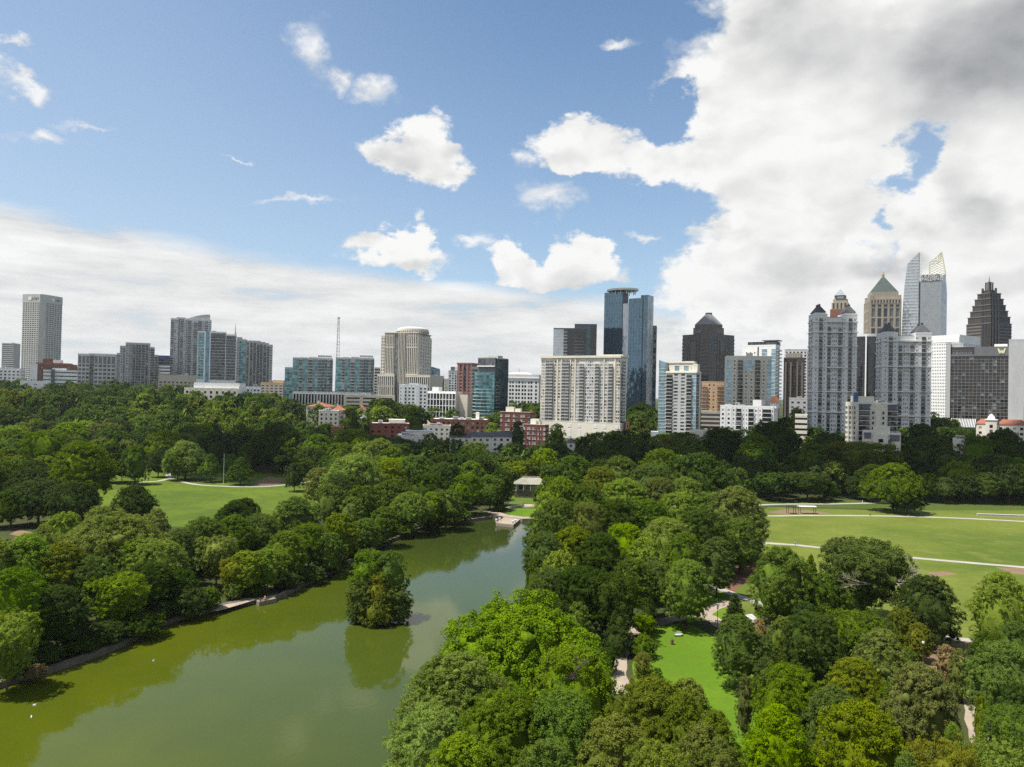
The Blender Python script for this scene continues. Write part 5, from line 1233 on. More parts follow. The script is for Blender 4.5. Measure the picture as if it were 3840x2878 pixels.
def up(q):
    a, c = b.W*.42, b.M*.42; z1 = Z(1225); z2 = Z(1212); z3 = Z(1170); z4 = Z(1168)
    oc = lambda w_, d_, k=.3: [(cx_-w_, cy_-d_*(1-k*2)), (cx_-w_*(1-k*2), cy_-d_), (cx_+w_*(1-k*2), cy_-d_), (cx_+w_, cy_-d_*(1-k*2)), (cx_+w_, cy_+d_*(1-k*2)), (cx_+w_*(1-k*2), cy_+d_), (cx_-w_*(1-k*2), cy_+d_), (cx_-w_, cy_+d_*(1-k*2))]
    q.prism(oc(a, c), zt, z1, DGR2); q.prism(oc(a*.9, c*.9), z1, z2, DGR2)
    q.prism(oc(a*.9, c*.9), z2, z3, ROOFG, oc(a*.2, c*.2)); q.prism(oc(a*.22, c*.22), z3, z4+1, DGR2)
    for i in range(8): q.bar((cx_-a*.3+i*a*.6/7, cy_-c-.1, zt+2), (cx_-a*.3+i*a*.6/7, cy_-c-.1, z1-2), .5, G_M, 4); q.bar((cx_+a+.1, cy_-c*.3+i*c*.6/7, zt+2), (cx_+a+.1, cy_-c*.3+i*c*.6/7, z1-2), .5, G_M, 4)
sub(b, 'crown_roof', up); b.finish()
b = simple('apartment_building', 'peach-orange block with brown balconies between two pale towers', 'apartment block', 650, 2630, 2716, 1434, None, 6, 20, wall=ORG, core=ORG, fw=60, fh=60, wf=.01, hf=.01, bits=0, par=.5)
n_ = 11; fh = 3.1; zz = b.zt-n_*fh-1
for a, c in ((2630, 2640), (2641, 2651), (2688, 2702), (2703, 2716)): b.balcs('F', 0, b.lx(a), b.lx(c), zz, b.zt-1, fh=fh, slab=CR, rail=BRK2, door=G_BRZ)
for a in (2657, 2673):
    for j in range(n_): b.pane('F', 0, b.lx(a), b.lx(a+6), zz+j*fh+.9, zz+j*fh+2.2, MIX2, .4)
b.finish()
b = simple('parking_garage', 'open-deck parking garage with dark slots under the peach block', 'building', 600, 2630, 2700, 1548, None, 6, 18, wall=BE, style='ribbon', fh=3.2, hf=.6, gl=G_BLK, bits=0); b.finish()
b = simple('low_building', 'low cream block at the foot of the slanted glass corner tower', 'building', 500, 2588, 2640, 1622, 2654, 20, wall=CR, core=CR, fw=50, fh=50, wf=.01, hf=.01, bits=1); b.finish()
b = simple('low_building', 'tiny white house among treetops left of the slanted glass corner tower', 'building', 500, 2444, 2470, 1627, None, 5, 10, wall=WH, fw=3, fh=3, wf=.4, hf=.4, bits=0); b.finish()
# beige/teal residential
b = B('apartment_tower', 'cream tower with pale blue glass corners and balcony columns, before the white slanted tower', 'apartment tower', 620, 2722, 2892, 2716, 4, 22)
Z = lambda y, p=2800: b.z(y, p); zt = Z(1340); b.core(0, b.W, 0, b.M, -3, zt, CR); n_ = 22; fh = zt/n_; zz = 1
for a, c, k in ((2722, 2741, 'g'), (2746, 2760, 'w'), (2764, 2785, 'b'), (2788, 2806, 'w2'), (2808, 2826, 'w2'), (2829, 2850, 'b'), (2855, 2870, 'w'), (2874, 2892, 'g')):
    x0, x1 = b.lx(a), b.lx(c)
    if k == 'g': b.curtain('F', 0, x0, x1, 1, zt-2, gl=G_ICE, fh=fh, fw=6, mull=WH, bw=.45)
    elif k == 'b': b.balcs('F', 0, x0, x1, 1, 1+(n_-1)*fh, fh=fh, slab=CR, rail=DSTEEL)
    elif k == 'w': b.grid('F', 0, x0, x1, 1, 1+(n_-1)*fh, nc=1, nr=n_-1, wf=.45, hf=.45, wall=CR, d=.2, mix=MIX2)
    else: b.grid('F', 0, x0, x1, 1, Z(1390), nc=1, wf=.4, hf=.45, fh=fh, wall=CR, d=.2, mix=MIX2); b.curtain('F', 0, x0, x1, Z(1389), zt-2, gl=G_ICE, fh=fh*1.5, fw=6, mull=WH, bw=.4)
b.box('penthouse', b.lx(2800), b.lx(2822), 3, 10, zt, zt+3.5, CR); b.finish()
b = B('apartment_tower', 'white tower with jutting balcony corner behind the cream and pale blue tower', 'apartment tower', 740, 2780, 2906, 2922, 18)
Z = lambda y, p=2850: b.z(y, p); zt = Z(1298); b.core(0, b.W, 0, b.M, -3, zt, WH); n_ = round(zt/3.5); fh = zt/n_
b.curtain('F', 0, b.lx(2854), b.lx(2874), 2, zt-3, gl=G_ICE, fh=fh, fw=3.5, mull=WH, bw=.3); b.curtain('F', 0, b.lx(2890), b.W, 2, zt-3, gl=G_ICE, fh=fh, fw=4, mull=WH, bw=.3)
b.grid('F', 0, b.lx(2790), b.lx(2836), 2, zt-5, nc=3, fh=fh, wf=.3, hf=.5, wall=WH, d=.2, mix=MIX1); b.pb('dark_groove', 'F', 0, b.lx(2838), b.lx(2843), 0, .1, 2, zt-1, G_D)
b.balcs('R', b.W, 0, b.M, 2, 2+(n_-1)*fh, fh=fh, slab=WH, rail=STEEL, proj=2.2, door=G_TEALD); b.box('penthouse', b.lx(2797), b.lx(2858), 3, 14, zt, Z(1282), G_GREY); b.box('penthouse', b.lx(2860), b.lx(2906), 3, 14, zt, Z(1282), G_GREY)
sub(b, 'roof_canopy', lambda q: (q.box(b.lx(2796), b.lx(2860), 2, 15, Z(1282), Z(1280), WH), q.box(b.lx(2852), b.lx(2912), 2, 15, Z(1279), Z(1276), DG))); b.finish()
# grey low front residential with gable
b = B('apartment_building', 'pale grey eight-storey block with dark window slots and small red gable on top', 'apartment block', 540, 2702, 2902, 2918, 14)
Z = lambda y, p=2800: b.z(y, p); zt = Z(1527); b.core(0, b.W, 0, b.M, -3, zt, LG, roof=ROOFG); fh = 3.1; n_ = int(zt/fh)
zb = zt-1-n_*fh
for a, c, k in ((2704, 2721, 'w'), (2725, 2744, 'w'), (2748, 2758, 'w'), (2762, 2782, 'b'), (2784, 2794, 'w'), (2797, 2806, 'w'), (2808, 2828, 'b'), (2830, 2842, 'w'), (2846, 2858, 'w'), (2860, 2894, 'b'), (2895, 2902, 'w')):
    x0, x1 = b.lx(a), b.lx(c)
    if k == 'b': b.balcs('F', 0, x0, x1, zb, zt-1, fh=fh, slab=LG, rail=DSTEEL)
    else: b.grid('F', 0, x0, x1, zb, zt-1, nc=1, nr=n_, wf=.45, hf=.5, wall=LG, d=.2, mix=[(G_L, 4), (G_D, 2)])
for a in (2722, 2745, 2760, 2782, 2806, 2828, 2843, 2858, 2894): b.pb('wall', 'F', 0, b.lx(a), b.lx(a+2), 0, .35, 0, zt, LG)
b.roofbits(2, b.W-20, 2, b.M-4, zt, 6)
def gab(q):
    x0, x1 = b.lx(2881), b.lx(2916); za = Z(1508, 2900); zr = Z(1491, 2900); m_ = (x0+x1)/2
    q.box(x0+1, x1-1, 1, 9, zt-.5, za, LG)
    q.poly([(x0, 0, za), (x1, 0, za), (m_, 0, zr+1), (x0, 10, za), (x1, 10, za), (m_, 10, zr+1)], [(0, 1, 2), (3, 5, 4), (0, 2, 5, 3), (1, 4, 5, 2), (0, 3, 4, 1)], TILE)
sub(b, 'gable', gab); b.box('penthouse', b.lx(2818), b.lx(2850), 4, 12, zt, Z(1500, 2830), LG); b.finish()
# dark brown tower with crown, grey behind
b = simple('apartment_tower', 'grey striped tower behind the brown tower with serrated crown', 'apartment tower', 850, 2940, 3026, 1314, None, 6, 20, wall=LG, core=GR, fw=4, fh=3.4, wf=.55, hf=.7, bits=2); b.finish()
b = B('office_tower', 'dark brown tower with vertical stone ribs and tan serrated crown', 'skyscraper', 800, 2937, 3010, 3016, 6, 24)
Z = lambda y, p=2975: b.z(y, p); zt = Z(1345); b.core(0, b.W, 0, b.M, -3, zt, DGR); b.curtain('F', 0, 0, b.W, 0, zt-.5, gl=G_BRZ, fh=3.4, fw=3, mull=DGR, bw=.6)
for f in (.12, .38, .72, .96): b.pb('rib', 'F', 0, b.W*f-.8, b.W*f+.8, .2, 1.3, 0, zt-4, DGR2)
sub(b, 'crown_top', lambda q: (q.box(b.W*.12, b.W*.88, 1, b.M-2, zt, Z(1328), TAN), [q.box(b.W*(.14+i*.09), b.W*(.14+i*.09)+1.4, .8, 2, zt, Z(1324), TAN) for i in range(8)])); b.finish()
simple('office_building', 'plain grey block with square windows left of the twin turreted tower', 'building', 680, 2960, 3030, 1498, None, 4, 20, wall=GR, core=GR, fw=4.5, fh=4, wf=.4, hf=.4, bits=2).finish()
simple('parking_garage', 'small cream open-deck garage among the trees left of the turreted tower', 'building', 520, 2983, 3028, 1562, None, 4, 16, wall=CR, style='ribbon', fh=3.4, hf=.4, gl=G_D, bits=0).finish()
# twin turreted towers
def turreted(label, D, xs_, xl, xr, yt, yturret, ybase, px_t, bands, ybot, phi):
    b = B('apartment_tower', label, 'apartment tower', D, xl, xr, xs_, phi, 26, group='twin turreted apartment towers')
    pm = (xl+xr)/2; Z = lambda y, p=pm: b.z(y, p); zt = Z(yt); W_ = b.W
    b.core(0, W_*.32, 0, b.M, -3, zt, LG); b.core(W_*.68, W_, 0, b.M, -3, zt, LG); b.core(W_*.32, W_*.68, 1.2, b.M, -3, Z(yt+14), LG)
    fh = 3.05; n_ = int((zt-2)/fh); zb = zt-2-n_*fh
    for f0, f1, k in ((.13, .22, 'b'), (.24, .29, 'w'), (.68, .73, 'w'), (.80, .89, 'b'), (.04, .1, 'w'), (.92, .97, 'w')):
        if k == 'b': b.balcs('F', 0, W_*f0, W_*f1, zb, zt-2, fh=fh, slab=GR, rail=DSTEEL, proj=.9)
        else: b.grid('F', 0, W_*f0, W_*f1, zb, zt-2, nc=1, nr=n_, wf=.55, hf=.42, wall=LG, d=.12, mix=MIX2)
    n2 = n_-2
    for f0, f1, k in ((.34, .42, 'b'), (.44, .56, 'w'), (.58, .66, 'b')):
        if k == 'b': b.balcs('F', 1.2, W_*f0, W_*f1, zb, zb+n2*fh, fh=fh, slab=GR, rail=DSTEEL, proj=.8)
        else: b.grid('F', 1.2, W_*f0, W_*f1, zb, zb+n2*fh, nc=3, nr=n2, wf=.55, hf=.5, wall=LG, d=.12, mix=MIX2)
    sd = (b.side, W_ if b.side == 'R' else 0)
    for f0, f1, k in ((.1, .22, 'b'), (.3, .5, 'w'), (.55, .7, 'b'), (.75, .9, 'w')):
        if k == 'b': b.balcs(*sd, b.M*f0, b.M*f1, zb, zt-2, fh=fh, slab=GR, rail=DSTEEL, proj=.9)
        else: b.grid(*sd, b.M*f0, b.M*f1, zb, zt-2, nc=2, nr=n_, wf=.5, hf=.42, wall=LG, d=.12, mix=MIX2)
    for y_ in bands:
        z_ = Z(y_); sub(b, 'cornice', lambda q: (q.box(-.6, W_+.6, -.6, 1.0, z_, z_+.9, LG), q.box(-.62 if b.side == 'L' else W_-1, 1 if b.side == 'L' else W_+.62, 1.0, b.M, z_, z_+.9, WH)))
    hw = W_*.125
    for cx_ in (W_*.16, W_*.84):
        for cy_ in (hw*1.1, b.M-hw*1.1):
            t_ = sub(b, 'turret', lambda q: (q.box(cx_-hw*.95, cx_+hw*.95, cy_-hw*.95, cy_+hw*.95, zt, Z(ybase)-.1, WH)))
            q = MB(); q.frus(cx_, cy_, hw*1.1, hw*1.1, Z(ybase), hw*.14, hw*.14, Z(yturret+9), SLATE); q.build('turret_roof', t_)
            q = MB(); q.box(cx_-.8, cx_+.8, cy_-.8, cy_+.8, Z(yturret+9), Z(yturret+4), SLATE); q.bar((cx_, cy_, Z(yturret+4)), (cx_, cy_, Z(yturret)), .3, SLATE, 6, .06); q.build('finial', t_)
    b.box('roof_terrace', W_*.34, W_*.66, 2.5, b.M*.7, Z(yt+14)+.1, Z(yt+6), DG)
    b.finish()
turreted('taller pale grey tower with four dark pyramid turrets, left of the pair', 560, 3028, 3046, 3211, 1182, 1136, 1172, None, (1210, 1249, 1301, 1381, 1472, 1549), 1609, 14)
turreted('shorter pale grey tower with four dark pyramid turrets, right of the pair', 580, 3283, 3306, 3491, 1252, 1206, 1243, None, (1282, 1324, 1378, 1472, 1563), 1590, 14)
# brown tower with glass pyramid
b = B('office_tower', 'brown tower top with small glass pyramid rising behind the taller turreted tower', 'skyscraper', 1100, 3108, 3180, 3184, 5, 26)
Z = lambda y, p=3145: b.z(y, p); cx_ = b.W/2; cy_ = b.M/2
b.box('wall', 0, b.W, 0, b.M, -3, Z(1160), BRK2)
sub(b, 'upper_tiers', lambda q: (q.box(b.W*.07, b.W*.93, 1.5, b.M-1.5, Z(1160), Z(1135), TAN), q.box(b.W*.14, b.W*.88, 3, b.M-3, Z(1135), Z(1122), TAN), q.box(b.W*.2, b.W*.8, 4, b.M-4, Z(1122), Z(1108), TAN)))
for i in range(4): b.pane('F', 1.5, b.W*(.14+i*.2), b.W*(.22+i*.2), Z(1158), Z(1134)-1, [(G_BRZ, 1)], .1)
b.pane('F', 4, b.W*.35, b.W*.68, Z(1119), Z(1111), [(G_SILV, 1)], .2)
sub(b, 'glass_pyramid', lambda q: q.frus(cx_, cy_, b.W*.29, b.W*.29, Z(1108), .15, .15, Z(1082), G_SILV)); b.finish()
# dark curved glass between twins
b = B('office_tower', 'dark glass tower with pale vertical fin between the two turreted towers', 'skyscraper', 700, 3210, 3300, None, 0, 24)
Z = lambda y, p=3250: b.z(y, p); zt = Z(1262); k = 12
pts = [(b.W*i/k, 5*(abs(i/k-.38)*1.5)**1.6) for i in range(k+1)]
sub(b, 'glass_wall', lambda q: q.prism(pts+[(b.W, 24), (0, 24)], -3, zt, G_BLK)); sub(b, 'cornice', lambda q: q.prism([(x, y-.3) for x, y in pts]+[(b.W, 24), (0, 24)], zt, Z(1252), LG))
sub(b, 'fin', lambda q: q.box(b.W*.36, b.W*.36+1.2, -.8, 2, -2, zt, WH))
for j in range(int(zt/4)): sub(b, 'floor_line', lambda q, j=j: q.prism([(x, y-.12) for x, y in pts]+[(b.W, 10), (0, 10)], j*4, j*4+.3, DSTEEL))
b.finish()
# tan tower with green pyramid
b = B('office_tower', 'tan stone tower with green pyramid roof and gilded tip', 'skyscraper', 950, 3256, 3376, 3237, 10)
Z = lambda y, p=3310: b.z(y, p); zs = Z(1122); zt = Z(1094)
b.core(0, b.W, 0, b.M, -3, zs, TAN, parapet=.5); hx, hy_ = b.W*.42, b.M*.42; cx_, cy_ = b.W/2, b.M/2
b.box('upper_stage', cx_-hx, cx_+hx, cy_-hy_, cy_+hy_, zs, zt, TAN)
for i in (0, 1):
    for j in (0, 1): b.box('corner_pier', b.W*i-(.5 if i else -.5)-2 if i else .2, b.W*i-.2 if i else 4.2, (b.M-4.2) if j else .2, (b.M-.2) if j else 4.2, zs, zs+5, TAN)
b.grid('F', 0, 1, b.W-1, 3, Z(1154), nc=5, fh=12, wf=.64, hf=.86, wall=TAN, d=.9, mix=[(G_M, 1), (G_D, 1)]); b.grid('F', 0, 1, b.W-1, Z(1153), Z(1142), nc=5, nr=1, wf=.64, hf=.8, wall=TAN, d=.9, mix=[(G_D, 1)]); b.grid('F', 0, 1, b.W-1, Z(1140), Z(1124), nc=10, nr=1, wf=.5, hf=.8, wall=TAN, d=.9, mix=[(G_D, 1)])
b.grid(b.side, 0, 1, b.M-1, 3, zs-2, nc=5, fh=12, wf=.5, hf=.8, wall=TAN, d=.9, mix=[(G_M, 1)])
sub(b, 'pyramid_roof', lambda q: q.frus(cx_, cy_, hx*.98, hy_*.98, zt, 1.6, 1.6, Z(1034), COPPER)); sub(b, 'gilded_tip', lambda q: (q.cyl(cx_, cy_, 1.6, Z(1034), 1.6, Z(1022), GOLD, 8), q.cyl(cx_, cy_, 1.4, Z(1022), .2, Z(1009), GOLD, 8))); b.finish()
# cream and blue front block
b = B('apartment_building', 'cream block with dark balcony stacks and blue trim before the turreted towers', 'apartment block', 480, 3214, 3364, 3172, 26)
Z = lambda y, p=3290: b.z(y, p); zt = Z(1516); b.core(0, b.W, 0, b.M, -3, zt, CR, roof=ROOFG); x1, x2, x3, x4 = b.lx(3222), b.lx(3262), b.lx(3330), b.W
fh = 3.15; n_ = int((zt-1)/fh); zb = zt-1-n_*fh
for a, c in ((x1, x2), (x3, x4)):
    b.pb('recess', 'F', 0, a, c, 0, .1, zb, zt-.8, G_BLK); b.balcs('F', -.1, a, c, zb, zt-1.2, fh=fh, slab=LG, rail=DSTEEL, recess=False, proj=1.8); b.pb('blue_trim', 'F', 0, a, c, .1, 2.0, zt-1.2, zt-.1, BLUEP)
for a in (3271, 3310):
    for j in range(n_-1): b.pane('F', 0, b.lx(a), b.lx(a+7), zb+j*fh+1, zb+j*fh+2.6, MIXD, .2)
b.pb('wall', 'F', 0, b.lx(3282), b.lx(3302), 0, .7, 0, zt, CR)
b.box('penthouse', 1, b.lx(3282), 1, b.M*.7, zt, Z(1487, 3240), CR); b.box('blue_wall', .1, 1.0, .5, 5, zt, Z(1472, 3214), BLUEP)
for f in (.12, .32, .52, .72, .88):
    for j in range(n_): b.pane('L', 0, b.M*f, b.M*f+1.2, zb+j*fh+.9, zb+j*fh+2.4, MIXD, .2)
b.pb('pier', 'L', 0, b.M*.2, b.M*.28, 0, .8, 0, zt-1, CR); b.pb('pier', 'L', 0, b.M*.6, b.M*.68, 0, .8, 0, zt-1, CR); b.roofbits(b.lx(3300), b.W-4, 3, b.M-4, zt, 4); b.finish()
b = B('apartment_building', 'low stepped cream annex with blue awnings in front of the blue-trimmed block', 'apartment block', 455, 3236, 3380, None, 6, 10)
Z = lambda y, p=3300: b.z(y, p); za, zb_ = Z(1618, 3250), Z(1628, 3370); x1, x2 = b.lx(3276), b.lx(3332)
b.core(0, x1, 0, 10, -3, za, CR, parapet=.5); b.core(x1, x2, -1, 10, -3, Z(1634), CR, parapet=.5); b.core(x1, x1+9, 1, 9, Z(1634), Z(1603), CR, parapet=.4); b.core(x2, b.W, 0, 10, -3, zb_, CR, parapet=.5)
for a, c, t_ in ((1, x1-1, za), (x2+1, b.W-.5, zb_)):
    b.pb('blue_awning', 'F', 0, a, c, 0, 1.4, t_-1.6, t_-.7, BLUEP); b.pane('F', 0, a, c, t_-4.5, t_-1.6, [(G_BLK, 1)], .05)
for a in (x1+3, x1+8.5, x2-4): b.pane('F', -1, a, a+1.6, Z(1634)-4, Z(1634)-2, MIXD, .05)
b.finish()
# arced glass tower with truss crown
b = B('office_tower', 'silvery glass tower with curving sides and split lattice crown', 'skyscraper', 1000, 3377, 3544, None, 4, 34)
Z = lambda y, p=3460: b.z(y, p); n = 14
def slab(q):     # left sail: outer edge curves in towards the top
    za = Z(989, 3397); zb = Z(945, 3448); prev = None
    for i in range(n):
        f0, f1 = i/n, (i+1)/n; z0, z1 = za*f0-3*(i == 0), za*f1
        q.prism([(b.lx(3377+20*f0**5), 0), (b.lx(3440), 0), (b.lx(3440), 26), (b.lx(3377+20*f0**5), 26)], z0, z1, G_SILV, [(b.lx(3377+20*f1**5), 0), (b.lx(3440), 0), (b.lx(3440), 26), (b.lx(3377+20*f1**5), 26)])
    q.prism([(b.lx(3397), 0), (b.lx(3440), 0), (b.lx(3440), 26), (b.lx(3397), 26)], za, [Z(990, 3397), Z(946, 3445), Z(946, 3445), Z(990, 3397)], G_SILV)
sub(b, 'left_sail', slab)
for j in range(52):
    z_ = j*Z(989, 3397)/50; f = min(1, z_/Z(989, 3397)); b.box('floor_fin', b.lx(3377+20*f**5)+.2, b.lx(3439), -.35, -.05, z_, z_+.5, WSTEEL)
sub(b, 'recess', lambda q: q.box(b.lx(3440), b.lx(3446), 3, 24, -3, Z(1055, 3444), G_GREY))
def edge(q):
    for i in range(9): q.bar((b.lx(3441), 1, Z(1055-i*12)), (b.lx(3446), 1, Z(1049-i*12)), .4, WSTEEL, 4); q.bar((b.lx(3446), 1, Z(1049-i*12)), (b.lx(3441), 1, Z(1043-i*12)), .4, WSTEEL, 4)
    q.bar((b.lx(3447), 1, Z(1060)), (b.lx(3447), 1, Z(948)), .6, WSTEEL, 5); q.bar((b.lx(3441), 1, Z(1060)), (b.lx(3441), 1, Z(946)), .6, WSTEEL, 5)
sub(b, 'lattice_edge', edge)
zc = Z(1031, 3485); s0, s1 = b.lx(3447), b.lx(3525); b.box('glass_wall', s0, s1, -2, 26, -3, zc, G_GREY if False else G_SILV)
for i in range(25): b.box('mullion', s0+(s1-s0)*i/24-.2, s0+(s1-s0)*i/24+.2, -2.5, -2.05, 0, zc, STEEL)
for j in range(26): b.box('mullion', s0, s1, -2.3, -2.06, zc*j/26, zc*j/26+.35, STEEL)
b.box('sign_panel', s0+2, s1-2, -3, -2.55, Z(1058), Z(1034), G_M)
text3d('lettering', 'KING &', b.e, (s0+4, -3.1, Z(1046)+.6), (R(90), 0, 0), 6.5, WSTEEL, .3, 'LEFT', 1.0); text3d('lettering', 'SPALDING', b.e, ((s0+s1)/2, -3.1, Z(1056)), (R(90), 0, 0), 6.0, WSTEEL, .3)
def fin(q):
    def ex(z): 
        f = min(1.0, z/Z(943, 3523)); return b.lx(3546-23*(max(0, f-.75)/.25)**1.6)
    k = 16; zt = Z(1035)
    for i in range(k):
        z0, z1 = zt*i/k-(3 if i == 0 else 0), zt*(i+1)/k
        q.prism([(s1, 1), (ex(z0), 4), (ex(z0), 26), (s1, 26)], z0, z1, G_SILV, [(s1, 1), (ex(z1), 4), (ex(z1), 26), (s1, 26)])
    return ex
sub(b, 'right_sail', fin)
def truss(q):
    def ex(z): f = min(1.0, z/Z(943, 3523)); return b.lx(3546-23*(max(0, f-.75)/.25)**1.6)
    k = 9; z0, z1 = zc, Z(945, 3523); xl_ = b.lx(3478)
    for yy in (2, 22):
        for i in range(k):
            a, c = z0+(z1-z0)*i/k, z0+(z1-z0)*(i+1)/k
            def L_(z): f = (z-z0)/(z1-z0); return xl_ if f < .55 else xl_+(ex(z)-xl_)*(f-.55)/.45
            q.bar((ex(a), yy, a), (ex(c), yy, c), .7, YSTEEL, 5); q.bar((L_(a), yy, a), (L_(c), yy, c), .5, YSTEEL, 5)
            for m_ in range(3):
                u0, u1 = m_/3, (m_+1)/3; A = lambda u, z: (L_(z)+(ex(z)-L_(z))*u, yy, z)
                q.bar(A(u0, a), A(u1, c), .38, YSTEEL, 4); q.bar(A(u1, a), A(u0, c), .38, YSTEEL, 4)
    for i in range(k): a = z0+(z1-z0)*i/k; q.bar((ex(a), 2, a), (ex(a), 22, a), .4, YSTEEL, 4)
sub(b, 'lattice_crown', truss); b.finish()
# white grid tower
b = B('office_tower', 'white tower with dense small dark windows beside the W hotel', 'skyscraper', 720, 3478, 3596, 3674, 25)
Z = lambda y, p=3590: b.z(y, p); zt = Z(1260); b.core(0, b.W, 0, b.M, -3, zt, WH)
b.grid('F', 0, .5, b.W-.3, 4, Z(1285), nc=18, nr=26, wf=.42, hf=.5, wall=WH, d=.5, mix=MIXD); b.grid('R', b.W, .3, b.M-.5, 4, Z(1285), nc=12, nr=26, wf=.5, hf=.5, wall=WH, d=.5, mix=MIXL)
b.grid('F', 0, .5, b.W-.3, Z(1283), zt-1, nc=9, nr=1, wf=.3, hf=.05, wall=WH, d=.5); b.finish()
# stepped dark tower
b = B('office_tower', 'dark granite tower stepping up to a pointed spire at the right', 'skyscraper', 950, 3621, 3712, 3790, 40)
Z = lambda y, p=3705: b.z(y, p); W_, M_ = b.W, b.M; cx_, cy_ = W_/2, M_/2
tiers = [(1, 1212), (.94, 1186), (.84, 1163), (.74, 1141), (.64, 1117), (.52, 1096)]
zprev = -3
for i, (f, y_) in enumerate(tiers):
    zz = Z(y_); x0, x1, y0, y1 = cx_-W_*f/2, cx_+W_*f/2, cy_-M_*f/2, cy_+M_*f/2
    sub(b, 'tier', lambda q: q.box(x0, x1, y0, y1, zprev if i == 0 else zprev-1, zz, DGR))
    z0 = max(4, zprev)
    if i == 0: b.ribbon('F', 0, 0, W_*.7, 10, zz-1, fh=4, hf=.45, wall=DGR2, gl=G_BLK, d=.4); b.ribbon('R', W_, M_*.3, M_, 10, zz-1, fh=4, hf=.45, wall=DGR, gl=G_BLK, d=.4)
    sub(b, 'cornice', lambda q: (q.box(x0-.5, x1+.5, y0-.5, y1+.5, zz-.7, zz+.4, DGR2)))
    for k_ in range(3):
        b.pb('glass_bay', 'F', y0, x1-W_*.12*(k_+1), x1-W_*.12*(k_+1)+2.4, 0, .5, z0, zz-1.2, G_BLK); b.pb('glass_bay', 'R', x1, y0+M_*.05+M_*.14*k_, y0+M_*.05+M_*.14*k_+2.4, 0, .5, z0, zz-1.2, G_BLK)
    zprev = zz
def spire(q):
    for a in (-1, 1):
        for c in (-1, 1): q.box(cx_+a*5-.9, cx_+a*5+.9, cy_+c*5-.9, cy_+c*5+.9, zprev, Z(1074), DGR); q.box(cx_+a*2.6-.6, cx_+a*2.6+.6, cy_+c*2.6-.6, cy_+c*2.6+.6, zprev, Z(1052), DGR)
    q.box(cx_-4.4, cx_+4.4, cy_-4.4, cy_+4.4, zprev, Z(1082), DGR); q.box(cx_-1.8, cx_+1.8, cy_-1.8, cy_+1.8, Z(1082), Z(1050), DGR2); q.bar((cx_, cy_, Z(1050)), (cx_, cy_, Z(1027)), .8, DGR2, 6, .1)
sub(b, 'spire', spire); b.finish()
# W hotel
b = B('hotel', 'dark grid-fronted hotel with W sign between grey end slabs', 'hotel', 600, 3546, 3840, None, 3, 22)
Z = lambda y, p=3680: b.z(y, p); x1, x2 = b.lx(3563), b.lx(3781); zt = Z(1306); zg = Z(1336)
b.core(0, x1, -1, b.M, -3, Z(1291, 3555), GR); b.core(x1, x2, 0, b.M, -3, zt, DGR); b.core(x2, b.W, -1.4, b.M, -3, Z(1278, 3810), GR)
b.core(x1, b.lx(3608), 3, 12, zt, Z(1291, 3580), GR)
nr = 19; nc = 15; zb = Z(1572); b.grid('F', 0, x1, x2, zb, zg, nc=nc, nr=nr, wf=.93, hf=.91, wall=DSG, d=.35, mix=[(G_BRZ, 5), (G_BLK, 4), (G_M, 1)])
b.pb('sign_band', 'F', 0, b.lx(3652), x2, 0, .9, zg, zt+1, DG); b.pb('sign_band', 'F', 0, x1, b.lx(3650), 0, .5, zg, Z(1328), DG); b.grid('F', 0, x1+1, b.lx(3650)-1, Z(1327), Z(1313), nc=7, nr=1, wf=.9, hf=.85, wall=DG, d=.6, mix=[(G_M, 1)])
def wlogo(q):
    x0, x3 = b.lx(3740), b.lx(3769); z0, z1 = Z(1328, 3755), Z(1308, 3755); xs_ = [x0+(x3-x0)*f for f in (.06, .3, .5, .7, .94)]; zz = [z1, z0, z0+(z1-z0)*.75, z0, z1]
    for i in range(4):
        t_ = .55
        q.poly([(xs_[i]-t_, -1.25, zz[i]), (xs_[i]+t_, -1.25, zz[i]), (xs_[i+1]+t_, -1.25, zz[i+1]), (xs_[i+1]-t_, -1.25, zz[i+1]), (xs_[i]-t_, -.92, zz[i]), (xs_[i]+t_, -.92, zz[i]), (xs_[i+1]+t_, -.92, zz[i+1]), (xs_[i+1]-t_, -.92, zz[i+1])],
               [(0, 1, 2, 3), (4, 7, 6, 5), (0, 3, 7, 4), (1, 5, 6, 2)], pmat('pale_yellow_sign', (.75, .72, .42), .6, var=0) if i == 0 else q.mats[0])
sub(b, 'letter_sign', wlogo)
b.box('penthouse', b.lx(3726), x2-1, 3, 14, zt, Z(1290, 3750), WH)
sub(b, 'skylight', lambda q: (q.prism([(b.lx(3570), -16), (b.lx(3660), -16), (b.lx(3660), -.5), (b.lx(3570), -.5)], Z(1612), [Z(1604), Z(1604), Z(1574), Z(1574)], G_GREY), [q.bar((b.lx(3570+i*6), -16, Z(1604)+.2), (b.lx(3570+i*6), -.5, Z(1574)+.2), .25, LG, 4) for i in range(16)]))
b.box('podium', b.lx(3660), b.W, -8, 0, -3, Z(1600), CR); b.finish()
simple('office_tower', 'pale green glass edge of a tower right of the hotel at the frame edge', 'skyscraper', 640, 3843, 3930, 1305, None, 2, 20, style='curtain', gl=G_ICE, mull=LG, fh=3.6, fw=3, bits=0).finish()
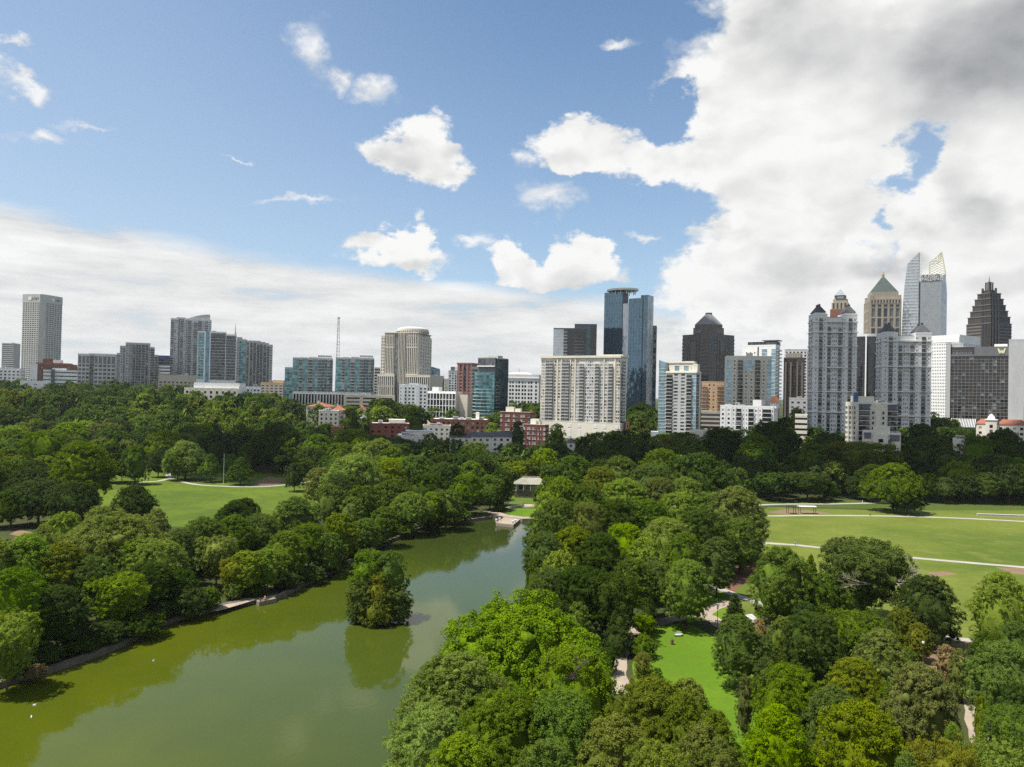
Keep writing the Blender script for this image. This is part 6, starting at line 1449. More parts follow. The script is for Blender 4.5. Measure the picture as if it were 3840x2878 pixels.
# cream mansion block with red roofs
b = B('apartment_building', 'ornate cream block with red tile roofs and small domed tower at lower right skyline', 'apartment block', 500, 3662, 3850, None, 4, 18)
Z = lambda y, p=3750: b.z(y, p); zt = Z(1592); b.core(0, b.W, 0, b.M, -3, zt, CR, roof=False); 
sub(b, 'roof', lambda q: [q.prism([(x0, -.6), (x1, -.6), (x1, b.M+.6), (x0, b.M+.6)], zt, zt+3.2, TILE, [(x0+3, b.M*.4), (x1-3, b.M*.4), (x1-3, b.M*.6), (x0+3, b.M*.6)]) for x0, x1 in ((-.6, b.W*.4), (b.W*.42, b.W+.6))])
b.grid('F', 0, .5, b.W-.5, 2, zt-1, fw=3.6, fh=3.2, wf=.45, hf=.5, wall=CR, d=.3, mix=MIX2)
xc = b.lx(3719); sub(b, 'tower', lambda q: (q.box(xc-3.2, xc+3.2, -3, 4, -3, zt+2.5, CR), q.box(xc-3.6, xc+3.6, -3.4, 4.4, zt+2.5, zt+3.1, WH), q.cyl(xc, .5, 2.3, zt+3.1, 2.0, zt+4.6, WH, 12), q.cyl(xc, .5, 2.0, zt+4.6, .3, zt+6.6, WH, 12)))
for j in range(5): b.pane('F', -3, xc-.9, xc+.9, zt-2.5-j*3.2, zt-.4-j*3.2, MIX2, .05)
b.finish()
simple('low_building', 'small cream flat roof in the trees right of the skylight', 'building', 455, 3575, 3620, 1654, None, 3, 10, wall=CR, core=CR, fw=6, fh=4, wf=.3, hf=.3, bits=1).finish()

# --- low-rise quarter in the middle
def house(label, D, xl, xr, ytop, yridge, wall, roofm, phi=8, depth=14, xs=None, fw=4, fh=3.2, name='house', cat='house', hip=True, mix=MIX1, nr=None, group=None):
    b = B(name, label, cat, D, xl, xr, xs, phi, depth, group=group); zt = b.z(ytop, xr); zr = b.z(yridge, xr)
    b.box('wall', 0, b.W, 0, b.M, -4, zt, wall); b.grid('F', 0, .4, b.W-.4, 0, zt-.3, fw=fw, fh=fh, wf=.4, hf=.5, wall=wall, d=.15, mix=mix)
    b.grid(b.side, b.W if b.side == 'R' else 0, .4, b.M-.4, 0, zt-.3, fw=fw, fh=fh, wf=.4, hf=.5, wall=wall, d=.15, mix=mix)
    k = b.M*.4 if hip else .0
    sub(b, 'roof', lambda q: q.poly([(-.6, -.6, zt), (b.W+.6, -.6, zt), (b.W+.6, b.M+.6, zt), (-.6, b.M+.6, zt), (k-.6, b.M/2, zr), (b.W-k+.6, b.M/2, zr)], [(0, 3, 2, 1), (0, 1, 5, 4), (2, 3, 4, 5), (1, 2, 5), (3, 0, 4)], roofm))
    b.box('chimney', b.W*.3, b.W*.3+1.2, b.M*.6, b.M*.6+1.2, zt, zr+1.2, wall); b.finish(); return b
def flat(label, D, xl, xr, ytop, wall, roofm=WROOF, phi=6, depth=18, xs=None, fw=4, fh=3.2, bits=3, name='low_building', cat='building', wf=.4, hf=.5, mix=MIX1, par=.6):
    b = B(name, label, cat, D, xl, xr, xs, phi, depth); zt = b.z(ytop, xr if b.side == 'R' else xl); b.core(0, b.W, 0, b.M, -4, zt, wall, roofm, parapet=par)
    b.grid('F', 0, .4, b.W-.4, max(0, zt-.8-4*fh), zt-.8, fw=fw, nr=4, wf=wf, hf=hf, wall=wall, d=.2, mix=mix); b.grid(b.side, b.W if b.side == 'R' else 0, .4, b.M-.4, max(0, zt-.8-4*fh), zt-.8, fw=fw, nr=4, wf=wf, hf=hf, wall=wall, d=.2, mix=mix)
    b.roofbits(2, b.W-4, 2, b.M-4, zt+.1, bits, hmax=2.4); b.zt = zt; return b
house('cream house with long red tile roof below the left twin teal block', 640, 1150, 1240, 1526, 1511, CR, TILE, 10, 16, 1262)
house('cream house with red tile roof right of the longer red-roofed house', 610, 1248, 1298, 1540, 1522, CR, TILE, 16, 14)
house('red tiled roof half hidden by dark trees, under the beige garage', 640, 1343, 1374, 1538, 1524, CR, TILE, 6, 14)
flat('white flat-roofed low building before the long red tile roof', 590, 1197, 1272, 1544, CR, bits=3).finish()
flat('long beige garage with open decks below the domed tower', 720, 1292, 1480, 1487, BE, CON, 5, 30, fw=14, fh=3.4, wf=.8, hf=.45, bits=2, name='parking_garage', mix=MIXD).finish()
house('small grey gabled house behind the long brick terrace', 600, 1350, 1380, 1570, 1560, GR, ROOFG, 10, 12)
flat('long red brick terrace with white roof and cream penthouse', 560, 1387, 1538, 1592, BRK, depth=20, fw=4.5, bits=3).finish()
b = BLD[-1]; q = MB(); q.box(b.lx(1460), b.lx(1520), 5, 14, b.zt, b.z(1577, 1490), CR); q.box(b.lx(1458), b.lx(1522), 4, 15, b.z(1577, 1490), b.z(1577, 1490)+.4, WROOF); q.build('penthouse', b.e)
flat('small brick building with red tile edge among trees left of the terrace', 530, 1245, 1292, 1605, BRK2, TILE, bits=0, depth=12).finish()
flat('cream stepped flats with pale flat roofs before the brick terrace', 520, 1490, 1640, 1640, CR, depth=26, bits=8, fw=4.5).finish()
b = BLD[-1]; q = MB(); q.box(6, b.W*.9, 10, 22, b.zt, b.zt+3.2, CR); q.box(5.4, b.W*.93, 9.4, 22.6, b.zt+3.2, b.zt+3.6, WROOF); q.build('upper_storey', b.e)
flat('cream flats with rust trim below the white-framed grid block', 560, 1588, 1692, 1600, CR, TILE, bits=3, depth=18).finish()
flat('brown brick building with white roof and curved front below the teal glass tower', 600, 1620, 1840, 1578, BRK2, WROOF, 8, 30, bits=6, fw=3.6, wf=.5).finish()
b = BLD[-1]; q = MB(); q.box(b.lx(1785), b.lx(1798), 8, 14, b.zt, b.z(1548, 1790), WH); q.build('stair_tower', b.e)
for i, (a, c, y0, y1, lb) in enumerate(((1690, 1768, 1642, 1628, 'dark grey roofed townhouse, left end of the gabled row'), (1768, 1846, 1640, 1624, 'dark grey roofed townhouse, middle of the gabled row'), (1846, 1922, 1640, 1622, 'dark grey roofed townhouse, right end of the gabled row'))):
    house(lb, 500, a, c, y0, y1, CR, SLATE, 6, 14, hip=False, name='townhouse', cat='townhouse', group='grey roofed gabled townhouses')
house('small grey roofed house below the base of the cream apartment tower', 470, 2130, 2160, 1662, 1648, CR, SLATE, 8, 9)
flat('pale small building between dark trees, far left wood', 610, 225, 262, 1612, WH, bits=0, depth=8).finish()
flat('long thin pale roof between treetops, left wood', 610, 385, 432, 1611, CR, bits=0, depth=8).finish()

def TOPLINE(ox, D):
    near = [(-900, 812), (0, 818), (230, 820), (420, 838), (600, 852), (640, 880), (700, 915), (790, 935), (860, 950), (1050, 955), (1180, 962), (1240, 955), (1290, 938), (1340, 932), (1420, 938), (1540, 938), (1570, 925), (1620, 915), (1670, 912), (1720, 922), (1800, 930), (1850, 948), (1940, 956), (1960, 925), (2080, 925), (2110, 935), (2160, 930), (2212, 915), (3200, 915)]
    far = [(-900, 812), (0, 818), (230, 822), (420, 838), (600, 850), (640, 872), (760, 880), (800, 862), (900, 880), (1000, 888), (1060, 905), (1120, 872), (1180, 874), (1260, 930), (1340, 920), (1400, 878), (1440, 915), (1560, 900), (1640, 900), (1720, 905), (1860, 925), (1960, 915), (2020, 905), (2212, 905), (3200, 900)]
    t = far if D > 600 else near
    for (a, ya), (c, yc) in zip(t, t[1:]):
        if a <= ox <= c: return ya+(yc-ya)*(ox-a)/(c-a)
    return 915
# ---------------------------------------------------------------- scattered wood behind lawns, up to the town
FOOT = []   # building footprints in world space (filled by the buildings)
def blocked(x, y, r):
    for fx, fy, c, s, w_, d_ in FOOTS:
        dx, dy = x-fx, y-fy
        lx = dx*c+dy*s; ly = -dx*s+dy*c
        if -r < lx < w_+r and -r < ly < d_+r: return True
    return False
KEEP = [[(-6, 300), (34, 300), (34, 392), (-4, 392)],
        G((190, 1150), (185, 1035), (330, 1008), (430, 1020), (560, 1022), (640, 1028), (760, 1035), (700, 1120)),     # left lawn
        G((1500, 1300), (1640, 1180), (1640, 1098), (2600, 1080), (2600, 1500), (1700, 1320)), LAKE]
rf = random.Random(11)
grid_ = {}
for x, y, r in POS: grid_.setdefault((int(x//12), int(y//12)), []).append((x, y, r))
def free(x, y, r):
    for i in (-2, -1, 0, 1, 2):
        for j in (-2, -1, 0, 1, 2):
            for a, b, q in grid_.get((int(x//12)+i, int(y//12)+j), ()):
                if (a-x)**2+(b-y)**2 < (.72*(r+q))**2: return False
    return True
def sight(x, y):        # lines of sight kept open to low buildings
    return True
cand = []
y = 300.0
while y < 1150:
    half = .70*y+20
    sp_ = 11 if y < 620 else 15 if y < 850 else 20
    x = -half
    while x < half:
        cand.append((x+rf.uniform(-4, 4), y+rf.uniform(-4, 4)))
        x += sp_
    y += sp_*.95
far_ = []; near_ = []
for x, y in cand:
    if any(inpoly(x, y, k) for k in KEEP): continue
    if y < 385 and x > 60: continue
    if y < 420 and x > 0 and x < 60 and y < 390: continue
    ox = 1106+1670*x/y
    r = (rf.uniform(6.5, 12) if x < -70 else rf.uniform(6.0, 10)) if y < 700 else rf.uniform(7, 11)
    if not free(x, y, r): continue
    if blocked(x, y, r*.75): continue
    h = r*rf.uniform(1.9, 2.5)
    # keep the crowns under the roof line the photograph shows (rows by screen column)
    lim = TOPLINE(ox, y)
    zt = at(ox, lim, y).z
    g0 = ground(x, y)
    if g0+h > zt: h = zt-g0
    if h < 7: 
        if h < 4: continue
        r = min(r, h*.75)
    grid_.setdefault((int(x//12), int(y//12)), []).append((x, y, r))
    (near_ if y < 560 else far_).append((x, y, h, r))
NIND = 296-len([t for t in TREES if not t[5]])
near_.sort(key=lambda a: a[1]/a[3]); pick = near_[:NIND]; far_ += near_[NIND:]
for x, y, h, r in pick:
    left = x < -70; mid_ = -70 <= x < 70
    zone = ('in the wood beyond the left lawn' if left else 'in the wood between lake and town' if mid_ else 'in the dark wood behind the right meadow')
    c = rf.choices(['dark', 'mid', 'bright', 'olive', 'teal', 'lime'], [5, 4, 1, 1.3, 1.5, .35] if not (left) else [3.5, 4, 1.8, 2, .8, .8])[0]
    tree(zone, x, y, h, r, c, rf.choice(['round', 'round', 'dome', 'dome', 'spread']))
# the rest of the wood reads as one mass
SRC = []
for i, shp in enumerate(['round', 'dome', 'round', 'dome']):
    q, f, iv, tri = crown(500+i, shp, 14, 80, 2400, .062, .2)
    SRC.append((q, iv, tri))
FAR = {k: [[], [], 0] for k in ('dark', 'mid', 'olive', 'bright')}
V = []; Fq = []; Ft = []; Mq = []; Mt = []; off = 0
cols = ['dark', 'mid', 'olive', 'bright', 'teal']
for x, y, h, r in far_:
    q, iv, tri = SRC[rf.randrange(4)]
    a = rf.uniform(0, 6.28); ca, sa = math.cos(a), math.sin(a)
    M3 = np.array([[ca*r, -sa*r, 0], [sa*r, ca*r, 0], [0, 0, h*.95]])
    o_ = np.array([x, y, ground(x, y)+h*.05])
    k = rf.choices(range(5), [2.5, 4, 2, 1.8, .6] if x < -60 and y < 750 else [4, 3.4, 1.2, .6, 1.2])[0]
    q2 = q@M3.T+o_; i2 = iv@M3.T+o_
    V.append(q2); nq = len(q2)//4
    Fq.append(np.arange(len(q2)).reshape(-1, 4)+off); Mq.append(np.full(nq, k)); off += len(q2)
    V.append(i2); Ft.append(tri+off); Mt.append(np.full(len(tri), k)); off += len(i2)
V = np.concatenate(V).astype(np.float32); Fq = np.concatenate(Fq); Ft = np.concatenate(Ft)
me = bpy.data.meshes.new('woodland')
me.vertices.add(len(V)); me.vertices.foreach_set('co', V.ravel())
me.loops.add(Fq.size+Ft.size); me.loops.foreach_set('vertex_index', np.concatenate([Fq.ravel(), Ft.ravel()]).astype(np.int32))
me.polygons.add(len(Fq)+len(Ft))
me.polygons.foreach_set('loop_start', np.concatenate([np.arange(len(Fq))*4, Fq.size+np.arange(len(Ft))*3]).astype(np.int32))
me.polygons.foreach_set('loop_total', np.concatenate([np.full(len(Fq), 4), np.full(len(Ft), 3)]).astype(np.int32))
me.polygons.foreach_set('material_index', np.concatenate(Mq+Mt).astype(np.int32))
def farleaf(n, col):
    m = leafmat('far_leaf_'+n, col, .3)
    for nd in m.node_tree.nodes:
        if nd.type == 'TEX_NOISE': nd.inputs['Scale'].default_value *= .03
    return m
for n_ in cols:
    me.materials.append(farleaf(n_, {'dark': (.045, .08, .010), 'mid': (.078, .13, .012), 'olive': (.12, .15, .014), 'bright': (.14, .2, .012), 'teal': (.055, .09, .016)}[n_]))
me.update(calc_edges=True)
wd = link('woodland', me)
tag(wd, 'distant green treetops that merge into one mass before the skyline', 'woodland', kind='stuff')
print('TREES individual', len(TREES), 'far', len(far_), 'near cand', len(near_))
# ---- labels for every tree
ORD = ['first', 'second', 'third', 'fourth', 'fifth', 'sixth', 'seventh', 'eighth', 'ninth', 'tenth', 'eleventh', 'twelfth', 'thirteenth', 'fourteenth', 'fifteenth', 'sixteenth', 'seventeenth', 'eighteenth', 'nineteenth', 'twentieth',
       'twenty-first', 'twenty-second', 'twenty-third', 'twenty-fourth', 'twenty-fifth', 'twenty-sixth', 'twenty-seventh', 'twenty-eighth', 'twenty-ninth', 'thirtieth']
from collections import defaultdict
bz = defaultdict(list)
for t in TREES:
    zone, e, sx, c, s, bush, lab, yy = t
    tag(e, None, 'bush' if bush else 'tree', ('bushes ' if bush else 'trees ')+(zone if zone != 'island' else 'on the tiny lake island'))
    if lab: e['label'] = lab
    else: bz[(zone, c, s, bush)].append(t)
for (zone, c, s, bush), ts in bz.items():
    ts.sort(key=lambda t: t[2])
    for i, t in enumerate(ts):
        base = f"{COLW[c]} {SHW[s]} {'bush' if bush else 'tree'} {zone}"
        n = len(ts)
        if n > 1: base += ', leftmost such' if i == 0 else ', rightmost such' if i == n-1 else f', {ORD[i]} from left'
        t[1]['label'] = base
# ---------------------------------------------------------------- small things in the park
def skin_person(name, pose, sh, tr, loc, rz, label, group=None, skin=(.45, .28, .2), hair=(.04, .03, .02)):
    """one continuous skinned figure, with clothing and hair as its parts"""
    J = {'pel': (0, 0, .94), 'wai': (0, 0, 1.08), 'che': (0, .01, 1.32), 'nec': (0, 0, 1.48), 'hea': (0, -.02, 1.60), 'top': (0, -.01, 1.72),
         'shl': (-.18, 0, 1.40), 'ell': (-.25, .03, 1.13), 'hal': (-.26, -.08, .90), 'shr': (.18, 0, 1.40), 'elr': (.25, .03, 1.13), 'har': (.26, -.08, .90),
         'hil': (-.09, 0, .9), 'knl': (-.10, -.12, .49), 'anl': (-.10, -.10, .07), 'tol': (-.10, -.24, .03), 'hir': (.09, 0, .9), 'knr': (.10, .03, .49), 'anr': (.10, .25, .12), 'tor': (.10, .15, .03)}
    if pose == 'sit':
        J.update(knl=(-.12, -.42, .50), anl=(-.12, -.46, .08), tol=(-.12, -.6, .03), knr=(.12, -.42, .50), anr=(.12, -.46, .08), tor=(.12, -.6, .03), hil=(-.1, -.02, .47), hir=(.1, -.02, .47), pel=(0, 0, .50), wai=(0, .02, .66), che=(0, .02, .9), nec=(0, 0, 1.06), hea=(0, -.03, 1.18), top=(0, -.02, 1.30),
                 shl=(-.18, 0, .98), ell=(-.24, -.05, .72), hal=(-.15, -.3, .56), shr=(.18, 0, .98), elr=(.24, -.05, .72), har=(.15, -.3, .56))
    E = [('pel', 'wai'), ('wai', 'che'), ('che', 'nec'), ('nec', 'hea'), ('hea', 'top'), ('che', 'shl'), ('shl', 'ell'), ('ell', 'hal'), ('che', 'shr'), ('shr', 'elr'), ('elr', 'har'), ('pel', 'hil'), ('hil', 'knl'), ('knl', 'anl'), ('anl', 'tol'), ('pel', 'hir'), ('hir', 'knr'), ('knr', 'anr'), ('anr', 'tor')]
    RAD = dict(pel=.13, wai=.12, che=.15, nec=.055, hea=.095, top=.075, shl=.065, ell=.045, hal=.03, shr=.065, elr=.045, har=.03, hil=.09, knl=.06, anl=.042, tol=.035, hir=.09, knr=.06, anr=.042, tor=.035)
    def grow(nm, keys, fat, mats_):
        ks = list(keys); me = bpy.data.meshes.new(nm); me.from_pydata([J[k] for k in ks], [(ks.index(a), ks.index(b)) for a, b in E if a in ks and b in ks], [])
        o = bpy.data.objects.new(nm+'_src', me); COL.objects.link(o); sk = o.modifiers.new('s', 'SKIN'); sb = o.modifiers.new('u', 'SUBSURF'); sb.levels = 1; sb.render_levels = 1
        me.skin_vertices[0].data[0].use_root = True
        for i, k in enumerate(ks): r_ = RAD[k]+fat; me.skin_vertices[0].data[i].radius = (r_*(1.15 if k in ('che', 'wai', 'pel') else 1), r_*(.8 if k in ('che', 'wai', 'pel') else 1))
        dg = bpy.context.evaluated_depsgraph_get(); m2 = bpy.data.meshes.new_from_object(o.evaluated_get(dg)); bpy.data.objects.remove(o)
        m2.materials.clear(); m2.materials.append(mats_); return m2
    body = link('person', grow('person', list(J), 0, pmat('skin', skin, .6, var=0)), None, loc); body.rotation_euler = (0, 0, rz)
    tag(body, label, 'person', group)
    link('shirt', grow('shirt', ['pel', 'wai', 'che', 'shl', 'ell', 'shr', 'elr'], .02, sh), body)
    link('trousers', grow('trousers', ['pel', 'hil', 'knl', 'anl', 'hir', 'knr', 'anr'], .018, tr), body)
    q = MB(); h = J['top']; q.cyl(h[0], h[1]+.02, .1, h[2]-.07, .075, h[2]+.05, pmat('hair', hair, .8, var=0), 10); q.build('hair', body)
    return body
F1 = pmat('white_cotton', (.7, .7, .68), .9, var=0); F2 = pmat('dark_cotton', (.04, .045, .06), .9, var=0); F3 = pmat('red_cotton', (.4, .06, .04), .9, var=0); F4 = pmat('blue_cotton', (.1, .17, .35), .9, var=0); F5 = pmat('tan_cotton', (.35, .27, .18), .9, var=0)
def G3(fx, fy, z=.03): x, y = gp(fx/1.736, fy/1.736); return (x, y, ground(x, y)+z)
skin_person('p', 'walk', F1, F4, G3(2982, 2049), .9, 'person in pale clothes walking on the lower meadow path, left of two', 'people walking on the lower meadow path')
skin_person('p', 'walk', F4, F1, G3(2989, 2050), 1.2, 'person in blue top walking on the lower meadow path, right of two', 'people walking on the lower meadow path')
skin_person('p', 'walk', F1, F1, G3(3234, 1889), 1.4, 'person in white on the farthest path at the edge of the dark wood')
skin_person('p', 'walk', F3, F2, G3(3263, 1936), -1.4, 'person in dark red on the upper meadow path')
skin_person('p', 'walk', F2, F5, G3(744, 1815), 1.5, 'person in black walking along the left lawn path')
skin_person('p', 'walk', F2, F4, G3(542, 1806), .3, 'person in dark clothes standing on grass by the left lawn path, left of two')
skin_person('p', 'walk', F5, F2, G3(555, 1806), 2.3, 'person in brown top standing on grass by the left lawn path, right of two')
skin_person('p', 'walk', F2, F2, G3(415, 1815), .3, 'person in black in the shade of the left lawn tree group')
skin_person('p', 'walk', F2, F5, G3(2377, 2425), 1.9, 'person in dark top on the tan path beside the small lawn')
skin_person('p', 'walk', F1, F5, G3(2123, 2287), 1.9, 'person in white top on the right lake bank') if False else None
x, y, z = G3(994, 2252); skin_person('p', 'sit', pmat('coral_cotton', (.6, .2, .12), .9, var=0), F5, (x, y, z-.1), -.6, 'person in coral top sitting on the small dock at the left bank')
def lamp(fx, fy, h, label):
    x, y, z = G3(fx, fy); e = empty('street_lamp', (x, y, z)); tag(e, label, 'street lamp', 'park lamps with white globes')
    q = MB(); q.cyl(0, 0, .22, 0, .14, .5, DSTEEL, 10); q.cyl(0, 0, .075, .5, .055, h-.5, DSTEEL, 8); q.cyl(0, 0, .16, h-.55, .2, h-.45, DSTEEL, 10); q.build('post', e)
    q = MB(); prev = None
    for i in range(6):
        a0, a1 = math.pi*i/6, math.pi*(i+1)/6; q.cyl(0, 0, max(.02, .27*math.sin(a0)), h-.1-.3*math.cos(a0), max(.02, .27*math.sin(a1)), h-.1-.3*math.cos(a1), WSTEEL, 14)
    q.build('globe', e, smooth=True); q = MB(); q.cyl(0, 0, .1, h+.2, .02, h+.38, DSTEEL, 8); q.build('finial', e)
lamp(2690, 2360, 4.9, 'black lamp post with white globe beside the tan path at the near lawn')
lamp(3461, 2500, 4.6, 'black lamp post with white globe among the shrubs at the right')
lamp(2745, 2330, 4.6, 'black lamp post with white globe behind the small conical tree')
# flagpole
x, y, z = G3(838, 1818); e = empty('flagpole', (x, y, z)); tag(e, 'tall thin white pole standing beside the left lawn path', 'pole'); q = MB(); q.cyl(0, 0, .14, 0, .08, 16, WSTEEL, 8); q.cyl(0, 0, .3, 0, .3, .3, CON, 10); q.build('pole', e); q = MB(); q.cyl(0, 0, .16, 16, .16, 16.25, GOLD, 8); q.build('finial', e)
# swing frames / shade frames on the bare earth
for fx, w_, lb in ((3026, 7.5, 'long white-topped shade frame on the bare earth by the upper path'), (2966, 3.5, 'short dark shade frame on the bare earth, left of the long one')):
    x, y, z = G3(fx, 1927); e = empty('shade_frame', (x, y, z)); tag(e, lb, 'shade frame')
    for a in (-1, 1):
        for c in (-1, 1): q = MB(); q.cyl(a*w_*.45, c*1.2, .12, 0, .12, 3.0, DSTEEL, 6); q.build('leg', e)
    q = MB(); q.box(-w_/2, w_/2, -1.6, 1.6, 3.0, 3.25, WSTEEL if w_ > 5 else DSTEEL)
    for i in range(8): q.box(-w_/2+i*w_/7.2, -w_/2+i*w_/7.2+.1, -1.7, 1.7, 3.25, 3.4, WSTEEL if w_ > 5 else DSTEEL)
    q.build('top', e)
# stone wall at right
p0, p1 = G3(3665, 1936), G3(3900, 1944)
L_ = math.hypot(p1[0]-p0[0], p1[1]-p0[1]); e = empty('stone_wall', p0, math.atan2(p1[1]-p0[1], p1[0]-p0[0])); tag(e, 'long low stone wall with pale coping in the grass bank at the right', 'wall')
q = MB(); q.box(0, L_, 0, .5, -.5, .9, BE); q.build('wall', e); q = MB()
for i in range(14): q.box(i*L_/14, (i+.97)*L_/14, -.08, .58, .9, 1.08, LG)
q.build('coping', e)
# trash bin, bench, sheet
x, y, z = G3(2520, 2418); e = empty('litter_bin', (x, y, z)); tag(e, 'small rust-brown litter bin standing on the near lawn', 'bin'); q = MB(); q.cyl(0, 0, .3, .05, .36, .95, BRK2, 12); q.cyl(0, 0, .38, .95, .3, 1.08, BRK2, 12); q.build('bin_body', e); q = MB(); q.cyl(0, 0, .2, 1.08, .2, 1.12, G_BLK, 10); q.build('opening', e)
def bench(fx, fy, rz, lb, m=None):
    x, y, z = G3(fx, fy); e = empty('park_bench', (x, y, z), rz); tag(e, lb, 'bench', 'park benches'); m = m or BE
    q = MB(); [q.box(-.9, .9, -.25+i*.13, -.15+i*.13, .43, .47, m) for i in range(4)]; q.build('seat', e); q = MB(); [q.box(-.9, .9, .28, .31, .55+i*.13, .65+i*.13, m) for i in range(3)]; q.build('backrest', e)
    for a in (-.8, .8): q = MB(); q.box(a-.03, a+.03, -.25, .3, 0, .43, DSTEEL); q.box(a-.03, a+.03, .24, .3, .43, .95, DSTEEL); q.build('leg', e)
bench(2545, 2388, .3, 'small pale bench at the far edge of the near lawn', LG)
bench(2695, 2345, -.5, 'wooden bench beside the lamp on the tan path')
bench(2865, 2328, 2.7, 'wooden bench in shade behind the small conical tree')
x, y, z = G3(2862, 2048); e = empty('picnic_table', (x, y, z)); tag(e, 'white picnic table on a bare patch by the lower meadow path', 'table')
q = MB(); q.box(-1, 1, -.4, .4, .72, .78, WSTEEL); q.build('table_top', e)
for c in (-.75, .75): q = MB(); q.box(-1, 1, c-.13, c+.13, .42, .46, WSTEEL); q.build('seat', e)
for a in (-.8, .8): q = MB(); q.bar((a, -.7, 0), (a, .25, .72), .04, WSTEEL, 4); q.bar((a, .7, 0), (a, -.25, .72), .04, WSTEEL, 4); q.build('leg', e)
# steps
x, y, z = G3(2835, 2338); e = empty('stone_steps', (x, y, z), .5); tag(e, 'short flight of pale steps between shrubs right of the conical tree', 'steps'); q = MB(); [q.box(-1.6, 1.6, i*.4, i*.4+.4, 0, .16*(i+1), LG) for i in range(7)]; q.build('steps', e)
# large landing deck at the head of the lake
e = empty('dock', (0, 0, 0)); tag(e, 'pale T-shaped stone landing at the far end of the lake', 'dock')
q = MB(); zt = .12
A = lambda ox, oy: gp(ox, oy, .1)
q.prism([A(1112, 1134), A(1122, 1122), A(1160, 1121), A(1150, 1125), A(1118, 1135)][::1], -1.6, zt, M_PATHN)
def deck(pts):
    P_ = [A(*p) for p in pts]; ar = sum(P_[i][0]*P_[(i+1) % len(P_)][1]-P_[(i+1) % len(P_)][0]*P_[i][1] for i in range(len(P_)))
    if ar < 0: P_ = P_[::-1]
    return P_
q = MB(); q.prism(deck([(1071, 1130), (1100, 1133), (1109, 1134), (1124, 1121.5), (1090, 1117.5)]), -1.6, zt, M_PATHN); q.build('landing', e)
q = MB(); q.prism(deck([(1052, 1107), (1068, 1113), (1095, 1117.3), (1128, 1121), (1180, 1120), (1180, 1117.5), (1130, 1117), (1100, 1113), (1078, 1107)]), -1.6, zt+.02, M_PATHN); q.build('promenade', e)
for ox, oy in ((1072, 1128.5), (1079, 1126), (1108, 1132.5), (1113, 1130)):
    x, y = A(ox, oy); q = MB(); q.box(x-.35, x+.35, y-.35, y+.35, zt, zt+1.1, WH); q.box(x-.42, x+.42, y-.42, y+.42, zt+1.1, zt+1.2, WH); q.build('post', e)
# wall and rails above the round lawn
e = empty('retaining_wall', (0, 0, 0)); tag(e, 'curved low brown wall with handrails behind the round lawn at the lake head', 'wall'); q = MB(); P_ = [gp(*p) for p in ((1085, 1101), (1100, 1097), (1130, 1094), (1190, 1094))]
for a, c in zip(P_, P_[1:]): q.bar((*a, .3), (*c, .3), .5, BE, 4)
q.build('wall', e); q = MB()
for ox in (1128, 1150):
    a, c = gp(ox, 1098), gp(ox+4, 1092); q.bar((*a, 1), (*c, 1.6), .06, DSTEEL, 4); q.bar((*a, 0), (*a, 1), .06, DSTEEL, 4); q.bar((*c, .3), (*c, 1.6), .06, DSTEEL, 4)
q.build('handrail', e)
# small dock on the left bank
e = empty('dock', (0, 0, 0)); tag(e, 'small brown wooden dock on the left bank under the trees', 'dock'); q = MB(); q.prism(deck([(560, 1300), (597, 1292), (590, 1286), (548, 1293)]), -1.3, .0, M_CONC); q.build('deck', e)
for ox, oy in ((562, 1299), (595, 1291.5)): x, y = A(ox, oy); q = MB(); q.cyl(x, y, .14, -2, .14, .6, M_DARKCONC, 6); q.build('pile', e)
# lakeside pavilion
M_PAV = pmat('weathered_roof', (.24, .235, .19), .9, var=.25, vscale=.5)
x, y = gp(1150, 1085); y += 14; x = tx(1150*1.736)*y; z = 4.0
e = empty('pavilion', (x, y, ground(x, y)), -.05); tag(e, 'pale hip-roofed pavilion with dark open front at the head of the lake', 'pavilion')
h0 = 3.2; q = MB(); q.box(-7.5, 7.5, 0, 9, -1, h0, M_DARKCONC); q.build('base', e)
q = MB(); q.box(-6.6, 6.6, 2.5, 8.6, h0, h0+3.4, BE); q.build('wall', e)
for a in (-6.8, -3.4, 0, 3.4, 6.8): q = MB(); q.box(a-.2, a+.2, .4, .8, h0, h0+3.4, WH); q.build('column', e)
q = MB(); q.poly([(-8.4, -.8, h0+3.4), (8.4, -.8, h0+3.4), (8.4, 9.8, h0+3.4), (-8.4, 9.8, h0+3.4), (-4, 4.5, h0+6.4), (4, 4.5, h0+6.4)], [(0, 3, 2, 1), (0, 1, 5, 4), (2, 3, 4, 5), (1, 2, 5), (3, 0, 4)], M_PAV)
q.box(-4.2, 4.2, 4.1, 4.9, h0+6.2, h0+6.8, M_PAV)
for i in range(16): t_ = -8+i*16/15; q.bar((t_, -.75, h0+3.5), (max(-4, min(4, t_*.5)), 4.5, h0+6.45), .07, BE, 4)
q.build('roof', e); q = MB(); [q.box(-5.6+i*3.3, -3.6+i*3.3, 2.4, 2.5, h0+.6, h0+2.6, G_D) for i in range(4)]; q.build('window', e)
# island soil
x, y = gp(822, 1336, -1); pts = [(x+5.0*math.cos(a*.42)*(1+.15*math.sin(a*2.3)), y+3+4.2*math.sin(a*.42)) for a in range(15)]
me = bpy.data.meshes.new('island'); q = MB(); q.prism(pts, -2.5, -.75, M_DARKCONC); tag(q.build('island'), kind='structure')
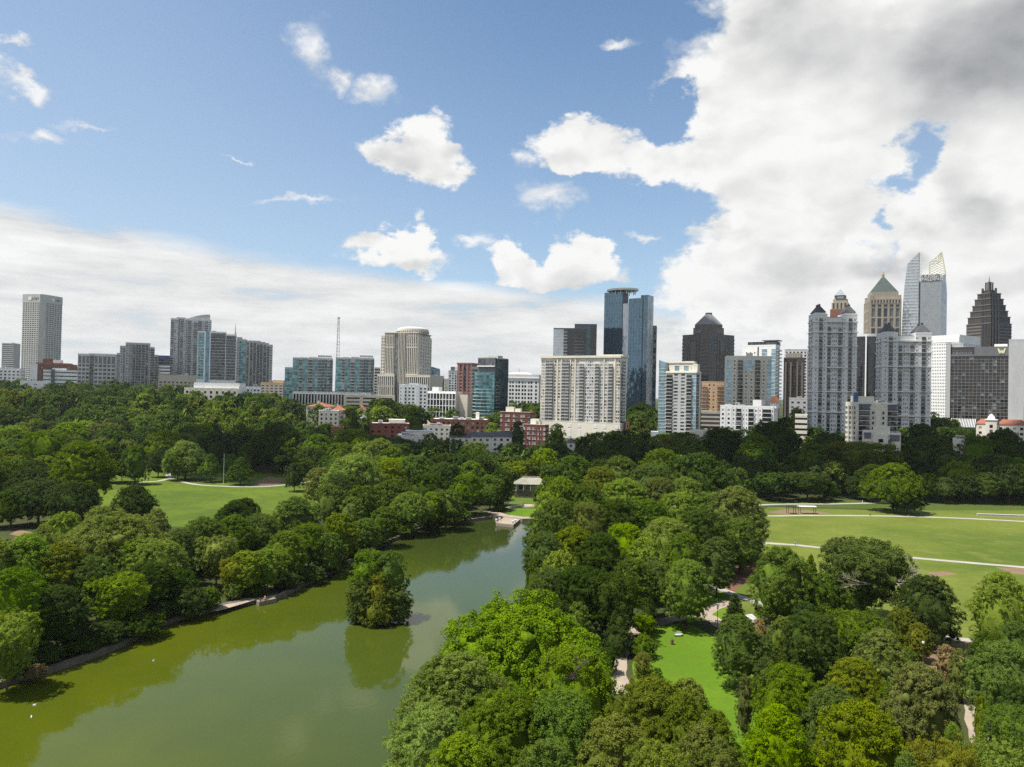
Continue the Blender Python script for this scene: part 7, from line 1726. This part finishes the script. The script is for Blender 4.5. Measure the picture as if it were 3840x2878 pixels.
# bare limbs on the big spreading tree and on lake trees
def limbs(ox, oy, D, n, L, seed, label, m=M_DEAD, up=.35, d0=(1, 0)):
    r_ = random.Random(seed); p = at(ox, oy, D); q = MB()
    def br(a, d, l, rad, dep):
        e_ = a+d*l; q.bar(a, e_, rad, m, 5, rad*.6)
        if dep:
            for _ in range(3):
                dd = (d+Vector((r_.uniform(-.8, .8), r_.uniform(-.5, .5), r_.uniform(-.3, .6)))).normalized(); br(a.lerp(e_, r_.uniform(.5, 1)), dd, l*r_.uniform(.5, .75), rad*.55, dep-1)
    for _ in range(n): br(Vector((0, 0, 0)), Vector((d0[0]+r_.uniform(-.3, .3), d0[1]+r_.uniform(-.4, .4), r_.uniform(-.1, up))).normalized(), L*r_.uniform(.7, 1.2), .16, 3)
    return q, p
def dead_on(tree_label, ox, oy, D, n, L, seed, **k):
    q, p = limbs(ox, oy, D, n, L, seed, '', **k)
    for t in TREES:
        if t[6] and t[6].startswith(tree_label):
            e = t[1]; o = q.build('bare_branch', e); o.matrix_parent_inverse = Matrix.Identity(4)
            inv = (Matrix.Translation(e.location) @ Matrix.Rotation(e.rotation_euler.z, 4, 'Z')).inverted(); o.matrix_local = inv @ Matrix.Translation(p)
dead_on('large spreading tree', 1900, 1250, 169, 4, 4.5, 3, d0=(1, -.3)); dead_on('large spreading tree', 1880, 1262, 168, 2, 4, 8, d0=(-.5, -.4))
dead_on('broad bright green', 1235, 1470, 97, 3, 1.6, 5, d0=(.1, -.5), up=.8, m=M_BARK)
# specks on the water: a few ducks
def duck(fx, fy, rz, lb):
    x, y = gp(fx/1.736, fy/1.736, -1); e = empty('duck', (x, y, -1.0), rz); tag(e, lb, 'duck', 'ducks on the lake'); q = MB()
    q.prism([(-.28, 0), (-.12, -.12), (.16, -.11), (.26, 0), (.16, .11), (-.12, .12)], -.02, .16, LG, [(-.3, 0), (-.1, -.06), (.12, -.06), (.18, 0), (.12, .06), (-.1, .06)]); q.bar((.18, 0, .12), (.25, 0, .3), .05, LG, 6, .04); q.bar((.22, 0, .31), (.31, 0, .30), .055, BRK2, 6, .03); q.bar((.31, 0, .3), (.38, 0, .29), .02, GOLD, 4); q.build('body', e)
duck(130, 2645, .4, 'pale duck on green water near the left edge'); duck(118, 2690, 2.2, 'pale duck just below another at the left edge of the lake'); duck(575, 2480, 1.2, 'pale duck on open green water right of the left bank')
# ---------------------------------------------------------------- unseen clouds added overhead to shade the wood and the town
M_CLOUD = pmat('shade_cloud', (.85, .86, .88), 1, var=0)
def shade_cloud(name, label, parts, seed, alt=1200):
    """heap of overlapping puffs; (gx, gy, rx, ry) = ground spot it shades; stands towards the sun"""
    r_ = np.random.default_rng(seed); sh = (sdir.x/sdir.z*alt, sdir.y/sdir.z*alt); V_, F_ = [], []; n_ = 0
    for gx, gy, rx, ry in parts:
        k = max(6, int(rx*ry/260))
        for _ in range(k):
            a = r_.uniform(0, 6.28); d = math.sqrt(r_.uniform(0, 1)); s = r_.uniform(16, 36)
            c = np.array([gx+sh[0]+rx*d*math.cos(a), gy+sh[1]+ry*d*math.sin(a), alt+r_.uniform(-6, 26)*(1-d)])
            V_.append(ICV*(s*np.array([1, 1, .6]))*(1+r_.normal(size=(len(ICV), 1))*.06)+c); F_.append(ICF+n_); n_ += len(ICV)
    o = link(name, np_mesh(name, np.concatenate(V_), np.concatenate(F_).ravel(), 3, [M_CLOUD], True)); tag(o, label, kind='structure'); return o
shade_cloud('shade_clouds', None, [(130, 452, 100, 48), (300, 446, 115, 48), (440, 490, 125, 60), (275, 610, 75, 60), (-150, 475, 75, 45), (-50, 500, 60, 40), (190, 860, 90, 60), (620, 640, 90, 60)], 4)

# ---------------------------------------------------------------- haze
hz = bpy.data.materials.new('haze'); hz.use_nodes = True; t = NT(hz.node_tree); t.n.clear()
pv = t.new('ShaderNodeVolumePrincipled'); pv.inputs['Color'].default_value = (.86, .92, 1, 1); pv.inputs['Density'].default_value = .000035; pv.inputs['Anisotropy'].default_value = .3
ou = t.new('ShaderNodeOutputMaterial'); t.l.new(pv.outputs[0], ou.inputs['Volume'])
q = MB(); q.box(-12500, 12500, -3500, 14500, -4.5, 330, hz); tag(q.build('haze'), kind='stuff')
